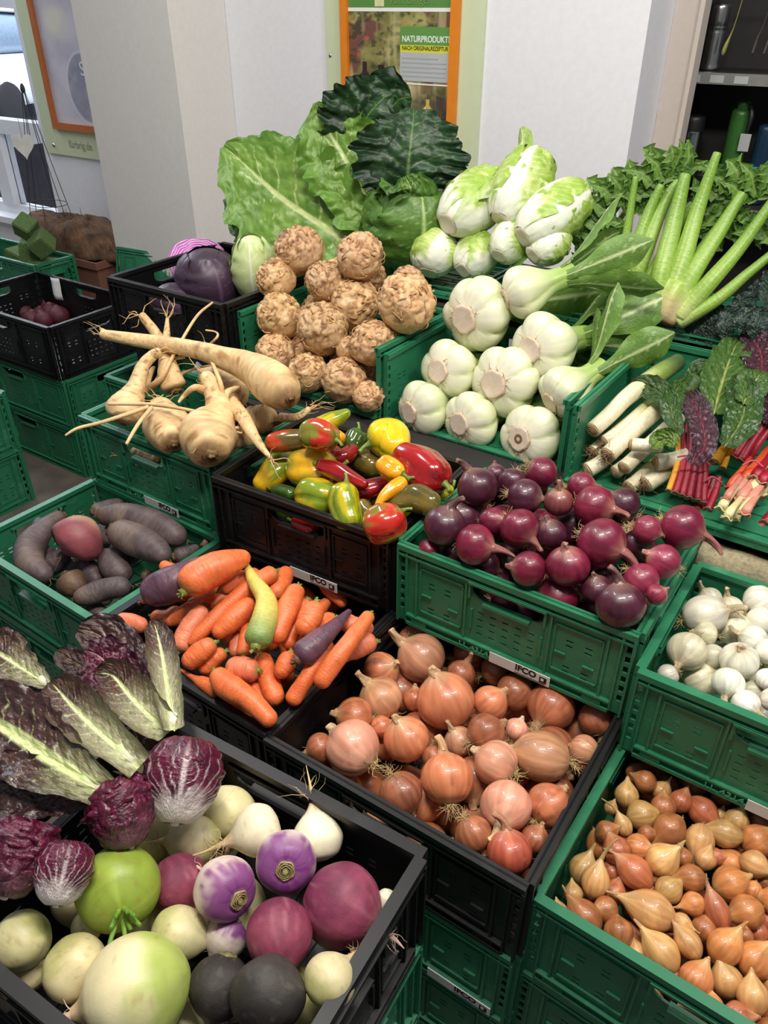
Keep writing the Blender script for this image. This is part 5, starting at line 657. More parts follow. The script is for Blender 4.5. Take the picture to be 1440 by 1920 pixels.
'celery':([((-0.4101, 1.66, 0.9337), 0.0339, [[(-0.425, 1.66, 0.9401, 0.0249), (-0.4352, 1.68, 1.0184, 0.0246), (-0.4457, 1.74, 1.1132, 0.0189), (-0.4512, 1.78, 1.2055, 0.0121)], [(-0.4097, 1.66, 0.9604, 0.0224), (-0.4046, 1.7, 1.0407, 0.0211), (-0.4089, 1.76, 1.1354, 0.0165), (-0.4017, 1.8, 1.2475, 0.0086)], [(-0.3935, 1.66, 0.952, 0.0224), (-0.3759, 1.7, 1.0343, 0.0198), (-0.355, 1.76, 1.1105, 0.0164), (-0.3365, 1.8, 1.1783, 0.0097)], [(-0.3788, 1.66, 0.9457, 0.0223), (-0.3381, 1.69, 1.0211, 0.0196), (-0.3035, 1.74, 1.09, 0.0151), (-0.2722, 1.78, 1.1735, 0.0105)], [(-0.3794, 1.66, 0.9375, 0.0202), (-0.3176, 1.68, 0.9888, 0.0153), (-0.275, 1.71, 1.0428, 0.0118), (-0.2375, 1.74, 1.089, 0.0095)], [(-0.4215, 1.69, 0.9439, 0.0206), (-0.4259, 1.73, 1.0304, 0.017), (-0.4144, 1.78, 1.1096, 0.0135), (-0.4103, 1.81, 1.1793, 0.0089)], [(-0.4094, 1.69, 0.9404, 0.0183), (-0.3832, 1.75, 1.0546, 0.0157), (-0.3494, 1.8, 1.1354, 0.0121), (-0.3313, 1.83, 1.1844, 0.0087)], [(-0.4324, 1.68, 0.927, 0.0184), (-0.4442, 1.71, 0.9868, 0.0149), (-0.4576, 1.76, 1.075, 0.0114)]], 'large celery bunch nearest the front with brown cut base and thick stalks'), ((-0.5012, 1.68, 0.928), 0.0316, [[(-0.512, 1.68, 0.9415, 0.0176), (-0.5126, 1.71, 1.0214, 0.0173), (-0.5072, 1.76, 1.1235, 0.0125), (-0.4959, 1.78, 1.1803, 0.0079)], [(-0.499, 1.68, 0.9499, 0.0198), (-0.4909, 1.72, 1.0452, 0.0183), (-0.4868, 1.78, 1.1332, 0.0148), (-0.4686, 1.81, 1.1943, 0.0079)], [(-0.4905, 1.68, 0.942, 0.0198), (-0.4622, 1.72, 1.0157, 0.0172), (-0.4516, 1.78, 1.0828, 0.0137), (-0.4281, 1.8, 1.1473, 0.009)], [(-0.481, 1.68, 0.9355, 0.0163), (-0.4484, 1.7, 0.9771, 0.0138), (-0.4281, 1.73, 1.0301, 0.0113)], [(-0.5241, 1.71, 0.9491, 0.0142), (-0.5396, 1.74, 1.0335, 0.0117), (-0.5528, 1.78, 1.1905, 0.0068)]], 'smaller celery bunch behind and left of the large one'), ((-0.6324, 1.78, 0.9863), 0.0198, [[(-0.6349, 1.78, 0.9859, 0.0074), (-0.6484, 1.8, 1.0403, 0.0074), (-0.6492, 1.82, 1.0956, 0.0061), (-0.6392, 1.83, 1.1525, 0.0048)], [(-0.5933, 1.78, 0.968, 0.0111), (-0.6113, 1.8, 1.0335, 0.011), (-0.6239, 1.83, 1.0968, 0.0085)], [(-0.6213, 1.78, 0.9819, 0.0074), (-0.6275, 1.8, 1.0551, 0.0073), (-0.6091, 1.83, 1.1217, 0.006), (-0.5907, 1.85, 1.1878, 0.0036)], [(-0.623, 1.81, 1.0177, 0.0087), (-0.5997, 1.83, 1.0647, 0.0073), (-0.5791, 1.85, 1.1217, 0.006), (-0.5751, 1.86, 1.1824, 0.0047)]], 'leafy celery bunch at the back beside the chinese cabbages')], [(1, 'celery', [(-0.5005, 1.8, 1.1715, 0.0159), (-0.5131, 1.8, 1.2072, 0.0293), (-0.533, 1.8, 1.2336, 0.0247), (-0.554, 1.8, 1.2422, 0.0045)], (0.2769, -0.949, 0.151), {}), (1, 'celery', [(-0.4904, 1.8, 1.1778, 0.0158), (-0.4833, 1.8, 1.21, 0.0291), (-0.4884, 1.8, 1.2352, 0.0222), (-0.4964, 1.8, 1.2529, 0.0044)], (0.2595, -0.9542, 0.149), {}), (1, 'celery', [(-0.5154, 1.8, 1.1592, 0.0138), (-0.5479, 1.8, 1.1774, 0.0299), (-0.5694, 1.8, 1.1989, 0.023), (-0.5808, 1.8, 1.217, 0.0046)], (0.2899, -0.943, 0.1634), {}), (1, 'celery', [(-0.4824, 1.8, 1.1944, 0.0112), (-0.4561, 1.8, 1.2278, 0.0198), (-0.464, 1.8, 1.2654, 0.0044)], (0.2488, -0.9578, 0.1441), {}), (1, 'celery', [(-0.5345, 1.8, 1.168, 0.0138), (-0.5214, 1.8, 1.1907, 0.0273), (-0.4934, 1.8, 1.1934, 0.0203), (-0.4585, 1.8, 1.1863, 0.0045)], (0.2649, -0.9498, 0.1664), {}), (2, 'celery', [(-0.5955, 1.8, 1.1057, 0.0143), (-0.6139, 1.8, 1.143, 0.0308), (-0.6417, 1.8, 1.1624, 0.0237), (-0.6679, 1.8, 1.1709, 0.0048)], (0.3247, -0.928, 0.1828), {}), (2, 'celery', [(-0.5803, 1.8, 1.1244, 0.0142), (-0.5868, 1.8, 1.1625, 0.0304), (-0.6032, 1.8, 1.1882, 0.0233), (-0.6132, 1.8, 1.198, 0.0047)], (0.3096, -0.9351, 0.1723), {}), (2, 'celery', [(-0.6039, 1.8, 1.0816, 0.0145), (-0.6401, 1.8, 1.1118, 0.0313), (-0.6747, 1.8, 1.1307, 0.0218), (-0.6944, 1.8, 1.1343, 0.0049)], (0.3344, -0.9215, 0.1973), {}), (2, 'celery', [(-0.5596, 1.8, 1.11, 0.0142), (-0.5556, 1.8, 1.1549, 0.0302), (-0.5488, 1.8, 1.1826, 0.0184), (-0.545, 1.8, 1.1937, 0.0046)], (0.2887, -0.9408, 0.1776), {}), (2, 'celery', [(-0.625, 1.8, 1.0554, 0.0122), (-0.6411, 1.8, 1.0769, 0.0268), (-0.6688, 1.8, 1.091, 0.0171), (-0.6888, 1.8, 1.0944, 0.0037)], (0.3344, -0.9177, 0.2144), {}), (2, 'celery', [(-0.5676, 1.8, 1.0863, 0.0143), (-0.5879, 1.8, 1.0604, 0.0314), (-0.6169, 1.8, 1.0447, 0.0244), (-0.6412, 1.8, 1.0353, 0.0049)], (0.3095, -0.9233, 0.2274), {}), (2, 'celery', [(-0.5419, 1.8, 1.1121, 0.0141), (-0.5363, 1.8, 1.146, 0.0278), (-0.5174, 1.8, 1.1697, 0.0183), (-0.5015, 1.8, 1.1767, 0.0045)], (0.2749, -0.9439, 0.1829), {}), (2, 'celery', [(-0.6204, 1.8, 1.0262, 0.0123), (-0.6513, 1.8, 1.0157, 0.0274), (-0.6672, 1.8, 0.9887, 0.0151), (-0.676, 1.8, 0.9748, 0.0038)], (0.3303, -0.9096, 0.252), {}), (0, 'celery', [(-0.371, 1.82, 1.161, 0.0133), (-0.3885, 1.82, 1.1904, 0.0265), (-0.4152, 1.82, 1.2135, 0.0199), (-0.4333, 1.82, 1.2221, 0.0044)], (0.2129, -0.9638, 0.1606), {}), (0, 'celery', [(-0.3565, 1.82, 1.1678, 0.0132), (-0.3534, 1.82, 1.199, 0.0283), (-0.3695, 1.82, 1.2228, 0.0195), (-0.3852, 1.82, 1.2314, 0.0044)], (0.1948, -0.9682, 0.1568), {}), (0, 'celery', [(-0.3272, 1.82, 1.1555, 0.0132), (-0.3244, 1.82, 1.1867, 0.0282), (-0.3418, 1.82, 1.2153, 0.0194), (-0.3547, 1.82, 1.2261, 0.0043)], (0.1797, -0.9703, 0.1621), {}), (0, 'celery', [(-0.3094, 1.82, 1.1678, 0.013), (-0.297, 1.82, 1.1996, 0.03), (-0.2995, 1.82, 1.2291, 0.0212), (-0.3032, 1.82, 1.2434, 0.0042)], (0.1618, -0.9745, 0.1553), {}), (0, 'celery', [(-0.4174, 1.82, 1.1236, 0.0114), (-0.408, 1.82, 1.1569, 0.0225), (-0.3914, 1.82, 1.1797, 0.0155), (-0.3768, 1.82, 1.1864, 0.0033)], (0.2104, -0.9611, 0.1787), {}), (0, 'celery', [(-0.2994, 1.82, 1.1273, 0.0132), (-0.3173, 1.82, 1.1145, 0.0266), (-0.3265, 1.82, 1.0863, 0.018), (-0.328, 1.82, 1.0696, 0.0034)], (0.1681, -0.9627, 0.2119), {}), (0, 'celery', [(-0.385, 1.82, 1.1275, 0.0158), (-0.3886, 1.82, 1.0944, 0.0274), (-0.3652, 1.82, 1.0643, 0.0183), (-0.352, 1.82, 1.055, 0.0034)], (0.1958, -0.9561, 0.2179), {}), (0, 'celery', [(-0.2844, 1.82, 1.15, 0.013), (-0.2841, 1.82, 1.1081, 0.0264), (-0.2625, 1.82, 1.0843, 0.011)], (0.1473, -0.9676, 0.2051), {}), (0, 'celery', [(-0.3478, 1.82, 1.1531, 0.0133), (-0.3561, 1.82, 1.1203, 0.0291), (-0.3435, 1.82, 1.0894, 0.0158), (-0.3389, 1.82, 1.0791, 0.0034)], (0.1831, -0.9613, 0.2057), {})]),
'savoy':[
('savoy_cabbage','pale green savoy cabbage with one huge leaf spread out behind the celeriac',(-1.0888,1.74,1.0245),0.1136,'mid',[('pale',[(-1.1151,1.69,0.9315,0.0274),(-1.1856,1.66,0.9707,0.0956),(-1.3053,1.64,1.0223,0.154),(-1.4436,1.64,1.0786,0.151),(-1.5662,1.65,1.144,0.0879),(-1.642,1.66,1.1796,0.0115)],(0.6258,-0.7532,0.2026),{'ruff': 0.1,'freq': 6}),('pale',[(-1.1302,1.7,0.9675,0.0192),(-1.1955,1.7,1.0768,0.0944),(-1.2748,1.71,1.1743,0.1181),(-1.3304,1.71,1.2433,0.0747),(-1.3579,1.71,1.2928,0.0079)],(0.5855,-0.7942,0.1625),{'ruff': 0.12,'freq': 5}),('green',[(-1.1349,1.72,0.9214,0.0223),(-1.3061,1.73,0.9565,0.101),(-1.491,1.73,0.9815,0.1164),(-1.6281,1.73,1.0007,0.0918),(-1.7168,1.73,1.0344,0.0216)],(0.6277,-0.7453,0.2247),{'ruff': 0.12,'freq': 6}),('green',[(-1.2003,1.73,1.0186,0.0277),(-1.1068,1.7,1.0744,0.066),(-1.0561,1.68,1.1203,0.0664),(-1.0719,1.68,1.1545,0.0178)],(0.5361,-0.8208,0.1973),{'ruff': 0.1}),('green',[(-1.1348,1.67,0.878,0.0222),(-1.1444,1.66,0.9339,0.0465),(-1.1521,1.66,0.9993,0.0484),(-1.1749,1.67,1.0462,0.0187)],(0.5499,-0.7951,0.2558),{'ruff': 0.1}),('green',[(-1.4242,1.69,0.9267,0.0147),(-1.498,1.69,0.9596,0.0594),(-1.5932,1.69,0.9905,0.0691),(-1.649,1.69,1.0269,0.0211)],(0.6568,-0.7202,0.2234),{'ruff': 0.2})]),
('savoy_cabbage','dark green savoy cabbage with crinkled leaves standing highest before the poster',(-1.2136,1.88,1.1515),0.1101,'dark',[('dark',[(-1.265,1.8,1.1054,0.0422),(-1.2691,1.76,1.1872,0.0897),(-1.2431,1.76,1.2561,0.106),(-1.2085,1.78,1.2999,0.0653),(-1.1905,1.8,1.3132,0.0104)],(0.5658,-0.8154,0.1226),{'ruff': 0.1,'freq': 8}),('dark',[(-1.1053,1.76,1.0512,0.0407),(-1.0961,1.73,1.145,0.1201),(-1.0962,1.74,1.2153,0.1232),(-1.1087,1.77,1.2637,0.077),(-1.1282,1.8,1.2887,0.0104)],(0.5267,-0.8374,0.1462),{'ruff': 0.1,'freq': 8}),('dark',[(-1.1059,1.84,1.0368,0.028),(-1.0848,1.84,1.1176,0.0682),(-1.0824,1.85,1.1792,0.0699),(-1.0966,1.86,1.2259,0.0134)],(0.502,-0.8489,0.1655),{'ruff': 0.14,'freq': 8}),('dark',[(-1.3237,1.91,1.138,0.0293),(-1.2969,1.91,1.2258,0.0997),(-1.2465,1.91,1.2854,0.0915),(-1.2058,1.91,1.2973,0.0137)],(0.5495,-0.8276,0.1141),{'ruff': 0.12,'freq': 8})])],
'ball':[
('red_cabbage','whole dark purple red cabbage in the black crate',(-1.5057,1.42,0.9002),0.0801,'red'),
('red_cabbage','halved red cabbage showing its bright magenta cut side behind the whole one',(-1.6865,1.56,0.884),0.0816,'half'),
('red_cabbage','red cabbage in clear wrap seen through the handle of the black crate',(-1.5505,1.33,0.8491),0.0576,'red'),
('pointed_cabbage','pale green pointed cabbage standing between red cabbage and celeriac',(-1.3805,1.46,0.9407),0.0618,'white')],
'rad':[
('largest long radicchio, brownish red with a broad pale green rib, lying at the left', None, [('brown', [(-0.5581, 0.2779, 0.8, 0.007), (-0.6099, 0.2821, 0.8, 0.0217), (-0.6839, 0.2912, 0.8, 0.0359), (-0.7574, 0.2939, 0.8, 0.0393), (-0.812, 0.2964, 0.8, 0.0243)], (0.6705, -0.2825, 0.686), {'ruff': 0.1}), ('brown', [(-0.5369, 0.2633, 0.81, 0.0085), (-0.5712, 0.245, 0.81, 0.0255), (-0.6169, 0.2264, 0.81, 0.0327), (-0.6722, 0.2137, 0.8, 0.0265)], (0.6335, -0.2506, 0.732), {'ruff': 0.14}), ('brownrib', [(-0.5231, 0.2659, 0.82, 0.0159), (-0.5436, 0.2585, 0.835, 0.0208), (-0.5979, 0.2555, 0.835, 0.0369), (-0.6633, 0.2562, 0.83, 0.0473), (-0.7225, 0.2531, 0.83, 0.0423), (-0.773, 0.2573, 0.82, 0.0114)], (0.663, -0.2682, 0.6989), {'ruff': 0.08})]),
('long radicchio at the left edge behind the largest one',None,[('brown',[(-0.7279,0.3365,0.8,0.01),(-0.7473,0.3136,0.8,0.0298),(-0.7827,0.2995,0.8,0.032)],(0.6998,-0.2943,0.6509),{'ruff': 0.1}),('brownrib2',[(-0.6952,0.3231,0.83,0.0077),(-0.7329,0.3234,0.83,0.0176),(-0.781,0.3229,0.83,0.03),(-0.8242,0.32,0.83,0.0244)],(0.714,-0.3035,0.6309),{'ruff': 0.14})]),
('radicchio with folded brown leaf and pale green base, in the middle of the heap', None, [('brown', [(-0.5408, 0.326, 0.8, 0.0126), (-0.577, 0.3459, 0.8, 0.0243), (-0.6182, 0.3596, 0.8, 0.025), (-0.653, 0.3643, 0.8, 0.0118)], (0.6069, -0.3546, 0.7113), {'ruff': 0.12}), ('brownrib2', [(-0.5131, 0.3036, 0.83, 0.0171), (-0.5356, 0.3003, 0.845, 0.0222), (-0.5768, 0.3042, 0.845, 0.0289), (-0.6306, 0.3127, 0.84, 0.0301), (-0.679, 0.3246, 0.83, 0.019), (-0.6954, 0.3277, 0.83, 0.0038)], (0.6365, -0.3284, 0.6978), {'ruff': 0.05, 'curl': 1.0})]),
('radicchio at the top of the heap, leaves fanned, white base end', None, [('brown', [(-0.608, 0.3998, 0.77, 0.01), (-0.7004, 0.433, 0.77, 0.0322), (-0.7618, 0.443, 0.78, 0.0332), (-0.7901, 0.4302, 0.79, 0.011)], (0.6487, -0.3869, 0.6554), {'ruff': 0.16}), ('purple', [(-0.6011, 0.3823, 0.79, 0.0098), (-0.656, 0.3916, 0.8, 0.0302), (-0.6983, 0.3987, 0.81, 0.0308), (-0.7275, 0.3968, 0.81, 0.0125)], (0.6424, -0.3757, 0.668), {'ruff': 0.2}), ('brown', [(-0.6427, 0.3909, 0.78, 0.0061), (-0.7174, 0.3914, 0.78, 0.0167), (-0.7703, 0.3917, 0.78, 0.015), (-0.7897, 0.3935, 0.78, 0.0043)], (0.6651, -0.357, 0.6559), {'ruff': 0.2}), ('brownrib2', [(-0.5307, 0.359, 0.82, 0.0182), (-0.5586, 0.3578, 0.83, 0.0256), (-0.6036, 0.3662, 0.83, 0.0283), (-0.6423, 0.3748, 0.83, 0.0233), (-0.6627, 0.3675, 0.83, 0.0058)], (0.617, -0.3756, 0.6915), {'ruff': 0.1, 'curl': 0.8}), ('brownrib2', [(-0.5201, 0.3583, 0.83, 0.0126), (-0.5486, 0.3797, 0.84, 0.0166), (-0.6041, 0.4211, 0.84, 0.0205), (-0.6603, 0.4598, 0.83, 0.0146), (-0.6798, 0.4693, 0.83, 0.0021)], (0.6084, -0.4216, 0.6724), {'ruff': 0.14, 'curl': 0.8})])],
'radball':[
('round radicchio with bold white veins beside the turnips',(-0.4911,0.335,0.79),(-0.4167,0.754,0.5077),0.0402,'veins'),
('crumpled purple radicchio beside the round white veined one',(-0.5125,0.2701,0.79),(-0.7101,0.4247,0.5616),0.0324,'purple'),
('large wine red radicchio at the front left edge of the heap',(-0.5578,0.178,0.79),(-0.4023,0.8193,0.4085),0.0323,'purple'),
('wine red radicchio with white veined base, left of the green radish', (-0.5071, 0.1934, 0.79), (-0.4707, 0.7778, 0.4165), 0.0262, 'veins')],
'chard':[
('front chard bunch with red and one yellow stalk, tied with a pink band', [('y', [(-0.2329, 1.2183, 0.8, 0.0056), (-0.2385, 1.2633, 0.83, 0.0057), (-0.2571, 1.3219, 0.85, 0.005)]), ('r', [(-0.2213, 1.2166, 0.8, 0.0072), (-0.2303, 1.2688, 0.83, 0.0071), (-0.2551, 1.3452, 0.87, 0.0044)]), ('r', [(-0.2112, 1.2235, 0.795, 0.0072), (-0.2221, 1.2744, 0.83, 0.0074), (-0.2417, 1.3235, 0.87, 0.0046)]), ('r', [(-0.2011, 1.2305, 0.79, 0.0078), (-0.2138, 1.2836, 0.825, 0.0074), (-0.2305, 1.3318, 0.86, 0.0046)]), ('r', [(-0.1887, 1.239, 0.785, 0.0078), (-0.2055, 1.2929, 0.82, 0.0071), (-0.2216, 1.3383, 0.85, 0.0046)]), ('r', [(-0.1785, 1.2459, 0.78, 0.0073), (-0.1952, 1.2897, 0.815, 0.0068), (-0.211, 1.3306, 0.85, 0.0046)]), ('r', [(-0.2245, 1.26, 0.78, 0.0069), (-0.2253, 1.3006, 0.81, 0.0069)]), ('r', [(-0.1969, 1.2653, 0.77, 0.0069), (-0.2091, 1.3115, 0.8, 0.007)]), ('r', [(-0.2139, 1.2701, 0.77, 0.0069), (-0.2209, 1.3141, 0.805, 0.0064)])], [('chard', [(-0.2405, 1.2437, 0.895, 0.0071), (-0.2737, 1.3015, 0.905, 0.0187), (-0.2882, 1.3719, 0.915, 0.0194), (-0.2888, 1.456, 0.915, 0.0067)], (0.1827, -0.8996, 0.3968), {'ruff': 0.12}), ('chard', [(-0.2577, 1.2832, 0.895, 0.0084), (-0.3042, 1.3538, 0.905, 0.0194), (-0.3448, 1.3869, 0.905, 0.0212), (-0.375, 1.3845, 0.905, 0.0061)], (0.2118, -0.8939, 0.395), {'ruff': 0.12}), ('chardlight', [(-0.2369, 1.22, 0.885, 0.006), (-0.2552, 1.2356, 0.885, 0.0181), (-0.2695, 1.2346, 0.875, 0.0183), (-0.2679, 1.2077, 0.875, 0.0055)], (0.1843, -0.8769, 0.444), {'ruff': 0.14}), ('chardpurple', [(-0.1963, 1.1536, 0.895, 0.0102), (-0.1923, 1.2052, 0.905, 0.0196), (-0.2188, 1.2759, 0.915, 0.0219), (-0.2522, 1.3333, 0.92, 0.0188), (-0.2739, 1.373, 0.915, 0.0059)], (0.16, -0.895, 0.4164), {'ruff': 0.16})], ([(-0.2325, 1.2248, 0.85, 0.0016), (-0.2234, 1.2357, 0.85, 0.0017), (-0.2105, 1.2516, 0.845, 0.0017), (-0.194, 1.2729, 0.83, 0.0017), (-0.1879, 1.2843, 0.82, 0.0017)], 'p')),
('small red chard bunch low at the front edge of the crate',[('r',[(-0.1858,1.244,0.765,0.0073),(-0.1864,1.2857,0.78,0.0069),(-0.1852,1.3069,0.8,0.0058)]),('r',[(-0.1754,1.2509,0.76,0.0074),(-0.1778,1.2849,0.78,0.0072),(-0.1789,1.3043,0.8,0.0057)]),('r',[(-0.1682,1.2465,0.77,0.0073),(-0.1697,1.2871,0.785,0.0068),(-0.1733,1.3149,0.8,0.0058)])],[],([(-0.1856,1.2665,0.8,0.0014),(-0.1779,1.2748,0.805,0.0014),(-0.1625,1.2822,0.795,0.0014)],'p')),
('right chard bunch with dark red stalks and big green leaves',[('r',[(-0.1694,1.403,0.8,0.009),(-0.1595,1.4415,0.83,0.0084),(-0.1487,1.4899,0.86,0.0067)]),('r',[(-0.1565,1.397,0.8,0.0089),(-0.1491,1.433,0.83,0.0084),(-0.1378,1.4645,0.86,0.0066)]),('r',[(-0.1472,1.4172,0.79,0.0084),(-0.1405,1.4309,0.82,0.0078),(-0.1291,1.4623,0.85,0.0066)]),('y',[(-0.1944,1.3641,0.8,0.0107),(-0.1913,1.3887,0.81,0.009),(-0.1839,1.3867,0.83,0.0065)]),('y',[(-0.1785,1.3671,0.79,0.0065),(-0.1809,1.4027,0.8,0.006),(-0.1777,1.4058,0.82,0.0048)]),('y',[(-0.1809,1.4027,0.8,0.006),(-0.1765,1.3953,0.82,0.0048),(-0.1732,1.4015,0.83,0.0036)])],[('chardveined',[(-0.2215,1.4035,0.875,0.0148),(-0.2338,1.48,0.895,0.0383),(-0.2464,1.5864,0.915,0.0385),(-0.2525,1.6682,0.925,0.0166),(-0.2529,1.6903,0.925,0.0027)],(0.1427,-0.9256,0.3506),{'ruff': 0.05}),('chard',[(-0.1724,1.286,0.875,0.0137),(-0.167,1.3444,0.895,0.0309),(-0.1789,1.4216,0.905,0.0292),(-0.2043,1.4721,0.915,0.021),(-0.2199,1.5071,0.915,0.0043)],(0.1224,-0.9131,0.3889),{'ruff': 0.12}),('chardveined',[(-0.1781,1.4058,0.905,0.0145),(-0.1793,1.4626,0.915,0.0297),(-0.1769,1.4987,0.925,0.024),(-0.1791,1.5294,0.925,0.0043)],(0.1118,-0.9242,0.3652),{'ruff': 0.06}),('chardpurple',[(-0.1745,1.5193,0.915,0.0183),(-0.1944,1.6016,0.925,0.0349),(-0.2238,1.6556,0.935,0.0294),(-0.2532,1.6745,0.935,0.0047)],(0.1226,-0.9353,0.332),{'ruff': 0.12}),('chard',[(-0.2694,1.5372,0.865,0.0129),(-0.2902,1.5828,0.875,0.0296),(-0.2766,1.4868,0.875,0.0157)],(0.1657,-0.9127,0.3735),{'ruff': 0.12}),('chardpurple',[(-0.1241,1.4457,0.865,0.0177),(-0.1543,1.5426,0.885,0.0371),(-0.1775,1.6025,0.905,0.0254)],(0.0917,-0.924,0.3713),{'ruff': 0.12})],([(-0.17,1.4152,0.845,0.0015),(-0.1608,1.4252,0.85,0.0015),(-0.1412,1.4308,0.84,0.0015)],'p')),
('chard bunch with pink, orange and cream curled stalk ends, front right', [('c', [(-0.1075, 1.3128, 0.79, 0.0162), (-0.1063, 1.3232, 0.8, 0.0141), (-0.1003, 1.3504, 0.81, 0.01), (-0.0972, 1.4369, 0.8, 0.0089)]), ('c', [(-0.143, 1.2039, 0.802, 0.0093), (-0.1418, 1.2129, 0.812, 0.0081), (-0.1387, 1.2591, 0.81, 0.0058), (-0.1375, 1.3391, 0.8, 0.0052)]), ('c', [(-0.1262, 1.1612, 0.814, 0.0083), (-0.125, 1.1693, 0.824, 0.0073), (-0.1238, 1.2349, 0.81, 0.0053), (-0.122, 1.3127, 0.8, 0.0047)]), ('k', [(-0.125, 1.2324, 0.79, 0.0106), (-0.1238, 1.2417, 0.8, 0.0093), (-0.1181, 1.2667, 0.81, 0.0065), (-0.116, 1.3468, 0.8, 0.0058)]), ('k', [(-0.1241, 1.25, 0.802, 0.0107), (-0.123, 1.2595, 0.812, 0.0093), (-0.1193, 1.3076, 0.81, 0.0067), (-0.1171, 1.3911, 0.8, 0.006)]), ('k', [(-0.1054, 1.1895, 0.814, 0.009), (-0.1042, 1.1978, 0.824, 0.0078), (-0.1021, 1.2649, 0.81, 0.0057), (-0.0993, 1.3446, 0.8, 0.0051)]), ('k', [(-0.1378, 1.2637, 0.79, 0.009), (-0.1366, 1.2737, 0.8, 0.0078), (-0.1309, 1.2998, 0.81, 0.0055), (-0.1293, 1.3829, 0.8, 0.0049)]), ('o', [(-0.1321, 1.3251, 0.802, 0.0118), (-0.1309, 1.3359, 0.812, 0.0103), (-0.1273, 1.388, 0.81, 0.0074), (-0.1253, 1.4782, 0.8, 0.0066)]), ('r', [(-0.1183, 1.3167, 0.814, 0.0103), (-0.1171, 1.3271, 0.824, 0.009), (-0.1153, 1.4033, 0.81, 0.0066), (-0.1127, 1.4945, 0.8, 0.0059)]), ('o', [(-0.1514, 1.3029, 0.79, 0.0079), (-0.1502, 1.3136, 0.8, 0.0068), (-0.1445, 1.3411, 0.81, 0.0048), (-0.1434, 1.4279, 0.8, 0.0043)]), ('k', [(-0.1088, 1.2511, 0.802, 0.01), (-0.1076, 1.2605, 0.812, 0.0087), (-0.1036, 1.3084, 0.81, 0.0062), (-0.1007, 1.3916, 0.8, 0.0056)]), ('r', [(-0.1042, 1.3065, 0.814, 0.0096), (-0.103, 1.3165, 0.824, 0.0083), (-0.1005, 1.3918, 0.81, 0.0061), (-0.0973, 1.4817, 0.8, 0.0055)]), ('k', [(-0.1375, 1.3023, 0.79, 0.0098), (-0.1364, 1.3129, 0.8, 0.0085), (-0.1306, 1.3402, 0.81, 0.006), (-0.1289, 1.4266, 0.8, 0.0054)]), ('c', [(-0.1149, 1.2844, 0.802, 0.0096), (-0.1137, 1.2944, 0.812, 0.0083), (-0.1097, 1.3441, 0.81, 0.006), (-0.1071, 1.4303, 0.8, 0.0054)]), ('k', [(-0.1416, 1.2183, 0.814, 0.0074), (-0.1404, 1.2274, 0.824, 0.0065), (-0.1397, 1.2971, 0.81, 0.0047), (-0.1385, 1.3802, 0.8, 0.0042)]), ('c', [(-0.1178, 1.2076, 0.79, 0.0074), (-0.1166, 1.2165, 0.8, 0.0064), (-0.1109, 1.2406, 0.81, 0.0045), (-0.1085, 1.3185, 0.8, 0.0041)])], [], ([(-0.1422, 1.315, 0.82, 0.0014), (-0.1288, 1.3341, 0.825, 0.0014), (-0.1106, 1.3297, 0.82, 0.0014)], 'p')),
('dark red chard stalks lying at the right edge of the crate',[('r',[(-0.0825,1.2559,0.76,0.0082),(-0.0754,1.2846,0.77,0.0083),(-0.0633,1.3299,0.78,0.0068)]),('r',[(-0.0707,1.2551,0.755,0.0082),(-0.063,1.2748,0.77,0.0082),(-0.0532,1.3179,0.78,0.0067)]),('r',[(-0.0779,1.2589,0.77,0.0077),(-0.0707,1.2875,0.78,0.0077),(-0.0629,1.3559,0.78,0.0068)])],[],None)],
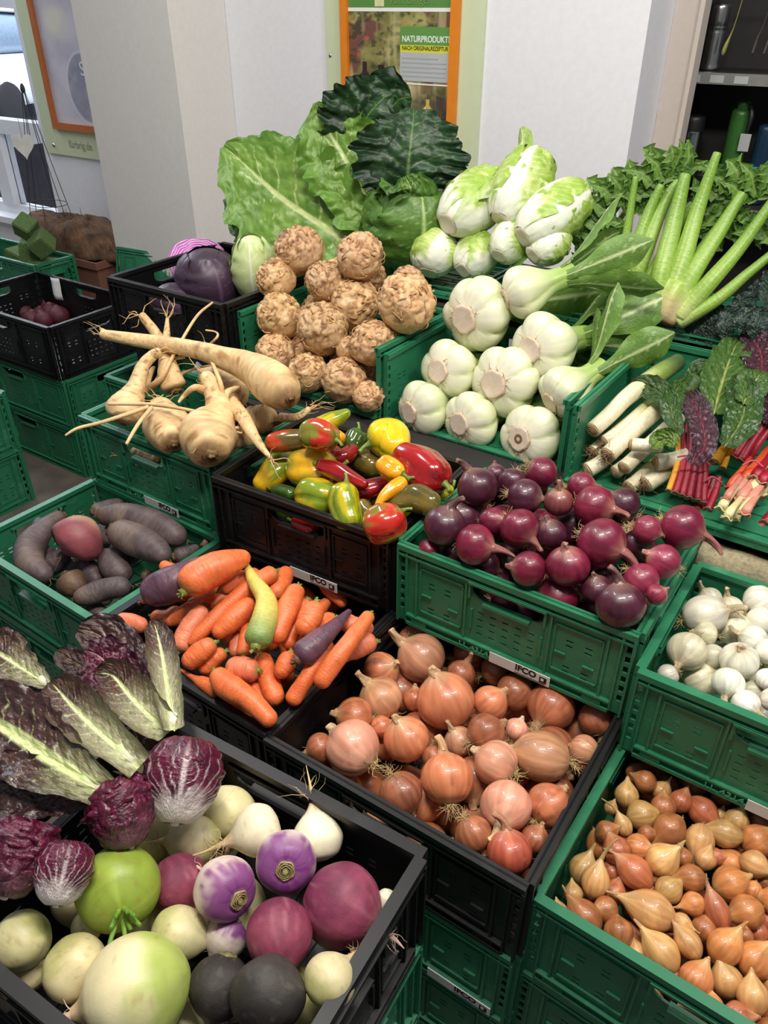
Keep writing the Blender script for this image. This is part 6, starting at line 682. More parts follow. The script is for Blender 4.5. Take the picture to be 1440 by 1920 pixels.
'kale':('dark glossy black kale leaves on the top tier beside the celery', [('kale', [(-0.2653, 1.66, 0.9208, 0.0073), (-0.282, 1.66, 0.9474, 0.0181), (-0.2787, 1.68, 0.972, 0.0181), (-0.2531, 1.68, 0.9806, 0.0036)], (0.1518, -0.9397, 0.3065), {'ruff': 0.14}), ('kale', [(-0.2399, 1.66, 0.9448, 0.0072), (-0.2515, 1.66, 0.9646, 0.0178), (-0.2457, 1.68, 0.9783, 0.0179), (-0.2208, 1.68, 0.9867, 0.0035)], (0.1354, -0.9441, 0.3004), {'ruff': 0.14}), ('kale', [(-0.2646, 1.68, 0.9711, 0.0072), (-0.2704, 1.69, 0.9856, 0.0159), (-0.2621, 1.7, 0.999, 0.0158), (-0.2448, 1.71, 1.0031, 0.0036)], (0.1456, -0.9473, 0.2852), {'ruff': 0.14}), ('kale', [(-0.2162, 1.66, 0.9312, 0.0071), (-0.2231, 1.66, 0.9593, 0.0212), (-0.2223, 1.68, 0.9792, 0.0177), (-0.2103, 1.69, 0.9895, 0.0035)], (0.1232, -0.9452, 0.3025), {'ruff': 0.14}), ('kale', [(-0.2489, 1.69, 0.9822, 0.0057), (-0.2546, 1.71, 1.0013, 0.0144), (-0.2514, 1.72, 1.021, 0.0129), (-0.2474, 1.73, 1.0372, 0.0029)], (0.1393, -0.9521, 0.2722), {'ruff': 0.14}), ('kale', [(-0.2248, 1.69, 0.994, 0.0057), (-0.2312, 1.71, 1.0163, 0.0156), (-0.2354, 1.72, 1.038, 0.0142), (-0.2476, 1.73, 1.0513, 0.0028)], (0.131, -0.9553, 0.265), {'ruff': 0.14}), ('kale', [(-0.2999, 1.68, 0.9264, 0.0074), (-0.3239, 1.68, 0.9369, 0.0222), (-0.3477, 1.68, 0.9282, 0.0187), (-0.3639, 1.68, 0.9172, 0.0038)], (0.1849, -0.9302, 0.3172), {'ruff': 0.14}), ('kale', [(-0.2871, 1.69, 0.9375, 0.0074), (-0.31, 1.69, 0.9595, 0.0221), (-0.3358, 1.69, 0.9621, 0.0185), (-0.3553, 1.69, 0.9508, 0.0037)], (0.1784, -0.9361, 0.3033), {'ruff': 0.14}), ('kale', [(-0.2889, 1.67, 0.9203, 0.0059), (-0.3068, 1.67, 0.9204, 0.0185), (-0.3303, 1.67, 0.9116, 0.0149), (-0.3487, 1.67, 0.9116, 0.003)], (0.1773, -0.929, 0.3249), {'ruff': 0.14})]),
'rasp':[
((-2.884,1.779,0.44),0.034),
((-2.8665,1.7293,0.44),0.038),
((-2.8761,1.8237,0.44),0.042),
((-2.9666,1.7626,0.44),0.034),
((-2.8167,1.7478,0.44),0.038),
((-2.8103,1.8132,0.44),0.042),
((-3.007,1.8161,0.44),0.034),
((-2.9601,1.8724,0.44),0.038)]}}

# ------------------------------------------------------------------ the setting
def wallmat(name,col):
    return plain(name,col,rough=.85,spec=.2,nscale=55,namt=.025,bump=.12)
M_wall=wallmat('white_plaster',(232,232,236)); M_warm=wallmat('cream_plaster',(222,218,214)); M_frame=plain('white_paint',(232,234,238),rough=.35,namt=.02)
M_floor=plain('stone_floor',(92,84,76),rough=.75,nscale=9,namt=.35,bump=.3)
def struct(name,mb,mat,smooth=False):
    o=mb.obj(name,mat,None,smooth); o['kind']='structure'; return o
WY=2.45; PX0,PX1,PY=-2.843,-2.343,2.175
struct('floor',MB().box((-6,-3,-.05),(3,WY,0)),M_floor)
mb=MB(); mb.box((-3.588,WY,0),(-.795,WY+.22,3.0)); struct('wall_back',mb,M_wall)
mb=MB(); mb.box((-6.0,WY,0),(-3.588,WY+.22,.565)); mb.box((-6.0,WY,2.3),(-3.588,WY+.22,3.0)); struct('wall_window',mb,M_wall)
struct('wall_right',MB().box((-.795,WY+.66,0),(3,WY+.75,3.0)),plain('dark_wall',(52,50,48),rough=.9))
mb=MB(); mb.box((-.795,WY,2.4),(3,WY+.22,3.0)); struct('wall_lintel',mb,M_wall)
struct('pillar',MB().box((PX0,PY,0),(PX1,WY-.002,3.0)),M_warm)
# window with its bars, panes and sill
mb=MB()
Y0,Y1=WY+.04,WY+.10
mb.box((-3.66,Y0,.565),(-3.588,Y1,2.3)); mb.box((-6.0,Y0,.565),(-3.66,Y1,.615)); mb.box((-6,Y0,2.24),(-3.66,Y1,2.3)); mb.box((-6,Y0-.01,.955),(-3.66,Y1+.005,1.02))
mb.box((-4.10,Y0-.012,.615),(-4.0,Y1,.955)); mb.box((-5.0,Y0,.615),(-4.93,Y1,2.24))
wf=struct('window_1',mb,M_frame)
gm=bpy.data.materials.new('window_glass'); gm.use_nodes=True; gb=gm.node_tree.nodes['Principled BSDF']; gb.inputs['Transmission Weight'].default_value=1; gb.inputs['Roughness'].default_value=.02; gb.inputs['IOR'].default_value=1.05; gb.inputs['Base Color'].default_value=(.95,.97,1,1)
for a,b in (((-6,Y0+.025,1.02),(-3.66,Y0+.03,2.24)),((-6,Y0+.025,.615),(-4.1,Y0+.03,.955)),((-4.0,Y0+.025,.615),(-3.66,Y0+.03,.955))):
    MB().box(a,b).obj('pane',gm,wf,False)
struct('trim_1',MB().box((-6,WY-.04,.535),(-3.60,WY+.03,.566)),M_frame)
# outside: cobbled street, parked car, dark bin
M_cob=plain('cobbles',(165,168,178),rough=.8,nscale=14,namt=.25,bump=.5)
struct('street',MB().box((-24,WY+.25,-.2),(-2.5,20,-.02)),M_cob)
M_house=plain('house_wall',(225,225,228),rough=.9,namt=.03); struct('house_wall',MB().box((-26,14,0),(-4,14.4,7)),M_house)
def car():
    t=thing('car','silver car parked outside beyond the window','car',(-12.6,8.3,-.02))
    M_s=plain('silver_paint',(222,226,232),rough=.35,metal=.0,namt=.02); M_g=plain('car_glass',(120,140,160),rough=.1); M_t=plain('tyre',(30,30,32),rough=.8); M_r=plain('tail_lamp',(190,50,60),rough=.25); M_pl=plain('number_plate',(215,215,220),rough=.4); M_bp=plain('dark_bumper',(90,92,98),rough=.6)
    def hull(sec,mat,name):
        mb=MB(); V=[]; 
        for x,hw,z0,z1,rr in sec:
            for a in np.linspace(0,2*PI,20,endpoint=False):
                c_,s_=math.cos(a),math.sin(a); p=.45
                V.append((x,hw*math.copysign(abs(c_)**p,c_),(z0+z1)/2+(z1-z0)/2*math.copysign(abs(s_)**p,s_)))
        mb.add(V,gridF(len(sec),20,True)); return mb.obj(name,mat,t)
    hull([(-2.15,.05,.45,.6,0),(-2.12,.72,.32,.72,0),(-1.6,.86,.25,.82,0),(-.6,.88,.22,.9,0),(1.0,.88,.22,.92,0),(1.9,.84,.28,.9,0),(2.05,.74,.34,.8,0),(2.08,.05,.5,.6,0)],M_s,'body')
    hull([(-1.0,.04,.86,.9,0),(-.95,.70,.84,.92,0),(-.1,.66,.86,1.38,0),(.9,.64,.86,1.44,0),(1.75,.60,.86,1.12,0),(1.9,.04,.86,.95,0)],M_g,'cabin')
    hull([(-.2,.04,1.36,1.4,0),(-.1,.6,1.37,1.43,0),(.9,.6,1.42,1.48,0),(1.2,.04,1.4,1.44,0)],M_s,'roof')
    for sx in (-1.35,1.3):
        for sy in (-.8,.8):
            mb=MB(); tube(mb,[(sx,sy-.1,.32,.31),(sx,sy+.1,.32,.31)],nseg=24,n=4,K=(1,1,1),cap=(.2,.2)); mb.obj('wheel',M_t,t)
    for sy in (-.62,.62): MB().box((1.93,sy-.16,.62),(2.07,sy+.16,.8)).obj('tail_lamp',M_r,t,False)
    MB().box((2.04,-.26,.45),(2.1,.26,.56)).obj('number_plate',M_pl,t,False)
    MB().box((1.86,-.82,.27),(2.12,.82,.42)).obj('bumper',M_bp,t,False)
    t.rotation_euler=(0,0,math.radians(-70)); return t
car()
mb=MB(); mb.box((-6.0,3.3,-.02),(-5.35,3.75,.62)); mb.box((-6.04,3.26,.60),(-5.31,3.79,.68))
tag(mb.obj('rubbish_bin',plain('dark_bin',(70,68,72),rough=.7),None,False),'dark grey bin standing outside on the cobbles below the window bar','bin')
# ------------------------------------------------------------------ crates
def panel_mesh(L,Hh,col,handle,nslots=True):
    """one crate wall in its own plane: x along, z up, outer face looks to -y"""
    bm=bmesh.new(); e=.0
    def loop(pts):
        vs=[bm.verts.new((x,0,z)) for x,z in pts]; return [bm.edges.new((vs[i],vs[(i+1)%len(vs)])) for i in range(len(vs))]
    ed=loop([(0,0),(L,0),(L,Hh),(0,Hh)])
    c=L/2
    if handle:
        hw,z1,z0=.062,Hh-.022,Hh-.052; P=[(c-hw,z1),(c+hw,z1)]
        for k in range(7): a=PI/2*k/6; P.append((c+hw-.026+.026*math.cos(a)*1.0,z0+.014-.014*math.sin(a)))
        P[2]=(c+hw,z0+.014)
        for k in range(7): a=PI/2*k/6; P.append((c-hw+.026-.026*math.sin(a),z0+.014-.014*math.cos(a)))
        Q=[]; 
        for p in P:
            if not Q or (abs(Q[-1][0]-p[0])+abs(Q[-1][1]-p[1]))>1e-4: Q.append(p)
        ed+=loop(Q[::-1])
    def slot(x,z,w_=.011,h_=.0035): ed.extend(loop([(x-w_/2,z-h_/2),(x-w_/2,z+h_/2),(x+w_/2,z+h_/2),(x+w_/2,z-h_/2)]))
    for x in (.0085,L-.0085):
        for k in range(6): slot(x,.022+(Hh-.045)*(k+.5)/6,.0075,(Hh-.045)/6*.62)
    if nslots:
        for s in (-1,1):
            for dx in (.105,.135):
                for z in (.62,.56,.30,.24): slot(c+s*dx*L/.4+(.0),Hh*z)
        if handle:
            for i in range(5):
                for j in range(4): slot(c-.044+.022*i,Hh*(.52-.09*j),.010,.003)
    bmesh.ops.triangle_fill(bm,edges=ed,use_beauty=True,use_dissolve=False)
    bmesh.ops.recalc_face_normals(bm,faces=bm.faces)
    for f_ in bm.faces:
        if f_.normal.y>0: f_.normal_flip()
    g=bmesh.ops.extrude_face_region(bm,geom=list(bm.faces)); vs=[v for v in g['geom'] if isinstance(v,bmesh.types.BMVert)]
    bmesh.ops.translate(bm,verts=vs,vec=(0,.0035,0)); bmesh.ops.recalc_face_normals(bm,faces=bm.faces)
    def box(a,b):
        r=bmesh.ops.create_cube(bm,size=1); s_=Vector(b)-Vector(a)
        for v in r['verts']: v.co=Vector(a)+Vector(((v.co.x+.5)*s_.x,(v.co.y+.5)*s_.y,(v.co.z+.5)*s_.z))
    t=.0045
    # rim with a dip at the middle, bottom rails, frames, posts
    box((0,-.006,Hh-.010),(L,.008,Hh)); box((0,-.006,Hh-.020),(L,-.0005,Hh-.0165)); box((.02,-.007,.0),(L-.02,.0,.006)); box((.02,-.007,.018),(L-.02,-.0,.0215))
    for x in (.0,L-t*.8): box((x,-.0065,0),(x+t*.8,.0,Hh-.01))
    for x in (.0175,L-.0175-t*.6): box((x,-.0055,.004),(x+t*.6,.0,Hh-.012))
    xs=(.036,c-.072*L/.4,c+.072*L/.4,L-.040)
    for x in xs: box((x,-.0045,.0215),(x+.0035,0,Hh-.0165))
    for a,b in ((xs[0],xs[1]),(xs[2],xs[3])):
        for z in (.036,Hh-.036): box((a+.008,-.003,z),(b-.004,0,z+.0022))
        for x in (a+.008,b-.006): box((x,-.003,.036),(x+.0022,0,Hh-.034))
        box((a+.012,-.0035,Hh*.45),(a+.03,0,Hh*.45+.002)); box((b-.03,-.0035,Hh*.40),(b-.012,0,Hh*.40+.002))
    for k in range(5):   # ribbed grips low at both ends
        for x in (.03,L-.062): box((x,-.0062,.0065+k*.0022),(x+.03,-.0,.0076+k*.0022))
    for x in (xs[1]+.012,xs[2]-.012): box((x,-.0045,Hh*.30),(x+.003,0,Hh*.55))
    if handle:
        box((c-.066,-.008,Hh-.0225),(c+.066,.009,Hh-.0185)); box((c-.066,-.006,Hh-.05),(c-.062,.0,Hh-.02)); box((c+.062,-.006,Hh-.05),(c+.066,.0,Hh-.02)); box((c-.040,-.007,Hh-.0575),(c+.040,.007,Hh-.0525))
    m=bpy.data.meshes.new('panel'); bm.to_mesh(m); bm.free(); m.materials.append(col); return m
def bevelled_box(mb_list,name,mat,parent): ...
_pm={}
def pmesh(L,Hh,col,handle):
    k=(round(L,3),round(Hh,3),col.name,handle)
    if k not in _pm: _pm[k]=panel_mesh(L,Hh,col,handle)
    return _pm[k]
_bm={}
def base_mesh(W,D,col,lip):
    k=(W,D,col.name,lip)
    if k in _bm: return _bm[k]
    mb=MB(); mb.box((.003,.003,0),(W-.003,D-.003,.004)); n=max(3,int(W/.05))
    for i in range(1,n): mb.box((W*i/n-.0015,.004,.004),(W*i/n+.0015,D-.004,.0065))
    for i in range(1,5): mb.box((.004,D*i/5-.0015,.004),(W-.004,D*i/5+.0015,.0065))
    if lip:
        mb.box((0,-.004,0),(W,.006,.016)); mb.box((.0,-.006,.013),(W,.010,.017)); mb.box((0,-.005,0),(W,.0,.003))
        for i in range(9): mb.box((W*i/9+.004,-.0055,.003),(W*i/9+.0065,-.003,.013))
        # folded-down front wall lying inside on the base
        mb.box((.016,.012,.007),(W-.016,.012+.14,.012))
        for x in (.02,W*.33,W*.66,W-.024): mb.box((x,.012,.012),(x+.004,.15,.0145))
        for y in (.02,.08,.145): mb.box((.016,y,.012),(W-.016,y+.003,.0145))
    m=mb.mesh('base',False); m.materials.append(col); _bm[k]=m; return m
def tray_mesh(W,D,col):
    k=('tray',W,D,col.name)
    if k in _bm: return _bm[k]
    mb=MB(); mb.box((0,0,0),(.008,D,.022)); mb.box((W-.008,0,0),(W,D,.022)); mb.box((0,D-.008,0),(W,D,.022))
    for i in range(8): mb.box((.012,D*i/8+.004,.0125),(W-.012,D*i/8+.012,.0145))
    m=mb.mesh('low_rim',False); m.materials.append(col); _bm[k]=m; return m
M_stick=plain('sticker_paper',(214,214,210),rough=.5,namt=.04,bump=.02); M_ink=plain('black_ink',(25,25,28),rough=.6,namt=.02); M_embG=plain('raised_green',(62,158,116),rough=.5)
QX=Quaternion((1,0,0),PI/2)
def crate(x,y,z,yaw,W,D,Hh,colr,front,label,sticker=0,mark=0,group=None):
    col=M_green if colr=='g' else M_black
    t=thing('green_crate' if colr=='g' else 'black_crate',label,'crate',(x,y,z-Hh),group or ('green folding crates' if colr=='g' else 'black folding crates'))
    t.rotation_euler=(0,0,math.radians(yaw))
    b=link('base',base_mesh(W,D,col,front=='open'),t)
    if front=='tray':
        link('low_rim',tray_mesh(W,D,col),t); return t
    if front=='wall': link('front_panel',pmesh(W,Hh,col,True),t).location=(0,0,0)
    o=link('back_panel',pmesh(W,Hh,col,True),t); o.location=(W,D,0); o.rotation_euler=(0,0,PI)
    o=link('side_panel',pmesh(D-.014,Hh,col,front=='wall'),t); o.location=(W,.007,0); o.rotation_euler=(0,0,PI/2)
    o=link('side_panel',pmesh(D-.014,Hh,col,front=='wall'),t); o.location=(0,D-.007,0); o.rotation_euler=(0,0,-PI/2)
    if sticker:
        s0=W*(.455 if sticker==1 else .70); w_=.105
        st=MB().box((s0,-.0088,.0005),(s0+w_,-.0072,.0205),(1,1,1)).obj('sticker',M_stick,t,False); st['label']='white printed sticker with black lettering'
        text('lettering','IFCO',.0165,(s0+.046,-.0089,.0052),QX,M_ink,st,ext=.0003,bold=.0006,sx=.98)
        MB().box((s0+.088,-.0093,.005),(s0+.100,-.0088,.016)).obj('printed_mark',M_ink,st,False)
        MB().box((s0+.0905,-.0096,.0085),(s0+.0955,-.0092,.0135)).obj('printed_mark',M_stick,st,False)
        MB().box((s0+.046,-.0093,.0025),(s0+.098,-.0088,.0035)).obj('printed_line',M_ink,st,False)
    if mark:
        text('raised_lettering','LL 4314',.0125,(W*.31,-.0072,.0045),QX,M_embG if colr=='g' else M_black,t,ext=.0006,sx=1.35)
    return t
CRATE_TABLE=DATA['crates']
for a in CRATE_TABLE: crate(*a)
# ------------------------------------------------------------------ stepped stand the crates sit on
M_board=plain('dark_boards',(30,28,27),rough=.7,nscale=20,namt=.25); M_burl=plain('burlap_cloth',(150,140,112),rough=.95,nscale=160,namt=.25,bump=.5)
def bench(label,x0,x1,y0,y1,z0,z1,cols):
    t=thing('display_bench',label,'bench',((x0+x1)/2,(y0+y1)/2,0),'dark benches under the crates'); o=np.array(((x0+x1)/2,(y0+y1)/2,0))
    MB().box(np.array((x0,y0,z0))-o,np.array((x1,y1,z1))-o).obj('board',M_board,t,False)
    for x in cols:
        for y in (y0+.02,y1-.06): MB().box(np.array((x,y,0))-o,np.array((x+.04,y+.04,z0))-o).obj('leg',M_board,t,False)
    return t
bench('dark bench under the parsnip crate',-1.43,-1.0,.93,1.17,.565,.582,(-1.40,-1.06))
st=bench('dark bench under the celeriac, pak choi and leek crates',-1.28,.75,1.18,1.60,.690,.732,(-1.27,-.35,.70))
bench('dark bench under the savoy, chinese cabbage and celery crates',-1.28,.75,1.605,2.05,.850,.888,(-1.25,-.35,.70))
bench('short dark bench under the black red cabbage crate',-1.72,-1.29,1.285,1.66,.735,.757,(-1.70,-1.34))
# cloth over the front edge of the middle step
mb=MB(); n=60; V=[]; xs=np.linspace(-.155,.75,n)
prof=[(1.21,.7335),(1.19,.7345),(1.176,.730),(1.172,.70),(1.172,.66),(1.173,.60),(1.172,.559)]
for yy,zz in prof:
    for i,x in enumerate(xs): V.append((x+.265,yy-1.39+.004*math.sin(i*.9+zz*20)*(zz<.725),zz+.001*math.sin(i*1.7)))
mb.add(V,gridF(len(prof),n,False)); 
cl=mb.obj('step_cloth',M_burl,st)
_m=cl.modifiers.new('thick','SOLIDIFY'); _m.thickness=.002
cl['label']='beige burlap cloth'

# ------------------------------------------------------------------ posters
M_orange=plain('orange_frame',(226,132,30),rough=.35,namt=.05); M_brownf=plain('brown_orange_frame',(186,104,48),rough=.4,namt=.08); M_mat=plain('pale_green_board',(206,216,180),rough=.6,namt=.02); M_sil=plain('screw_metal',(190,190,190),rough=.25,metal=1)
M_print=veg('poster_print',rough=.3,namt=.05,bump=.0,coat=.3); M_wht=plain('white_print',(236,238,232),rough=.5,namt=.01); M_gry=plain('grey_print',(170,172,172),rough=.5,namt=.01); M_txt=plain('green_print',(120,150,84),rough=.5)
def picture(mb,x0,x1,z0,z1,y,cf,n=150):
    m=int(n*(z1-z0)/(x1-x0)); X,Z=np.meshgrid(np.linspace(0,1,n),np.linspace(0,1,m)); V=np.stack([x0+X*(x1-x0),0*X+y,z0+Z*(z1-z0)],-1)
    mb.add(V,gridF(m,n,False),cf(X,Z).reshape(-1,3))
def frame(t,x0,x1,z0,z1,y,w_,mat,d=.018):
    mb=MB(); mb.box((x0,y-d,z0),(x0+w_,y,z1)); mb.box((x1-w_,y-d,z0),(x1,y,z1)); mb.box((x0+w_,y-d,z0),(x1-w_,y,z0+w_)); mb.box((x0+w_,y-d,z1-w_),(x1-w_,y,z1)); return mb.obj('frame',mat,t,False)
def bottle(X,Z,cx,z0,h,w_,asp):
    u=(X-cx)/w_; z=(Z-z0)/h; hw=np.where(z<.62,1,np.where(z<.78,1-(z-.62)/.16*.68,.32)); return (np.abs(u)<hw)&(z>0)&(z<1)
# garden produce poster on the pale green board
yb=WY-.012; t=thing('framed_poster','framed garden produce poster with orange frame on pale green board, behind the cabbages','poster',(-1.58,WY,.95))
o3=np.array((-1.58,WY,.95))
def loc(*p): return tuple(np.array(p)-o3)
def lb(a,b,name,mat,par=None): return MB().box(loc(*a),loc(*b)).obj(name,mat,par or t,False)
lb((-1.882,yb,.93),(-1.285,WY-.001,2.1),'backing_board',M_mat)
mb=MB()
def cfR(X,Z):
    P=np.stack([X*4,Z*7,0*X],-1); a=fbm(P*2,3,4); b=fbm(P*1.2+9,5,3); c=fbm(P*5,8,2)
    K=mix(lin((96,92,44)),lin((176,168,104)),np.clip((a-.3)*2.2,0,1)); K=mix(K,lin((118,78,66)),sstep(.5,.62,b)); K=mix(K,lin((60,66,42)),sstep(.58,.72,c)*.8); K=mix(K,lin((206,110,50)),sstep(.76,.84,fbm(P*2.6+4,11,2))*.6)
    st=fbm(np.stack([X*14,Z*2,0*X],-1),21,3); K=mix(K,lin((200,196,140)),sstep(.58,.75,st)*.5*(Z>.35)); K=mix(K,lin((58,52,46)),sstep(.5,.6,X)*sstep(.52,.40,Z)*.75); K=mix(K,lin((150,190,60)),sstep(.55,.7,noise(P*3+2,31))*(X>.7)*(Z<.28)*.9)
    K=mix(K,lin((216,196,150)),np.exp(-((X-.6)/.12)**2-((Z-.5)/.09)**2)*.7)
    for cx,z0,h,w_,col in ((.33,.36,.28,.10,(46,26,32)),(.16,.36,.30,.075,(56,32,36)),(.80,.22,.20,.055,(206,176,96))):
        m_=bottle(X,Z,cx,z0,h,w_,1); K=np.where(m_[...,None],lin(col),K)
        lm=m_&(np.abs(X-cx)<w_*.8)&(Z>z0+h*.08)&(Z<z0+h*.34)&(cx<.5); K=np.where(lm[...,None],lin((196,196,192)),K)
        K=np.where((m_&(np.abs(X-cx+w_*.45)<w_*.12))[...,None],K*1.7+.03,K)
    K=np.where((X<.12)[...,None]&((Z>.40)&(Z<.46))[...,None],lin((190,160,140)),K)
    return K
picture(mb,-1.78-o3[0],-1.392-o3[0],1.065-o3[2],1.477-o3[2],yb-.006-WY,cfR); mb.obj('picture',M_print,t)
lb((-1.78,yb-.006,1.486),(-1.392,yb-.001,2.03),'header_panel',plain('poster_green',(92,140,70),rough=.35,namt=.04))
lb((-1.78,yb-.0062,1.477),(-1.392,yb-.001,1.487),'white_rule',M_wht)
frame(t,-1.808-o3[0],-1.364-o3[0],1.040-o3[2],2.06-o3[2],yb-WY,.028,M_orange)
lb((-1.577,yb-.008,1.388),(-1.393,yb-.006,1.437),'text_panel',plain('panel_green',(98,150,74),rough=.35,namt=.02)); lb((-1.577,yb-.008,1.368),(-1.393,yb-.006,1.388),'text_panel',plain('panel_yellow',(222,216,60),rough=.35,namt=.02)); lb((-1.577,yb-.008,1.288),(-1.393,yb-.006,1.368),'text_panel',plain('panel_grey',(184,188,190),rough=.35,namt=.02))
text('lettering','NATURPRODUKTE',.0235,loc(-1.570,yb-.0085,1.392),QX,M_wht,t,ext=.0002,bold=.0005,sx=.90)
text('lettering','NACH ORIGINALREZEPTUR',.0165,loc(-1.570,yb-.0085,1.371),QX,plain('dark_olive_ink',(70,74,20),rough=.5),t,ext=.0002,bold=.0003,sx=.83)
text('lettering','von Bingen',.040,loc(-1.62,yb-.0075,1.489),QX,M_txt,t,ext=.0002,sx=.9)
lb((-1.675,yb-.008,1.490),(-1.64,yb-.006,1.53),'emblem',plain('emblem_cream',(226,222,170),rough=.5))
for k in range(5): lb((-1.570,yb-.0086,1.350-.0125*k),(-1.405-.03*(k==0),yb-.008,1.354-.0125*k),'small_print',M_gry)
lb((-1.565,yb-.0075,1.278),(-1.395,yb-.006,1.282),'small_print',M_wht)
for z in (1.25,1.0):
    mb=MB(); lathe(mb,[(0,.003),(.005,.002),(.006,0)],12,4); s_=mb.obj('screw',M_sil,t); s_.rotation_euler=(PI/2,0,0); s_.location=loc(-1.865,yb-.001,z+.1)
# second poster, half hidden by the pillar
t=thing('framed_poster','framed pale poster with brown orange frame, half hidden behind the white pillar','poster',(-3.2,WY,.9)); o3=np.array((-3.2,WY,.9))
lb((-3.56,yb,.907),(-2.87,WY-.001,2.1),'backing_board',M_mat)
mb=MB()
def cfL(X,Z):
    P=np.stack([X*3,Z*6,0*X],-1); a=fbm(P*1.5,13,4); K=mix(lin((214,208,218)),lin((182,178,196)),np.clip((a-.35)*2,0,1))
    e=np.exp(-((X-.22)/.13)**2-((Z-.46)/.06)**2); K=mix(K,lin((226,220,208)),np.clip(e*1.5,0,1))
    d=((X-.47)/.23)**2+((Z-.17)/.16)**2; K=mix(K,lin((150,150,168)),sstep(1.05,.9,d)*np.clip(.5+fbm(P*4,3)*.7,0,1)); K=mix(K,lin((232,232,240)),np.exp(-((d-1.0)/.07)**2)*.7)
    d=((X-.80)/.14)**2+((Z-.13)/.12)**2; K=mix(K,lin((196,140,140)),sstep(1.0,.9,d)*.8); K=mix(K,lin((236,236,240)),np.exp(-((d-1.0)/.08)**2)*.8); return K
picture(mb,-3.428-o3[0],-2.90-o3[0],1.045-o3[2],1.9-o3[2],yb-.006-WY,cfL,110); mb.obj('picture',M_print,t)
frame(t,-3.457-o3[0],-2.89-o3[0],1.018-o3[2],1.95-o3[2],yb-WY,.028,M_brownf)
text('lettering','Se',.075,loc(-3.20,yb-.0085,1.225),QX,M_wht,t,ext=.0002)
text('lettering','fürbrig.de',.046,loc(-3.385,yb-.0015,.935),QX,plain('grey_olive_ink',(150,156,130),rough=.6),t,ext=.0002,sx=.9)
mb=MB(); lathe(mb,[(0,.006),(.006,.005),(.009,0)],14,5); s_=mb.obj('screw',M_sil,t); s_.rotation_euler=(PI/2,0,0); s_.location=loc(-3.50,yb-.001,.945)
# ------------------------------------------------------------------ dark shelf cabinet in the opening at the right
struct('door_1',(lambda m:(m.box((-.793,WY+.215,0),(-.722,WY+.26,2.4)),m.box((-.722,WY+.205,0),(-.709,WY+.27,2.4)),m)[-1])(MB()),wallmat('jamb_paint',(206,194,184)))
t=thing('shelf_cabinet','dark shelf cabinet with kitchenware behind the doorway at the right','cabinet',(-.3,WY+.45,0)); o3=np.array((-.3,WY+.45,0))
M_dk=plain('dark_cabinet',(40,38,36),rough=.6); M_sh=plain('grey_shelf_edge',(120,120,116),rough=.5)
lb((-.78,WY+.62,0),(.9,WY+.65,2.2),'back',M_dk); lb((-.795,WY+.28,0),(-.775,WY+.65,2.2),'side',M_dk)
for z in (.95,1.322): 
    s_=lb((-.775,WY+.34,z-.02),(.9,WY+.62,z),'shelf',M_dk); lb((-.775,WY+.325,z-.028),(.9,WY+.34,z+.002),'shelf_edge',M_sh,s_)
    for k in range(3): lb((-.755+.07*k,WY+.323,z-.024),(-.715+.07*k,WY+.3255,z-.004),'price_strip',M_gry,s_)
M_steel=plain('brushed_steel',(176,176,172),rough=.22,metal=1,namt=.04); M_gb=plain('green_bottle_paint',(50,98,40),rough=.35); M_nb=plain('dark_blue_paint',(16,44,66),rough=.35); M_teal=plain('teal_band',(64,158,176),rough=.4); M_bk=plain('black_plastic_cap',(24,24,26),rough=.45)
def can(name,label,x,y,z,prof,mat,cat='bottle'):
    t=thing(name,label,cat,(x,y,z)); mb=MB(); lathe(mb,prof,32,30); mb.obj('body',mat,t); return t
yy=WY+.45
t=can('thermos_flask','tall steel vacuum flask on the upper cabinet shelf',-.725,yy,1.323,[(0,0),(.031,0),(.032,.02),(.032,.10),(.030,.105),(.032,.11),(.032,.118)],M_steel); mb=MB(); lathe(mb,[(.029,.115),(.029,.12),(.031,.125),(.031,.16),(.026,.175),(0,.178)],32,16); mb.obj('cap',M_steel,t)
t=can('steel_canister','plain steel canister on the lower cabinet shelf beside the door jamb',-.735,yy-.02,.952,[(0,0),(.034,0),(.035,.01),(.035,.19),(.033,.20),(0,.20)],M_steel,'canister'); mb=MB(); lathe(mb,[(.036,.2),(.036,.235),(.03,.245),(0,.246)],28,10); mb.obj('lid',M_bk,t)
t=can('water_bottle','green drinking bottle with a hanging price tag on the lower cabinet shelf',-.597,yy,.952,[(0,0),(.030,0),(.032,.01),(.032,.24),(.026,.265),(.018,.272),(0,.272)],M_gb); mb=MB(); lathe(mb,[(.019,.27),(.02,.29),(.0,.295)],20,6); mb.obj('cap',M_gb,t); MB().box((.018,-.042,.155),(.05,-.040,.205)).obj('price_tag',M_gry,t,False); mb=MB(); tube(mb,[(.02,-.02,.285,.006),(.036,-.036,.26,.009),(.034,-.041,.205,.005)],8,8); mb.obj('strap',M_bk,t)
t=can('water_bottle','dark blue bottle with teal band at the edge of the lower cabinet shelf',-.508,yy,.952,[(0,0),(.030,0),(.032,.01),(.032,.2),(.024,.23),(0,.232)],M_nb); mb=MB(); lathe(mb,[(.0325,.075),(.0330,.08),(.0330,.11),(.0325,.115)],32,5); mb.obj('band',M_teal,t)
rg=np.random.default_rng(4); M_ut=plain('grey_utensil',(92,86,80),rough=.45)
t=thing('cooking_spoon','pale green wooden cooking spoon hanging in front of the steel flask','spoon',(-.667,yy-.07,1.40)); mb=MB(); tube(mb,[(.02,0,.16,.003),(.008,0,.05,.003),(.002,0,.02,.006),(-.006,0,-.01,.014),(-.01,0,-.035,.013)],10,18,lat=.4); mb.obj('spoon',plain('pale_green_wood',(164,166,92),rough=.5),t)
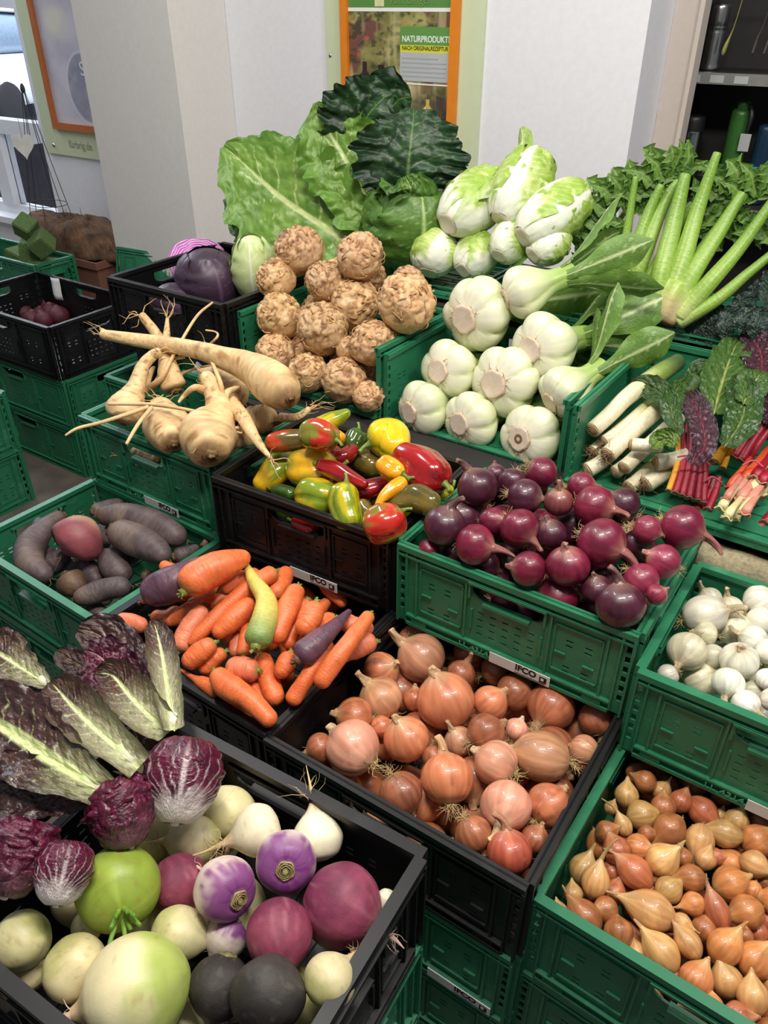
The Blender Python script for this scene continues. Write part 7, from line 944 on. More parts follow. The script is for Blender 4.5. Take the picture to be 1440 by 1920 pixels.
mb=MB(); tube(mb,[(-.03,0,.16,.003),(.9,0,.16,.003)],8,4); mb.obj('hanging_rail',M_ut,t)
for k in range(5):
    t=thing('spatula',f'grey kitchen spatula hanging in the dark cabinet, {["first","second","third","fourth","fifth"][k]} from the pale spoon','spatula',(-.60+.035*k,yy-.03-.012*(k%2),1.37),'hanging spatulas'); mb=MB(); dx=.01*k
    tube(mb,[(.03+dx,0,.19,.0035),(.012,0,.07,.004),(.006,0,.05,.007),(0,0,.0,.015)],10,14,lat=.3,cap=(.5,.3)); mb.obj('blade',M_ut,t); mb=MB(); tube(mb,[(.03+dx,0,.185,.004),(.034+dx,0,.192,.003)],6,4); mb.obj('hook',M_bk,t)
for k,(x,y,s_) in enumerate(((-.69,.07,.05),(-.56,.09,.045))):
    t=thing('dark_bowl',['black bowl above the steel canister in the cabinet','dark olive bowl behind the green drinking bottle'][k],'bowl',(x,yy+y,.952)); mb=MB(); lathe(mb,[(0,0),(.025,0),(.05,.04),(.055,.07),(.052,.07),(.045,.04),(0,.008)],28,22); mb.obj('bowl',[M_bk,plain('olive_glaze',(74,72,40),rough=.35)][k],t)
# ------------------------------------------------------------------ window corner: planter, coir, trellis, foam cubes
M_terra=plain('brown_planter',(122,80,66),rough=.7,namt=.06); M_coir=veg('coir',rough=.95,nscale=60,namt=.5,bump=1.0,bscale=260,fine=1.0)
t=thing('window_box','brown rectangular window box beside the white pillar','planter',(-3.19,2.22,.22))
mb=MB(); mb.box((-.285,-.115,0),(.285,.115,.35)); mb.box((-.295,-.125,.32),(.295,.125,.35)); mb.obj('box',M_terra,t,False)
mb=MB(); mb.box((-.24,-.06,-.25),(.24,.06,0)); mb.obj('stand',M_board,t,False)
mb=MB(); rg=np.random.default_rng(8)
def cdisp(V,t_,G):
    Nn=V/np.maximum(np.linalg.norm(V,axis=-1,keepdims=True),1e-6); a=fbm(V*9,3,3)-.5; b=np.abs(fbm(V*26,5,2)-.5); return V*(1+.35*a-.25*b)[...,None]
K1,K2=lin((118,88,64)),lin((66,48,36))
lathe(mb,[(0,-.02),(.30,-.02),(.32,.04),(.26,.115),(.12,.14),(0,.135)],90,40,lambda t_,G,V:mix(K1,K2,np.clip((fbm(V*30,7,3)-.35)*2.4,0,1)),lambda t_,G:np.clip(1/np.sqrt(np.cos(G)**2+(np.sin(G)/.43)**2),.3,1.0),cdisp)
for k in range(150):
    a=rg.uniform(0,6.28); ra=math.sqrt(rg.uniform(0,1)); p=np.array([.29*ra*math.cos(a),.115*ra*math.sin(a),.10*(1-ra*ra)+.035]); v=rg.normal(0,1,3); v[2]*=.5; v/=np.linalg.norm(v); l=rg.uniform(.03,.08)
    tube(mb,[(*p,.0011),(*(p+v*l*.5+rg.normal(0,.006,3)),.0011),(*(p+v*l+rg.normal(0,.01,3)),.0006)],4,6,K=mix(K1,K2,rg.uniform(0,1))*1.1,cap=(0,0))
co_=mb.obj('coir_liner',M_coir); co_.location=(-3.19,2.22,.57); tag(co_,'brown matted coconut fibre heap filling the window box','coir liner')
t=thing('wire_trellis','thin dark wire cone trellis standing in the fibre heap before the window','trellis',(-3.29,2.20,.62)); M_wire=plain('dark_wire',(40,44,44),rough=.5)
for k in range(6):
    a=k*PI/3; mb=MB(); tube(mb,[(.006*math.cos(a),.006*math.sin(a),.57,.0017),(.06*math.cos(a),.05*math.sin(a),.28,.0017),(.125*math.cos(a),.09*math.sin(a),.0,.0017)],6,10); mb.obj('wire',M_wire,t)
mb=MB(); tube(mb,[(.094*math.cos(a),.072*math.sin(a),.13,.0015) for a in np.linspace(0,2*PI,25)],6,30,cap=(0,0)); mb.obj('ring',M_wire,t)
mb=MB(); lathe(mb,[(0,.565),(.008,.57),(.009,.585),(.004,.60),(0,.602)],14,10); mb.obj('knob',M_wire,t)
bm=bmesh.new(); vs=[]
for a in np.linspace(0,2*PI,48,endpoint=False): vs.append(bm.verts.new((.0026*16*math.sin(a)**3,0,.0030*(13*math.cos(a)-5*math.cos(2*a)-2*math.cos(3*a)-math.cos(4*a)))))
f_=bm.faces.new(vs); g=bmesh.ops.extrude_face_region(bm,geom=[f_]); bmesh.ops.translate(bm,verts=[v for v in g['geom'] if isinstance(v,bmesh.types.BMVert)],vec=(0,.006,0)); bmesh.ops.recalc_face_normals(bm,faces=bm.faces)
m_=bpy.data.meshes.new('heart'); bm.to_mesh(m_); bm.free(); m_.materials.append(plain('grey_white_wood',(206,204,200),rough=.8)); hh=link('heart_ornament',m_); hh.location=(-3.25,2.12,1.0); hh.rotation_euler=(0,0,math.radians(50)); hh.scale=(1,1,1.15)
tag(hh,'pale wooden heart hanging on the wire trellis','ornament')
mh=MB(); tube(mh,[(0,.003,.024,.0008),(0,.003,.10,.0008)],5,3); mh.obj('string',M_wire,hh)
M_foam=plain('green_foam',(86,110,62),rough=.95,nscale=120,namt=.2,bump=.4)
for k,(x,y,z,s_,e,l) in enumerate(((-3.09,1.94,.725,.075,(.6,.5,.4),'green foam cube tilted on its corner, highest of the cubes'),(-3.03,1.955,.665,.08,(.5,-.5,.5),'green foam cube nearest to the fibre heap'),(-3.13,1.96,.62,.08,(.1,.2,.8),'green foam cube lowest, between the other cubes'),(-3.06,1.965,.54,.10,(0,0,.3),'green foam cube at the bottom of the crate'),(-3.22,1.965,.56,.10,(0,.3,.1),'green foam cube at the crate\'s left end'))):
    bm=bmesh.new(); bmesh.ops.create_cube(bm,size=s_); bmesh.ops.bevel(bm,geom=list(bm.edges),offset=.004,segments=2,affect='EDGES'); m_=bpy.data.meshes.new('cube'); bm.to_mesh(m_); bm.free(); m_.materials.append(M_foam)
    o=link('foam_cube',m_); o.location=(x,y,z); o.rotation_euler=e; tag(o,l,'foam cube','green foam cubes')
# folded crate leaning at the pillar
t=thing('folded_crate','flat folded green crate leaning against the white pillar','crate',(-2.79,2.0,0),None)
o=link('side_panel',pmesh(.30,.66,M_green,False),t); t.rotation_euler=(math.radians(-14),0,math.radians(8))

# papers left in two crates
M_pap=plain('white_paper',(222,224,224),rough=.7,namt=.03)
def sheet(label,cat,a,b,h,n_):
    a,b=np.array(a),np.array(b); mb=MB(); V=[]
    for j in range(6):
        for i in range(8): u,v=i/7,j/5; V.append(a+(b-a)*u+np.array(h)*v+np.array(n_)*(.012*math.sin(u*5)+.010*math.sin(v*4+1)))
    mb.add(V,gridF(6,8,False)); o=mb.obj('paper_sheet',M_pap); m=o.modifiers.new('thick','SOLIDIFY'); m.thickness=.0006; return tag(o,label,cat)
sheet('crumpled white paper lying in the low green crate behind the parsnips','paper',(-1.70,1.42,.50),(-1.50,1.36,.50),(.03,.06,.12),(0,-1,.3))
sheet('small grey white price card hanging inside the black crate by the window','card',(-2.84,1.835,.50),(-2.79,1.835,.50),(-.012,.004,.083),(0,-.3,0))

# ------------------------------------------------------------------ bulbs and round roots (one mesh per kind and colour, copies share it)
COL={ # kind -> colour key -> (skin, second, tip)
'red_onion':{'a':((118,28,54),(82,20,40),(160,110,96)),'d':((78,30,48),(50,22,36),(130,96,84)),'p':((138,46,70),(106,32,52),(176,124,112)),'b':((128,66,66),(90,40,50),(186,140,108))},
'yellow_onion':{'a':((204,126,88),(162,88,58),(206,166,122)),'o':((220,140,98),(190,108,70),(214,174,130)),'p':((222,162,136),(198,128,102),(224,196,160)),'d':((170,104,74),(128,74,50),(184,142,102)),'r':((206,106,80),(168,74,54),(206,150,114)),'t':((200,146,112),(164,110,80),(210,176,134))},
'white_onion':{'a':((232,230,216),(216,214,192),(206,186,146)),'y':((220,212,182),(204,194,158),(200,178,136)),'g':((208,204,184),(190,184,162),(192,170,134))},
'shallot':{'a':((210,138,82),(178,104,56),(212,164,106)),'t':((218,168,108),(194,136,78),(212,176,118)),'r':((190,110,76),(154,80,52),(198,144,106)),'d':((170,108,66),(134,78,44),(188,138,88)),'o':((194,154,96),(160,118,66),(198,166,106))},
}
BPROF=[(.0,-.84),(.10,-.87),(.28,-.84),(.62,-.70),(.90,-.36),(1.0,.02),(.93,.38),(.72,.68),(.44,.88),(.25,.99),(.17,1.10)]
SPROF=[(.0,-.98),(.12,-1.0),(.40,-.88),(.74,-.60),(.96,-.22),(1.0,.10),(.86,.50),(.58,.84),(.34,1.08),(.20,1.28),(.13,1.44)]
cache={}
def onion_parts(kind,v,ck):
    key=(kind,v,ck)
    if key in cache: return cache[key]
    rg=np.random.default_rng(abs(hash(kind+ck))%9999 if False else sum(map(ord,kind+ck))*7+v); base,sec,tip=[lin(c) for c in COL[kind][ck]]
    seed=int(rg.integers(1000)); shal=kind=='shallot'; prof=SPROF if shal else BPROF
    streak={'yellow_onion':.9,'white_onion':.25}.get(kind,.7)
    def cf(t,G,V):
        z=V[...,2]; s1=fbm(np.stack([np.cos(G)*7,np.sin(G)*7,z*1.1+seed],-1),seed,3); s2=noise(np.stack([np.cos(G)*16,np.sin(G)*16,z*.7+seed],-1),seed+1)
        c=mix(base,sec,np.clip((s1-.35)*2.2*streak,0,1)); c=mix(c,sec*.8,sstep(.72,.95,s2)*(.5 if kind!='white_onion' else .12))
        pch=fbm(V*1.7+seed,seed+2,2); c=mix(c,base*1.22,sstep(.60,.68,pch)*.7)
        c=mix(c,tip,sstep(.68,1.05,z+.25*(s1-.5))*.75); c=mix(c,tip*.8,sstep(-.72,-.86,z)*.6)
        if kind=='white_onion': c=mix(c,lin((200,204,160)),sstep(.62,.85,s1)*.25)
        return c
    def rmod(t,G): return 1+.035*(noise(np.stack([np.cos(G)*1.6,np.sin(G)*1.6,t*1.5+seed],-1),seed)-.5)*2+.008*np.cos(G*6+seed)
    mb=MB(); lathe(mb,prof,56 if not shal else 36,40 if not shal else 30,cf,rmod,tk=(1,1,.16)); bulb=mb.mesh(kind+'_bulb'); bulb.materials.append(M_onion)
    # neck: dry twisted skin; v=0 short, 1 long, 2 long fleshy
    mb=MB(); ln={0:.22,1:.62,2:.85}[v] if not shal else {0:.12,1:.45,2:1.5}[v]; z0=prof[-1][1]-.10; r0=prof[-1][0]*(1.0 if kind=='red_onion' else 1.1)
    bx,by=rg.normal(0,.14*ln,2)*(2 if v else 1)
    nk=[(0,0,z0,r0*1.25),(bx*.2,by*.2,z0+.1+ln*.25,r0*.9),(bx*.7,by*.7,z0+.1+ln*.65,r0*.72),(bx*1.6,by*1.6,z0+.1+ln,r0*(.72 if v!=2 else .45))]
    if shal: nk=[(0,0,z0,r0*1.1),(bx*.4,by*.4,z0+ln*.4+.1,r0*.7),(bx*1.3,by*1.3,z0+ln+.1,r0*.3)]
    kk=mix(tip*.95,base*.7,.25) if not kind=='white_onion' else tip*.95
    if kind=='red_onion' and v: kk=mix(tip,base,.45)
    def ncf(t,G,V):
        n_=noise(np.stack([np.cos(G)*4,np.sin(G)*4,t*2+seed],-1),seed+4); return mix(mix(kk,tip*1.2,sstep(.6,1,t)),kk*.6,np.clip(n_*1.3-.4,0,1)*.8)
    tube(mb,nk,14,14,cf=ncf,cap=(0,.35),rmod=lambda t,G:1+.22*np.cos(G*3+t*4)+.12*np.cos(G*5-t*2))
    if v==1 and not shal:
        for k in range(3):
            a=rg.uniform(0,6.28); p=np.array([bx*1.2,by*1.2,z0+ln*.75]); d=np.array([math.cos(a)*.10,math.sin(a)*.10,.18])
            fleaf(mb,[(*p,.05),(*(p+d*.6),.07),(*(p+d*1.2+np.array([d[0],d[1],-.05])*.4),.01)],(math.cos(a),math.sin(a),.2),lambda t,v_,w_,P:np.broadcast_to(tip*1.15,P.shape),cup=.4,n=8,m=5)
    neck=mb.mesh(kind+'_neck'); neck.materials.append(M_neck)
    mb=MB(); n_=(40 if kind=='yellow_onion' else 28) if not shal else 9
    hairs(mb,(0,0,-.84 if not shal else -.97),(0,0,-1),n_,.72 if not shal else .25,.017 if not shal else .012,lin((206,178,126)) if kind!='white_onion' else lin((190,170,120)),seed,1.5,.9,6); roots=mb.mesh(kind+'_roots'); roots.materials.append(M_root)
    # loose flakes of outer skin
    cache[key]=(bulb,neck,roots); return cache[key]
# turnips and radishes: profile r,z with crown at +1 and root at -1
def P_(s): return s
ROOTS={
'cream_radish':dict(prof=[(0,.98),(.2,.96),(.55,.80),(.88,.45),(1,.05),(.93,-.40),(.66,-.78),(.36,-.98),(.20,-1.10),(.12,-1.25)],c1=(224,212,168),c2=(172,186,96),split=.25,crown='none',tail=(222,190,160),nt=14),
'green_radish':dict(prof=[(0,.93),(.14,.95),(.45,.86),(.85,.52),(1,.05),(.92,-.40),(.66,-.74),(.34,-.93),(0,-.98)],c1=(144,162,52),c2=(146,168,62),split=-.6,crown='stalks',tail=(200,190,140),nt=0),
'pale_turnip':dict(prof=[(0,.92),(.16,.93),(.5,.82),(.88,.45),(1,.0),(.90,-.42),(.62,-.76),(.34,-.94),(.17,-1.06),(.09,-1.25)],c1=(212,202,156),c2=(186,184,122),split=.45,crown='none',tail=(206,172,140),nt=16),
'pink_turnip':dict(prof=[(0,.88),(.16,.92),(.5,.82),(.88,.45),(1,.02),(.88,-.44),(.60,-.76),(.32,-.96),(.15,-1.12),(.07,-1.3)],c1=(150,66,92),c2=(124,46,76),split=0,crown='none',tail=(206,170,160),nt=14),
'purple_turnip':dict(prof=[(0,.80),(.22,.82),(.36,.76),(.46,.78),(.74,.64),(.95,.32),(1,-.05),(.88,-.45),(.60,-.76),(.32,-.96),(.14,-1.15),(.05,-1.45)],c1=(226,212,196),c2=(136,76,132),split=.10,crown='cut',tail=(214,196,170),nt=3),
'white_turnip':dict(prof=[(0,.86),(.3,.84),(.72,.66),(.97,.26),(1,-.06),(.84,-.48),(.56,-.80),(.34,-1.0),(.18,-1.25),(.10,-1.5)],c1=(226,216,192),c2=(226,214,190),split=.9,crown='none',tail=(212,186,140),nt=12),
'black_radish':dict(prof=[(0,.86),(.14,.90),(.40,.84),(.80,.55),(1,.05),(.90,-.42),(.60,-.80),(.30,-1.0),(.10,-1.15)],c1=(62,56,52),c2=(48,43,40),split=0,crown='cut',tail=(90,80,70),nt=4),
}
def root_parts(kind,seed):
    S=ROOTS[kind]; mb=MB(); c1,c2=lin(S['c1']),lin(S['c2'])
    def cf(t,G,V):
        z=V[...,2]; n1=fbm(V*2.2+seed,seed,3); n2=noise(V*7+seed,seed+2); n3=fbm(np.stack([np.cos(G)*6,np.sin(G)*6,z*1.2+seed],-1),seed+5,2 if kind!='pink_turnip' else 4)
        c=mix(c1,c2,sstep(-.35,.35,z-S['split']+(n1-.5)*1.1))
        if kind in('pink_turnip',): c=mix(c,lin((190,116,132)),sstep(.56,.74,n3)*.45); c=mix(c,lin((110,30,60)),sstep(.55,.8,n1)*.5); c=mix(c,lin((204,150,140)),sstep(-.75,-1.05,z))
        if kind in('purple_turnip',): c=mix(c,lin((112,40,116)),sstep(.5,.75,n3)*sstep(-.1,.3,z)*.7); c=mix(c,lin((226,206,200)),sstep(.50,.66,n3)*sstep(.75,.0,z)*.8)
        if kind in('pale_turnip','cream_radish','white_turnip','green_radish'): c=mix(c,lin((150,116,70)),sstep(.78,.92,n2)*.35); c=mix(c,lin((196,150,110)),sstep(-.8,-1.15,z)*.5)
        if kind=='green_radish': c=mix(c,lin((176,142,96)),sstep(-.55,-.85,z+(n1-.5)*.3)*.85); c=mix(c,lin((176,196,84)),sstep(.5,.8,n3)*.4)
        if kind=='black_radish': c=mix(c,lin((96,88,80)),sstep(.72,.85,n2)*.4)
        rings=noise(np.stack([np.cos(G)*1.5,np.sin(G)*1.5,z*26],-1),seed+9); c=c*(1-.10*sstep(.6,.9,rings))[...,None]
        return c
    lathe(mb,S['prof'],52,46,cf,lambda t,G:1+.05*(noise(np.stack([np.cos(G)*1.3,np.sin(G)*1.3,t*2+seed],-1),seed)-.5)*2+.015*np.cos(G*5+seed),tk=(.6,.6,.6))
    body=mb.mesh(kind+'_root'); body.materials.append({'black_radish':M_rough,'pink_turnip':M_rough}.get(kind,M_pale))
    out=[('root',body)]
    if S['nt']:
        mb=MB(); pz=S['prof'][-1]; tl=lin(S['tail']); L0=.55 if kind!='white_turnip' else 1.4
        tube(mb,[(0,0,pz[1]+.05,max(pz[0],.05)),(.05,.03,pz[1]-.2*L0*2,.05),(.02,.08,pz[1]-.45*L0*2,.012)],8,10,K=tl,cap=(0,.5))
        hairs(mb,(0,0,pz[1]+.02),(0,0,-1),S['nt'],L0*1.1,.014,tl,seed,1.2,.8,7); m=mb.mesh(kind+'_tail'); m.materials.append(M_root); out.append(('tail_roots',m))
    if S['crown']=='cut':
        mb=MB(); cz=S['prof'][0][1]; ck=lin((178,170,110)) if kind=='purple_turnip' else lin((120,118,70))
        for k in range(4):
            rr=.30-.065*k
            lathe(mb,[(rr*.8,cz-.06),(rr,cz-.02),(rr*.98,cz+.05+.02*k),(rr*.86,cz+.06+.02*k),(rr*.8,cz+.01+.02*k)],26,10,lambda t,G,V,k=k:mix(ck*(1-.12*k),lin((120,96,60)),noise(V*16+k,seed+k)*.8),lambda t,G:1+.06*np.cos(G*5+k*1.3)+.03*np.cos(G*11+k))
        lathe(mb,[(.1,cz),(.09,cz+.10),(0,cz+.11)],12,6,lambda t,G,V:np.broadcast_to(ck,V.shape)); m=mb.mesh(kind+'_crown'); m.materials.append(M_stalk); out.append(('cut_crown',m))
    if S['crown']=='stalks':
        mb=MB(); rg=np.random.default_rng(3)
        for k in range(8):
            a=k*2.4; ra=.05+.05*(k%3); L0=rg.uniform(.45,.75)
            p=np.array([math.cos(a)*ra,math.sin(a)*ra,.84]); d=np.array([math.cos(a)*.45,math.sin(a)*.45,1.0]); 
            tube(mb,[(*p,.07),(*(p+d*L0*.5),.06),(*(p+d*L0+np.array([0,0,-.05])),.05)],9,9,cf=lambda t,G,V:mix(lin((150,180,72)),lin((92,140,40)),t),cap=(0,.3))
        m=mb.mesh(kind+'_stalks'); m.materials.append(M_stalk); out.append(('leaf_stalks',m))
    return out
def celeriac_mesh(v):
    if ('cel',v) in cache: return cache[('cel',v)]
    mb=MB(); sd=v*13+2; rg=np.random.default_rng(sd)
    def disp(V,t,G):
        Nn=V/np.maximum(np.linalg.norm(V,axis=-1,keepdims=True),1e-6)
        top=sstep(-.15,.75,Nn[...,2])
        a=fbm(Nn*1.6+sd,sd,2)-.5; rd=np.abs(fbm(Nn*3.6+sd,sd+3,2)-.5)*4; rd2=np.abs(noise(Nn*8+sd,sd+4)-.5)*2
        return V*(1+.20*a+.11*np.clip(rd,0,1)*(.12+.9*top)+.045*rd2*(.1+top))[...,None]
    def cf(t,G,V):
        Nn=V/np.maximum(np.linalg.norm(V,axis=-1,keepdims=True),1e-6); top=sstep(-.2,.6,Nn[...,2])
        rd=np.abs(fbm(Nn*3.6+sd,sd+3,2)-.5)*4; n1=fbm(Nn*3+sd,sd+6,3); n2=fbm(Nn*12+sd,sd+7,2)
        c=mix(lin((222,184,134)),lin((184,132,84)),np.clip((n1-.42)*2.4+top*.2,0,1)); c=mix(c,lin((120,78,46)),sstep(.42,.05,rd)*(.25+.75*top)*sstep(.30,.55,n2)); c=mix(c,lin((236,204,160)),sstep(.55,.68,n1)*.7); c=mix(c,lin((140,92,54)),sstep(.60,.72,fbm(Nn*2.2+sd,sd+9,3))*.7)
        return c
    lathe(mb,[(0,-.94),(.3,-.92),(.72,-.68),(.97,-.2),(1,.12),(.86,.55),(.5,.86),(.2,.97),(0,1.0)],84,64,cf,None,disp,tk=(1,1,1))
    body=mb.mesh('celeriac_body'); body.materials.append(M_celeriac)
    mb=MB()
    for k in range(34):
        a=rg.uniform(0,6.28); el=rg.uniform(-.1,1.2); d=np.array([math.cos(a)*math.cos(el),math.sin(a)*math.cos(el),math.sin(el)]); P=[]
        tv=np.cross(d,rg.normal(0,1,3)); tv/=np.linalg.norm(tv); q=d.copy()
        for j in range(7):
            q=q+tv*.10+rg.normal(0,.035,3); q/=np.linalg.norm(q); P.append((*(q*(1.06+.05*math.sin(j))),.030*(1-.10*j)))
        tube(mb,P,5,10,K=lin((206,160,108))*rg.uniform(.6,1.15),cap=(.5,.5))
    rt=mb.mesh('celeriac_rootlets'); rt.materials.append(M_celeriac); cache[('cel',v)]=(body,rt); return cache[('cel',v)]
CAT={'red_onion':'onion','yellow_onion':'onion','white_onion':'onion','shallot':'shallot','celeriac':'celeriac','cream_radish':'radish','green_radish':'radish','black_radish':'radish'}
rgi=np.random.default_rng(77)
GR=DATA['groups']; RL=[(k,v,(x,y,z),(a,b,c),r_,el,ck,lab) for k,v,x,y,z,a,b,c,r_,el,ck,lab in DATA['round']]; TL=[(k,p,ck,lab,pm) for k,p,ck,lab,pm in DATA['tube']]
for kind,lab,tk_,L_ in DATA['fill']:   # the lower layers of each heap
    for x,y,z,r_,a,b,c,ck in L_:
        if tk_: TL.append((kind,[(x-a*r_*tk_,y-b*r_*tk_,z-c*r_*tk_,r_*.7),(x,y,z,r_),(x+a*r_*tk_,y+b*r_*tk_,z+c*r_*tk_,r_*.5)],ck,lab,'block'))
        else: RL.append((kind,0,(x,y,z),(a,b,c),r_,1.0,ck,lab))
for i,(kind,v,P,ax,r_,el,ck,lab) in enumerate(RL):
    grp=GR[kind]; q=quat(ax,rgi.uniform(0,6.28)); tint=rgi.uniform(.86,1.12)
    t=thing(kind,lab,CAT.get(kind,'turnip'),P,grp,q); t.scale=(r_,r_,r_*el)
    if kind in COL: parts=list(zip(('bulb','neck','roots'),onion_parts(kind,v,ck)))
    elif kind=='celeriac': parts=list(zip(('bulb','rootlets'),celeriac_mesh(v)))
    else: parts=root_parts(kind,i) if i<len(DATA['round']) else cache.setdefault(('fillroot',kind),root_parts(kind,7))
    for nm,me in parts:
        o=link(nm,me,t); o.color=(tint,tint*rgi.uniform(.96,1.03),tint*rgi.uniform(.94,1.04),1)
# ------------------------------------------------------------------ long roots, peppers, leeks
TC={'carrot':{'o':((234,120,66),(216,98,52)),'k':((230,136,100),(212,108,74)),'y':((222,206,108),(200,180,84)),'p':((98,68,84),(68,46,60))},
'beetroot':{'g':((98,84,84),(72,60,62)),'r':((150,78,84),(118,56,66)),'b':((104,78,58),(70,52,42))},
'parsnip':{'a':((230,198,146),(202,158,106))},'leek':{'a':((232,222,190),(226,212,174))},'pepper':{}}
PC={'r':((160,24,26),(120,18,24)),'rg':((190,40,30),(120,120,40)),'yg':((190,176,28),(120,140,30)),'gy':((120,140,30),(222,176,24)),'y':((238,172,24),(228,150,20)),'yy':((220,204,30),(236,186,26)),'yo':((226,172,28),(156,146,30)),'ro':((178,60,28),(96,80,34)),'g':((66,92,32),(48,72,28)),'ob':((110,92,36),(82,76,34))}
for i,(kind,pts,ck,lab,pm) in enumerate(TL):
    grp=GR[kind]; pm=pm or 'bell'
    P0=np.array(pts[0][:3]); Q=[(p[0]-P0[0],p[1]-P0[1],p[2]-P0[2],p[3]) for p in pts]; rg=np.random.default_rng(100+i); sd=100+i
    mx=max(p[3] for p in pts)
    t=thing(kind,lab,{'carrot':'carrot','beetroot':'beetroot','parsnip':'parsnip','pepper':'pepper','leek':'leek'}[kind],tuple(P0),grp)
    A=np.array(Q[0][:3]);B=np.array(Q[1][:3]); d0=(A-B)/np.linalg.norm(A-B); r0=Q[0][3]; An=np.array(Q[-1][:3]);Bn=np.array(Q[-2][:3]); d1=(An-Bn)/np.linalg.norm(An-Bn); r1=Q[-1][3]
    mb=MB()
    if kind=='carrot':
        c1,c2=[lin(c) for c in TC[kind][ck]]
        def cf(t_,G,V):
            n1=fbm(V*70+sd,sd,3); rn=noise(np.stack([np.cos(G)*1.2,np.sin(G)*1.2,t_*30+sd],-1),sd+1); c=mix(c1,c2,np.clip((n1-.3)*1.6,0,1)); c=mix(c,c1*.62,sstep(.72,.9,rn)*.5)
            c=mix(c,c1*1.15,sstep(.55,.8,noise(V*30+sd,sd+3))*.4)
            if ck=='y': c=mix(c,lin((132,156,84)),sstep(.34,.05,t_+.15*(n1-.5)))
            elif ck!='p': c=mix(c,lin((140,130,60)),sstep(.10,.0,t_+.06*(n1-.5))*.75)
            else: c=mix(c,lin((120,72,84)),sstep(.62,.85,rn)*.7)
            return c
        tube(mb,Q,22,40,cf=cf,cap=(.75,.9),rmod=lambda t_,G:1+.05*(noise(np.stack([np.cos(G)*1.2+sd,np.sin(G)*1.2,t_*9],-1),sd)-.5)*2); mb.obj('root',M_carrot,t)
        mb=MB(); cc=lin((126,136,60)) if ck!='p' else lin((120,84,70))
        tube(mb,[(*(A-d0*.002),r0*.42),(*(A+d0*r0*.12),r0*.36),(*(A+d0*r0*.34),r0*.22)],10,6,K=cc,cap=(0,.6)); 
        for k in range(6):
            a=rg.normal(0,.4,3)+d0; a/=np.linalg.norm(a); tube(mb,[(*(A+d0*r0*.1),r0*.12),(*(A+a*r0*.6),r0*.06)],5,4,K=cc*rg.uniform(.7,1.3),cap=(0,.5))
        mb.obj('crown',M_stalk,t)
    elif kind=='beetroot':
        c1,c2=[lin(c) for c in TC[kind][ck]]
        def cf(t_,G,V):
            n1=fbm(V*45+sd,sd,3); n2=fbm(V*16+sd,sd+2,2); c=mix(c1,c2,np.clip((n1-.3)*1.8,0,1)); c=mix(c,lin((136,116,100)),sstep(.55,.72,n2)*.45)
            c=mix(c,lin((92,66,44)),sstep(.18,.0,t_+.12*(n1-.5))*.9); 
            if ck=='r': c=mix(c,lin((196,156,128)),sstep(.60,.36,t_+.2*(n2-.5))*.8); c=mix(c,lin((96,68,46)),sstep(.34,.16,t_+.16*(n1-.5)))
            return c
        tube(mb,Q,28,40,cf=cf,cap=(.8,.95),rmod=lambda t_,G:1+.06*(noise(np.stack([np.cos(G)*1.2+sd,np.sin(G)*1.2,t_*5],-1),sd)-.5)*2); mb.obj('root',M_rough,t)
        mb=MB(); tube(mb,[(*(A-d0*r0*.2),r0*.6),(*(A+d0*r0*.10),r0*.5),(*(A+d0*r0*.26),r0*.3)],12,6,K=lin((84,62,42)),cap=(0,.5),rmod=lambda t_,G:1+.2*np.cos(G*4)); mb.obj('crown',M_celeriac,t)
        mb=MB(); hairs(mb,An+d1*r1*.5,d1,2,max(mx*.8,.02),.0012,lin((110,84,70)),sd,.5,.5); mb.obj('tail_roots',M_root,t)
    elif kind=='parsnip':
        c1,c2=[lin(c) for c in TC[kind]['a']]
        def cf(t_,G,V):
            n1=fbm(V*40+sd,sd,3); rn=noise(np.stack([np.cos(G)*1.6,np.sin(G)*1.6,t_*34+sd],-1),sd+1); c=mix(c1,c2,np.clip((n1-.35)*1.5,0,1)); c=mix(c,lin((150,104,58)),sstep(.62,.85,rn)*.8); c=mix(c,lin((120,84,48)),sstep(.06,.0,t_+.05*(n1-.5))*.8)
            return c
        tube(mb,Q,30,48,cf=cf,cap=(.45,.9),rmod=lambda t_,G:1+.035*(noise(np.stack([np.cos(G)+sd,np.sin(G),t_*26],-1),sd)-.5)*2+.03*np.cos(G*3+sd)); mb.obj('root',M_rough,t)
        mb=MB(); tube(mb,[(*(A-d0*r0*.1),r0*.5),(*(A+d0*r0*.16),r0*.4),(*(A+d0*r0*.08),r0*.15)],14,6,K=lin((120,92,54)),cap=(0,.4),rmod=lambda t_,G:1+.15*np.cos(G*5)); mb.obj('crown',M_celeriac,t)
        mb=MB(); hairs(mb,An,d1,4 if pm!='beard' else 3,.06,.0016,lin((206,166,112)),sd,.8,.6)
        X=np.array([q[:3] for q in Q])
        for k in range(5):
            j=rg.integers(1,len(Q)); v=rg.normal(0,1,3); v/=np.linalg.norm(v); hairs(mb,X[j]+v*Q[j][3]*.9,v,1,.05,.0012,lin((206,166,112)),sd+k,.5,.7)
        mb.obj('rootlets',M_root,t)
        for rt in DATA['branch'].get(lab,[]):
            mb=MB(); tube(mb,[(p[0]-P0[0],p[1]-P0[1],p[2]-P0[2],p[3]) for p in rt],9,22,cf=lambda t_,G,V:mix(c1,c2,np.clip(fbm(V*60+sd,sd,2)*1.6-.4,0,1)),cap=(0,.8)); mb.obj('side_root',M_rough,t)
    elif kind=='pepper':
        c1,c2=[lin(c) for c in PC[ck]]
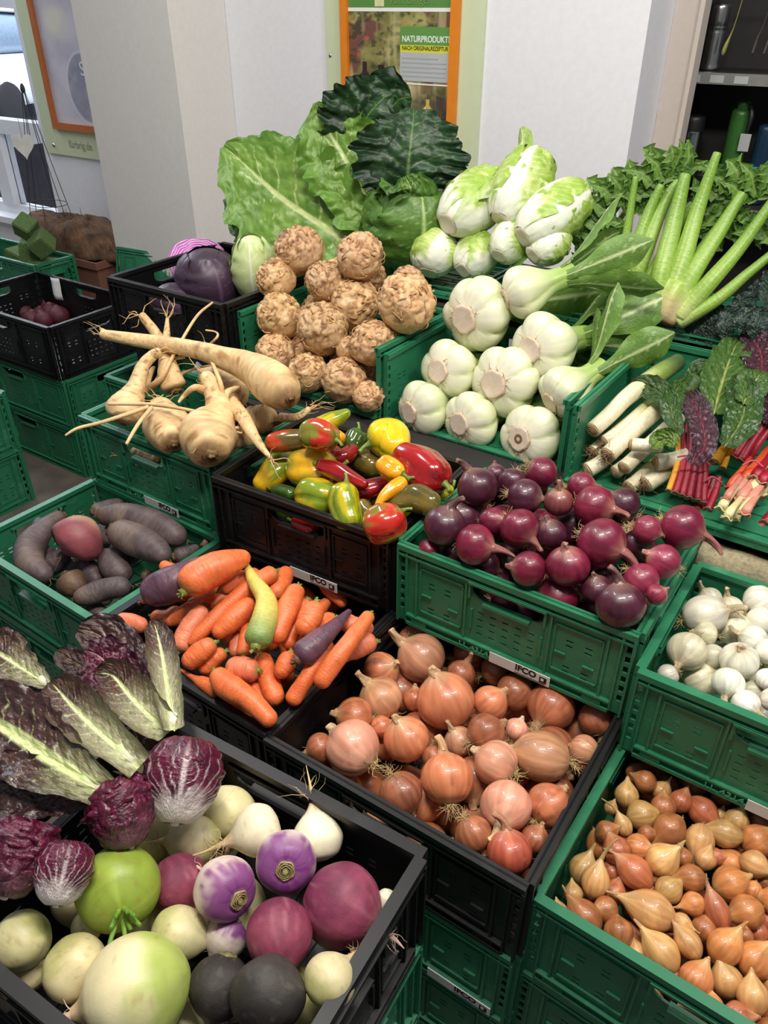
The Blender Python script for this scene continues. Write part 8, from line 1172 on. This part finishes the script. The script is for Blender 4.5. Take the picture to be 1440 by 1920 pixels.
        def cf(t_,G,V):
            n1=fbm(V*22+sd,sd,2); n2=fbm(np.stack([np.cos(G)*2.2,np.sin(G)*2.2,t_*2.2+sd],-1),sd+2,2); c=mix(c1,c2,sstep(.42,.60,n2+.25*(t_-.5)))
            c=mix(c,c1*1.1,sstep(.55,.75,n1)*.4); return mix(c,lin((74,104,32)),sstep(.10,.0,t_)*.8) if ck not in('r','y') else c
        lob={'bell':3.5,'block':3,'horn':2}[pm]; am={'bell':.12,'block':.09,'horn':.05}[pm]; nl=4 if pm=='bell' else 3
        tube(mb,Q,40,40,cf=cf,cap=(.9,.75 if pm!='horn' else .9),rmod=lambda t_,G:1-am+am*2*np.abs(np.cos(G*nl/2+sd))**.6*np.clip(1.1-.25*t_,0,1)+.05*(noise(np.stack([np.cos(G)+sd,np.sin(G),t_*4],-1),sd)-.5)*2); mb.obj('flesh',M_gloss,t)
        mb=MB(); b_=A-d0*r0*.10; rr=max(r0*.30,.006)
        side=np.cross(d0,rg.normal(0,1,3)); side/=np.linalg.norm(side)
        tube(mb,[(*(b_-d0*r0*.05),rr*1.5),(*(b_+d0*rr*.35),rr*.8),(*(b_+d0*rr*1.6+side*rr*.3),rr*.42),(*(b_+d0*rr*2.8+side*rr*1.1),rr*.5)],10,12,cf=lambda t_,G,V:mix(lin((92,122,42)),lin((128,146,66)),t_),cap=(0,.3)); mb.obj('stem',M_stalk,t)
    elif kind=='leek':
        def cf(t_,G,V):
            n1=noise(np.stack([np.cos(G)*8,np.sin(G)*8,t_*2+sd],-1),sd); c=mix(lin((232,222,190)),lin((206,204,140)),sstep(.35,.6,t_)); c=mix(c,lin((128,150,72)),sstep(.5,.72,t_+.1*(n1-.5))); c=mix(c,lin((66,88,52)),sstep(.68,.95,t_)); c=mix(c,c*.8,n1*.6); return mix(c,lin((200,176,140)),sstep(.05,0,t_)*.5)
        short='sideways' in lab or 'beside the chard' in lab
        cf2=(lambda t_,G,V:cf(t_*.4,G,V)) if short else cf
        tube(mb,Q,24,30,cf=cf2,cap=(.15,.5),rmod=lambda t_,G:1+.02*np.cos(G*2+sd)); mb.obj('shaft',M_stalk,t)
        mb=MB()
        for k in range(4):
            rr=r0*(.86-.2*k); U=(0,0,1) if abs(d0[2])<.9 else (1,0,0); s1=np.cross(d0,U); s1/=np.linalg.norm(s1); s2=np.cross(d0,s1); ring=[]
            for a in np.linspace(0,2*PI,19): ring.append((*(A+d0*(r0*.10+.0012*k)+rr*(math.cos(a)*s1+math.sin(a)*s2)),r0*.055))
            tube(mb,ring,5,20,K=lin((196,164,122))*(1-.10*k),cap=(0,0))
        tube(mb,[(*(A-d0*r0*.1),r0*.75),(*(A+d0*r0*.08),r0*.70)],16,3,K=lin((182,146,104)),cap=(0,.1)); mb.obj('cut_base',M_rough,t)
        if 'root' in lab or 'hairy' in lab:
            mb=MB(); hairs(mb,A+d0*r0*.12,d0,22,.03,.0009,lin((138,106,72)),sd,1.5,.9,6); mb.obj('roots',M_root,t)

# ------------------------------------------------------------------ leafy things
SP_=DATA['spec']
def pf(pts):
    X=np.array([p[0] for p in pts]);Y=np.array([p[1] for p in pts]); D=catmull(np.stack([X,Y,0*X],1),120)
    return lambda t:np.interp(t,D[:,0],D[:,1])
# pak choi: axis Z from the cut base to the leaf tips
PPF=pf([(0,.36),(.04,.66),(.13,.94),(.25,1.0),(.40,.88),(.56,.62),(.68,.46),(.82,.42),(1,.40)])
LC_pak=leafcol((96,132,58),(206,218,160),.10,(112,150,64),8,2.4,.16,4)
for i,(P,ax,R_,Lf_,lv,lab) in enumerate(SP_['pak']):
    t=thing('pak_choi',lab,'pak choi',P,'pak choi in the pile',quat(ax,i*1.1)); L=R_*Lf_; sd=40+i; rg=np.random.default_rng(sd)
    nl=5+i%2
    def cf(t_,G,V):
        ph=G*nl/2+sd+1.4*t_; cr=np.abs(np.sin(ph)); n1=fbm(np.stack([np.cos(G)*6,np.sin(G)*6,t_*3+sd],-1),sd,3); c=mix(lin((226,224,200)),lin((206,212,166)),sstep(.1,.45,t_+.2*(n1-.5))); c=mix(c,lin((150,178,92)),sstep(.45,.85,t_+.12*(n1-.5))); c=mix(c,lin((178,194,120)),(1-sstep(.0,.25,cr))*.7*sstep(.04,.2,t_)); return mix(c,lin((214,208,176)),sstep(.06,.0,t_)*.8)
    mb=MB(); prof=[(float(PPF(q))*R_*(1 if q>0 else .9),q*L*.82) for q in np.linspace(0,1,22)]
    lathe(mb,prof,72,48,cf,lambda t_,G:1-.17*(1-np.abs(np.sin(G*nl/2+sd+1.4*t_))**.45)*np.clip(1-(t_-.2)**2*1.2,0,1)+.08*(noise(np.stack([np.cos(G)*1.3+sd,np.sin(G)*1.3,t_*2],-1),sd)-.5)*2,tk=(1.2,1.2,.3)); mb.obj('stalks',M_pale,t)
    mb=MB(); q=R_*.385
    lathe(mb,[(0,-.05*R_),(q*.6,-.05*R_),(q*.92,-.055*R_),(q,-.02*R_),(q*1.02,.06*R_)],36,10,lambda t_,G,V:mix(mix(lin((224,208,196)),lin((206,186,160)),fbm(V/R_*4+sd,sd,3)),lin((176,140,96)),sstep(.72,.92,t_+.1*(noise(np.stack([np.cos(G)*3,np.sin(G)*3,0*G+sd],-1),sd)-.5))*.8),lambda t_,G:1+.035*np.cos(G*5+sd)+.03*np.cos(G*9+2*sd)); mb.obj('cut_base',M_pale,t)['label']='pinkish flat cut base'
    if i in (0,8): mb=MB(); lathe(mb,[(.06*R_,-.051*R_),(.11*R_,-.058*R_),(.15*R_,-.05*R_)],14,5,lambda t_,G,V:np.broadcast_to(lin((120,92,64)),V.shape)); mb.obj('base_hole',M_rough,t)
    mb=MB()
    for k in range(14):
        a=rg.uniform(0,6.28); hairs(mb,(q*math.cos(a),q*math.sin(a),0),(math.cos(a),math.sin(a),-.6),1,R_*.22,R_*.012,lin((188,160,110)),sd+k,.6,.8,5)
    mb.obj('base_shreds',M_root,t)
    for k in range([0,3,4,4,6][lv]+ (2 if lv==0 else 0)):
        a=k*2.4+sd; fl=rg.uniform(.5,1.3); b=np.array([math.cos(a),math.sin(a),0]); z0=L*.62; mb=MB(); S=R_*(1.0 if lv<4 else 1.25)
        fleaf(mb,[(*(b*R_*.34+[0,0,z0]),R_*.16),(*(b*R_*(.45+.2*fl)+[0,0,z0+S*.7]),R_*.26),(*(b*R_*(.5+.7*fl)+[0,0,z0+S*1.4]),R_*.62),(*(b*R_*(.6+1.1*fl)+[0,0,z0+S*2.0]),R_*.55),(*(b*R_*(.6+1.4*fl)+[0,0,z0+S*2.5]),R_*.05)],b*-1+np.array([0,0,.3]),LC_pak,cup=.3,ruff=.10,freq=3,seed=sd+k,n=30,m=15,vein=.0006); mb.obj('leaf',M_leaf,t)
# chinese cabbage
CPF=pf([(0,.38),(.05,.56),(.18,.82),(.40,1.0),(.62,.97),(.82,.78),(.93,.5),(1,.06)])
def chcol(sd,wide):
    def cf(t_,v,w_,P):
        nz=fbm(np.stack([t_*7,v*4,0*t_+sd],-1),sd); av=np.abs(v)
        c=mix(lin((206,216,140)),lin((146,178,66)),np.clip(av*.8+(nz-.4)*1.2+t_*.35,0,1)); q=t_*12-av*3.2+(nz-.5); d=np.abs(q-np.floor(q)-.5)*2; c=mix(c,lin((228,232,196)),sstep(.72,1,d)*(1.1-av)*.8)
        rib=wide*np.clip(1.0-t_*.95,.05,1); c=mix(c,lin((228,231,212)),1-sstep(rib*.7,rib*1.15,av)); c=mix(c,lin((228,231,214)),sstep(.34,.06,t_+.35*(nz-.5)+.25*(av-.5))); return c
    return cf
for i,(P,ax,R_,Lm,lab) in enumerate(SP_['chin']):
    t=thing('chinese_cabbage',lab,'chinese cabbage',P,'chinese cabbages on the top tier',quat(ax,i*.9)); L=R_*Lm; sd=60+i
    pr=lambda t_:CPF(t_)*R_
    mb=MB(); lathe(mb,[(float(pr(q))*.93,q*L) for q in np.linspace(0,1,20)],44,40,lambda t_,G,V:chcol(sd,.4)(t_,np.sin(G*2.5),1,V)); mb.obj('heart',M_pale,t)
    for k in range(6):
        a=k*2.4; h=lambda t_:1.15*np.clip(.75+.5*np.sin(PI*np.clip(t_,0,1)),.3,1.2); mb=MB()
        wleaf(mb,pr,L,a,h,chcol(sd+k,.52),off=R_*(.03+.014*k),ruff=R_*.07,freq=4,crink=R_*.06,cs=2.6/R_,seed=sd+k,n=60,m=41,t0=.0,t1=.97,flare=R_*(.03 if k<4 else .08)); mb.obj('leaf',M_pale,t)
    if 'flaring' in lab:
        mb=MB(); fleaf(mb,[(-.5*R_,.4*R_,L*.3,R_*.4),(-.9*R_,.9*R_,L*.7,R_*.7),(-1.0*R_,1.3*R_,L*1.05,R_*.55),(-.6*R_,1.6*R_,L*1.25,R_*.1)],(-.5,-.8,.3),chcol(sd+9,.2),cup=.3,ruff=.16,freq=5,crink=R_*.08,cs=30,seed=3); mb.obj('leaf',M_leaf,t)
    mb=MB(); q=R_*.44; lathe(mb,[(0,-.03*R_),(q*.8,-.04*R_),(q,-.01*R_),(q*1.02,.06*R_)],30,8,lambda t_,G,V:mix(lin((232,226,206)),lin((190,176,140)),sstep(.6,.95,t_)),lambda t_,G:1+.06*np.cos(G*4+sd)); mb.obj('cut_base',M_pale,t)
# celery
CE,CLV=SP_['celery']; things=[]
LC_cel=leafcol((104,146,58),(150,176,96),.05,(106,144,56),6,2.6,.12,9,dark=(58,96,36))
LC={'celery':LC_cel}
for i,(P,rb_,st_,lab) in enumerate(CE):
    t=thing('celery',lab,'celery',P,'celery bunches'); sd=80+i; things.append((t,np.array(P))); P0=np.array(P); dirs=[]
    for k,sk in enumerate(st_):
        q=[(p[0]-P0[0],p[1]-P0[1],p[2]-P0[2],p[3]) for p in sk]; mb=MB()
        def cf(t_,G,V): 
            rbs=np.cos(G*11); c=mix(lin((190,204,130)),lin((140,172,72)),sstep(.0,.3,t_)); c=mix(c,lin((112,150,52)),sstep(.35,1,t_)); return c*(1+.08*rbs)[...,None]
        tube(mb,q,26,26,cf=cf,cap=(.4,.25),rmod=lambda t_,G:(1+.03*np.cos(G*11))*(1-.18*np.exp(-((G-PI)/.7)**2)),lat=.86); mb.obj('stalk',M_stalk,t); dirs.append(np.array(q[1][:3])-np.array(q[0][:3]))
    d=np.mean(dirs,0); d/=np.linalg.norm(d); mb=MB()
    b0=tube(mb,[(*(-d*rb_*.15),rb_*.78),(*(d*rb_*.5),rb_*1.05),(*(d*rb_*1.6),rb_*1.15),(*(d*rb_*2.6),rb_*.95)],32,18,cf=lambda t_,G,V:mix(mix(lin((150,112,76)),lin((206,190,140)),sstep(.02,.22,t_)),lin((160,186,90)),sstep(.3,.9,t_)),cap=(.25,.2),rmod=lambda t_,G:1+.09*np.cos(G*6)); mb.obj('base',M_stalk,t)['label']='brown cut base'
for k,(b_,sty,pts,nr,kw) in enumerate(CLV):
    t,P0=things[b_]; mb=MB(); q=[(p[0]-P0[0],p[1]-P0[1],p[2]-P0[2],p[3]*.95) for p in pts]; q[0]=(*q[0][:3],q[0][3]*.25)
    fleaf(mb,q,nr,LC_cel,cup=.25,ruff=.08,freq=2,seed=k,n=50,m=13,teeth=.5,nteeth=5,vein=.0006); 
    a=np.array(q[0][:3]); b=np.array(q[-2][:3]); s1=np.cross(b-a,nr); s1/=np.linalg.norm(s1); w0=q[1][3]
    for sg in (-1,1):
        m_=np.array(q[1][:3]); e=m_+s1*sg*w0*2.3+(b-a)*.35
        fleaf(mb,[(*a,w0*.2),(*((m_+a)/2+s1*sg*w0*.6),w0*.7),(*(m_+s1*sg*w0*1.3+(b-a)*.1),w0*.55),(*e,w0*.05)],nr,LC_cel,cup=.2,ruff=.08,freq=2,seed=k+40,n=40,m=11,teeth=.5,nteeth=4)
    mb.obj('leaf',M_leaf,t)
# free-leaf styles: colour function, material, crinkle, vein relief
ST={
'pale':(leafcol((120,156,64),(206,220,150),.06,(96,140,52),8,1.7,.09,2,dark=(98,138,52)),M_leaf,.007,.003),
'green':(leafcol((92,130,52),(178,200,120),.06,(80,122,46),8,1.8,.09,5,dark=(70,108,42)),M_leaf,.007,.003),
'dark':(leafcol((42,76,40),(104,138,76),.035,(30,60,34),9,1.9,.12,7,dark=(28,54,31)),M_leaf,.010,.0012),
'brown':(leafcol((74,50,46),(150,130,100),.05,(58,36,40),9,2.0,.08,11,dark=(52,34,36)),M_leafg,.004,.002),
'brownrib':(leafcol((80,54,48),(206,216,150),.20,(60,38,38),11,1.6,.10,12,spread=.34,dark=(58,38,38)),M_leafg,.003,.002),
'brownrib2':(leafcol((94,68,56),(216,222,170),.15,(72,46,44),9,1.6,.14,14,spread=.68,dark=(72,48,44)),M_leafg,.003,.002),
'purple':(leafcol((86,24,48),(206,170,176),.05,(62,22,40),8,2.0,.12,15),M_leafg,.005,.002),
'chard':(leafcol((52,82,34),(108,128,66),.06,(44,74,30),8,2.0,.12,17),M_leafg,.005,.003),
'chardveined':(leafcol((66,98,38),(146,160,92),.07,(58,92,36),6,2.0,.14,18),M_leaf,.004,.003),
'chardlight':(leafcol((92,122,44),(150,166,90),.06,(84,116,40),8,2.0,.12,19),M_leafg,.004,.002),
'chardpurple':(leafcol((66,34,46),(120,50,62),.06,(52,30,42),8,2.0,.12,21),M_leafg,.0045,.002),
'kale':(leafcol((34,56,46),(70,92,66),.06,(26,46,40),8,2.0,.12,23),M_leafg,.0025,.002)}
def put(t,P0,lf,seed,name='leaf'):
    sty,pts,nr,kw=lf; cf,mat,crk,vn=ST[sty]; mb=MB(); q=[(p[0]-P0[0],p[1]-P0[1],p[2]-P0[2],p[3]) for p in pts]; big=max(p[3] for p in q)
    fleaf(mb,q,nr,cf,cup=kw.get('cup',.16),ruff=kw.get('ruff',.1),freq=kw.get('freq',5),frill=.05 if sty in('pale','green','dark') else .03,jag=.34 if sty in('pale','green','dark') else .14,crink=crk,cs=min(70,(4.2 if sty!='dark' else 2.6)/big),seed=seed,n=110,m=71,curl=kw.get('curl',0),vein=vn); o=mb.obj(name,mat,t); return o
# savoy cabbages
for i,(kind,lab,P,R_,tone,lvs) in enumerate(SP_['savoy']):
    t=thing(kind,lab,'cabbage',P); sd=120+i*9; c1,c2=(lin((70,104,48)),lin((120,150,80))) if tone=='mid' else (lin((30,58,34)),lin((70,104,56)))
    pr=lambda t_:R_*np.sqrt(np.clip(1-(2*t_-1)**2,0,1))
    mb=MB()
    def cf(t_,G,V): return mix(c1,c2,np.clip(np.abs(fbm(V/R_*5,sd,2)-.5)*3,0,1)*.7)
    lathe(mb,[(float(pr(q))*.95,(2*q-1)*R_*.95) for q in np.linspace(0,1,22)],50,44,cf,None,lambda V,t_,G:V*(1+.05*(np.abs(fbm(V/R_*7,sd,2)-.5)*4-.5))[...,None]); mb.obj('head',M_leaf,t)
    for k in range(4):
        mb=MB(); a=k*1.7+.4; wleaf(mb,pr,2*R_,a,lambda t_:1.0*np.sin(PI*np.clip(t_*.9+.1,0,1))+.15,ST['dark' if tone=='dark' else 'green'][0],off=R_*.04+.003*k,ruff=R_*.08,crink=R_*.07,cs=30,seed=sd+k,n=50,m=33,dz=-R_,flare=R_*.25,t1=.9); mb.obj('leaf',M_leaf,t)
    for k,lf in enumerate(lvs): put(t,np.array(P),lf,sd+k+5,'outer_leaf')
# other cabbages
for i,(kind,lab,P,R_,tone) in enumerate(SP_['ball']):
    t=thing(kind,lab,'cabbage',P,None,quat((.1,-.15,1),i)); sd=150+i*7
    if tone=='half':
        t.rotation_quaternion=quat((.5,-.45,.75),.5); mb=MB(); lathe(mb,[(R_*math.cos(a)*1.0,R_*math.sin(a)) for a in np.linspace(-PI/2,0,14)],50,24,lambda t_,G,V:np.broadcast_to(lin((92,44,88)),V.shape),lambda t_,G:1+.03*np.cos(G*3)); mb.obj('head',M_pale,t)
        mb=MB(); lathe(mb,[(R_*(1-q),.012*R_*math.sin(q*60)) for q in np.linspace(0,1,46)],60,90,lambda t_,G,V:mix(lin((176,66,168)),lin((226,190,222)),sstep(.72,.95,np.abs(np.sin(t_*34+1.6*fbm(V/R_*2.5,sd,2)*5)))),lambda t_,G:1+.03*np.cos(G*3)); mb.obj('cut_face',M_pale,t)['label']='bright magenta cut face'; continue
    el=1.4 if tone=='white' else 1.0; pr=lambda t_:R_*np.sqrt(np.clip(1-(2*t_-1)**2,0,1))*(1 if tone!='white' else 1-.25*t_)
    c1,c2,c3=(lin((222,230,186)),lin((186,206,138)),lin((240,244,220))) if tone=='white' else (lin((66,48,66)),lin((48,36,50)),lin((112,84,108)))
    cfn=leafcol(tuple(int(x) for x in ((206,220,160) if tone=='white' else (70,50,70))),(236,240,214) if tone=='white' else (104,78,104),.05,(190,208,138) if tone=='white' else (54,40,56),7,1.6,.10,sd)
    mb=MB(); lathe(mb,[(float(pr(q))*.97,(2*q-1)*R_*el*.97) for q in np.linspace(0,1,22)],44,34,lambda t_,G,V:mix(c1,c2,fbm(V/R_*3,sd))); mb.obj('head',M_pale,t)
    for k in range(4):
        mb=MB(); wleaf(mb,pr,2*R_*el,k*1.75,lambda t_:1.15*np.sin(PI*np.clip(t_*.85+.12,0,1))+.2,cfn,off=R_*.02+.0018*k,ruff=R_*.03,seed=sd+k,n=44,m=31,dz=-R_*el,t1=.95,flare=R_*.05); mb.obj('leaf',M_pale,t)
# radicchio
for i,(lab,_,lvs) in enumerate(SP_['rad']):
    P0=np.array(lvs[-1][1][0][:3]); t=thing('radicchio',lab,'radicchio',tuple(P0),'long radicchio heads')
    for k,lf in enumerate(lvs): put(t,P0,lf,200+i*10+k)
    pts=lvs[-1][1]; a=np.array(pts[0][:3])-P0; b=np.array(pts[1][:3])-P0; d=(a-b)/np.linalg.norm(a-b); w_=pts[0][3]; n_=np.array(lvs[-1][2]); mb=MB()
    tube(mb,[(*(a-d*w_*.05-n_*w_*.55),w_*.42),(*(a-d*w_*.6-n_*w_*.70),w_*.74),(*(a-d*w_*2.0-n_*w_*.75),w_*.75)],24,16,cf=lambda t_,G,V:mix(lin((226,220,196)),lin((190,206,140)),sstep(.3,1,t_)),cap=(.6,.8)); mb.obj('base',M_pale,t)['label']='pale base end'
def radcol(sd,white):
    def cf(t_,v,w_,P):
        nz=fbm(np.stack([t_*6,v*5,0*t_+sd],-1),sd); c=mix(lin((96,20,52)),lin((60,14,36)),np.clip((nz-.35)*2,0,1)); av=np.abs(v)
        fan=np.abs(v)/np.clip(.10+.95*t_,.05,2); q=fan*2.9+(nz-.5)*.9; d=np.abs(q-np.floor(q)-.5)*2
        ln=sstep(.62+.30*t_,1.0,d)*np.clip(1.15-t_*1.05,0,1)*white; c=mix(c,lin((236,222,222)),ln); c=mix(c,lin((238,228,222)),sstep(.46,.12,t_+.30*(nz-.5)+.10*av)*white); c=mix(c,lin((232,214,216)),(1-sstep(.03,.07,av))*np.clip(1-t_,0,1)*white); return c
    return cf
for i,(lab,P,ax,R_,sty) in enumerate(SP_['radball']):
    t=thing('radicchio',lab,'radicchio',P,'round radicchio heads',quat(ax,0.0)); sd=260+i*9; wv=1.0 if sty=='veins' else .06
    # turn the best leaf to the viewer
    ez=t.rotation_quaternion.inverted()@(Vector((0,0,1.5))-Vector(P)); a0=math.atan2(ez.y,ez.x); el=1.15
    pr=lambda t_:R_*np.clip(np.sqrt(np.clip(1-(2*t_-1)**2,0,1)),.12,1)*(.82+.25*t_)
    mb=MB(); lathe(mb,[(float(pr(q))*.92*(q<.999),(2*q-1)*R_*el*.95) for q in np.linspace(0,1,22)],40,30,lambda t_,G,V:mix(lin((84,18,46)),lin((56,14,34)),fbm(V/R_*3,sd))); mb.obj('head',M_leafg,t)
    for k in range(6):
        mb=MB(); a=a0+(0,2.1,-2.1,1.0,-1.0,3.1)[k]; z_=(5,1,2,3,4,0)[k]
        wleaf(mb,pr,2*R_*el,a,lambda t_:.35+1.0*np.sin(PI*np.clip(t_*.8+.05,0,1)),radcol(sd+k,wv),off=R_*(.03+.022*z_),ruff=R_*(.06 if sty=='veins' else .20),freq=4,crink=R_*(.05 if sty=='veins' else .16),cs=2.2/R_,seed=sd+k,n=80,m=81,dz=-R_*el,flare=R_*(.04 if sty=='veins' else .25),t1=.96); mb.obj('leaf',M_leafg,t)
    mb=MB(); lathe(mb,[(0,-R_*el*1.02),(R_*.09,-R_*el*1.01),(R_*.12,-R_*el*.96),(R_*.14,-R_*el*.85)],20,8,lambda t_,G,V:np.broadcast_to(lin((226,212,200)),V.shape)); mb.obj('cut_base',M_pale,t)
# chard
SC={'r':((158,24,48),(104,22,40)),'y':((232,164,40),(214,140,40)),'o':((214,84,48),(180,50,44)),'k':((206,138,120),(150,60,66)),'c':((214,206,150),(150,150,84))}
for i,(lab,sks,lvs,band) in enumerate(SP_['chard']):
    P0=np.array(sks[0][1][0][:3]); t=thing('chard_bunch',lab,'chard',tuple(P0),'rainbow chard bunches')
    for k,(c_,pts) in enumerate(sks):
        c1,c2=[lin(c) for c in SC[c_]]; q=[(p[0]-P0[0],p[1]-P0[1],p[2]-P0[2],p[3]) for p in pts]; mb=MB(); sd=300+i*20+k
        tube(mb,q,18,20,cf=lambda t_,G,V:mix(mix(c1,c2,sstep(.45,1,t_)),c1*1.25,.4*(np.cos(G*7)>.2))*(1+.06*np.cos(G*9))[...,None],cap=(.12,.5),rmod=lambda t_,G:(1+.05*np.cos(G*7))*(1-.22*np.exp(-((G-PI)/.8)**2)),lat=.75 if 'curled' not in lab else .5); mb.obj('stalk',M_stalk,t)
        A=np.array(q[0][:3]); d=A-np.array(q[1][:3]); d/=np.linalg.norm(d); mb=MB(); r0=q[0][3]; s1=np.cross(d,(0,0,1)); s1/=np.linalg.norm(s1); s2=np.cross(d,s1)
        cc=lin((168,140,110)) if c_ in 'ry' else c1
        curl_='curled' in lab
        for ri in ((1.05,.75,.45,.2) if curl_ else (.95,.6,.3)): tube(mb,[(*(A+d*r0*.10+r0*ri*(math.cos(a)*s1+.75*math.sin(a)*s2+(.30 if curl_ else .12)*math.cos(3*a+k)*d)),r0*(.15 if curl_ else .11)) for a in np.linspace(0,2*PI*.93,16)],6,18,K=mix(cc,c2,.5-.4*ri),cap=(.3,.3))
        mb.obj('cut_end',M_stalk,t)
    for k,lf in enumerate(lvs): put(t,P0,lf,320+i*10+k)
    if band:
        mb=MB(); tube(mb,[(p[0]-P0[0],p[1]-P0[1],p[2]-P0[2]+.012,.0016) for p in band[0]],8,20,K=lin((206,70,100)),cap=(.5,.5)); mb.obj('rubber_band',M_pale,t)
lab,lvs=SP_['kale']; P0=np.array(lvs[0][1][0][:3]); t=thing('black_kale',lab,'kale',tuple(P0))
for k,lf in enumerate(lvs): put(t,P0,lf,400+k)
# small beets in the black crate by the window
for k,(P,R_) in enumerate(SP_['rasp']):
    t=thing('small_beet','dark red beet at the bottom of the black crate by the window','beet',P,'dark beets in the black crate',quat((.2*math.sin(k),.2*math.cos(k),1))); sd=500+k
    mb=MB(); lathe(mb,[(0,.95),(.3,.9),(.85,.5),(1,0),(.85,-.5),(.3,-.95),(.08,-1.2)],26,20,lambda t_,G,V:mix(lin((104,40,54)),lin((70,28,40)),fbm(V*2+sd,sd))); o=mb.obj('root',M_rough,t); o.scale=(R_,)*3
    mb=MB(); lathe(mb,[(.25,.85),(.2,1.0),(0,1.05)],12,5,lambda t_,G,V:np.broadcast_to(lin((110,80,60)),V.shape)); o=mb.obj('crown',M_rough,t); o.scale=(R_,)*3
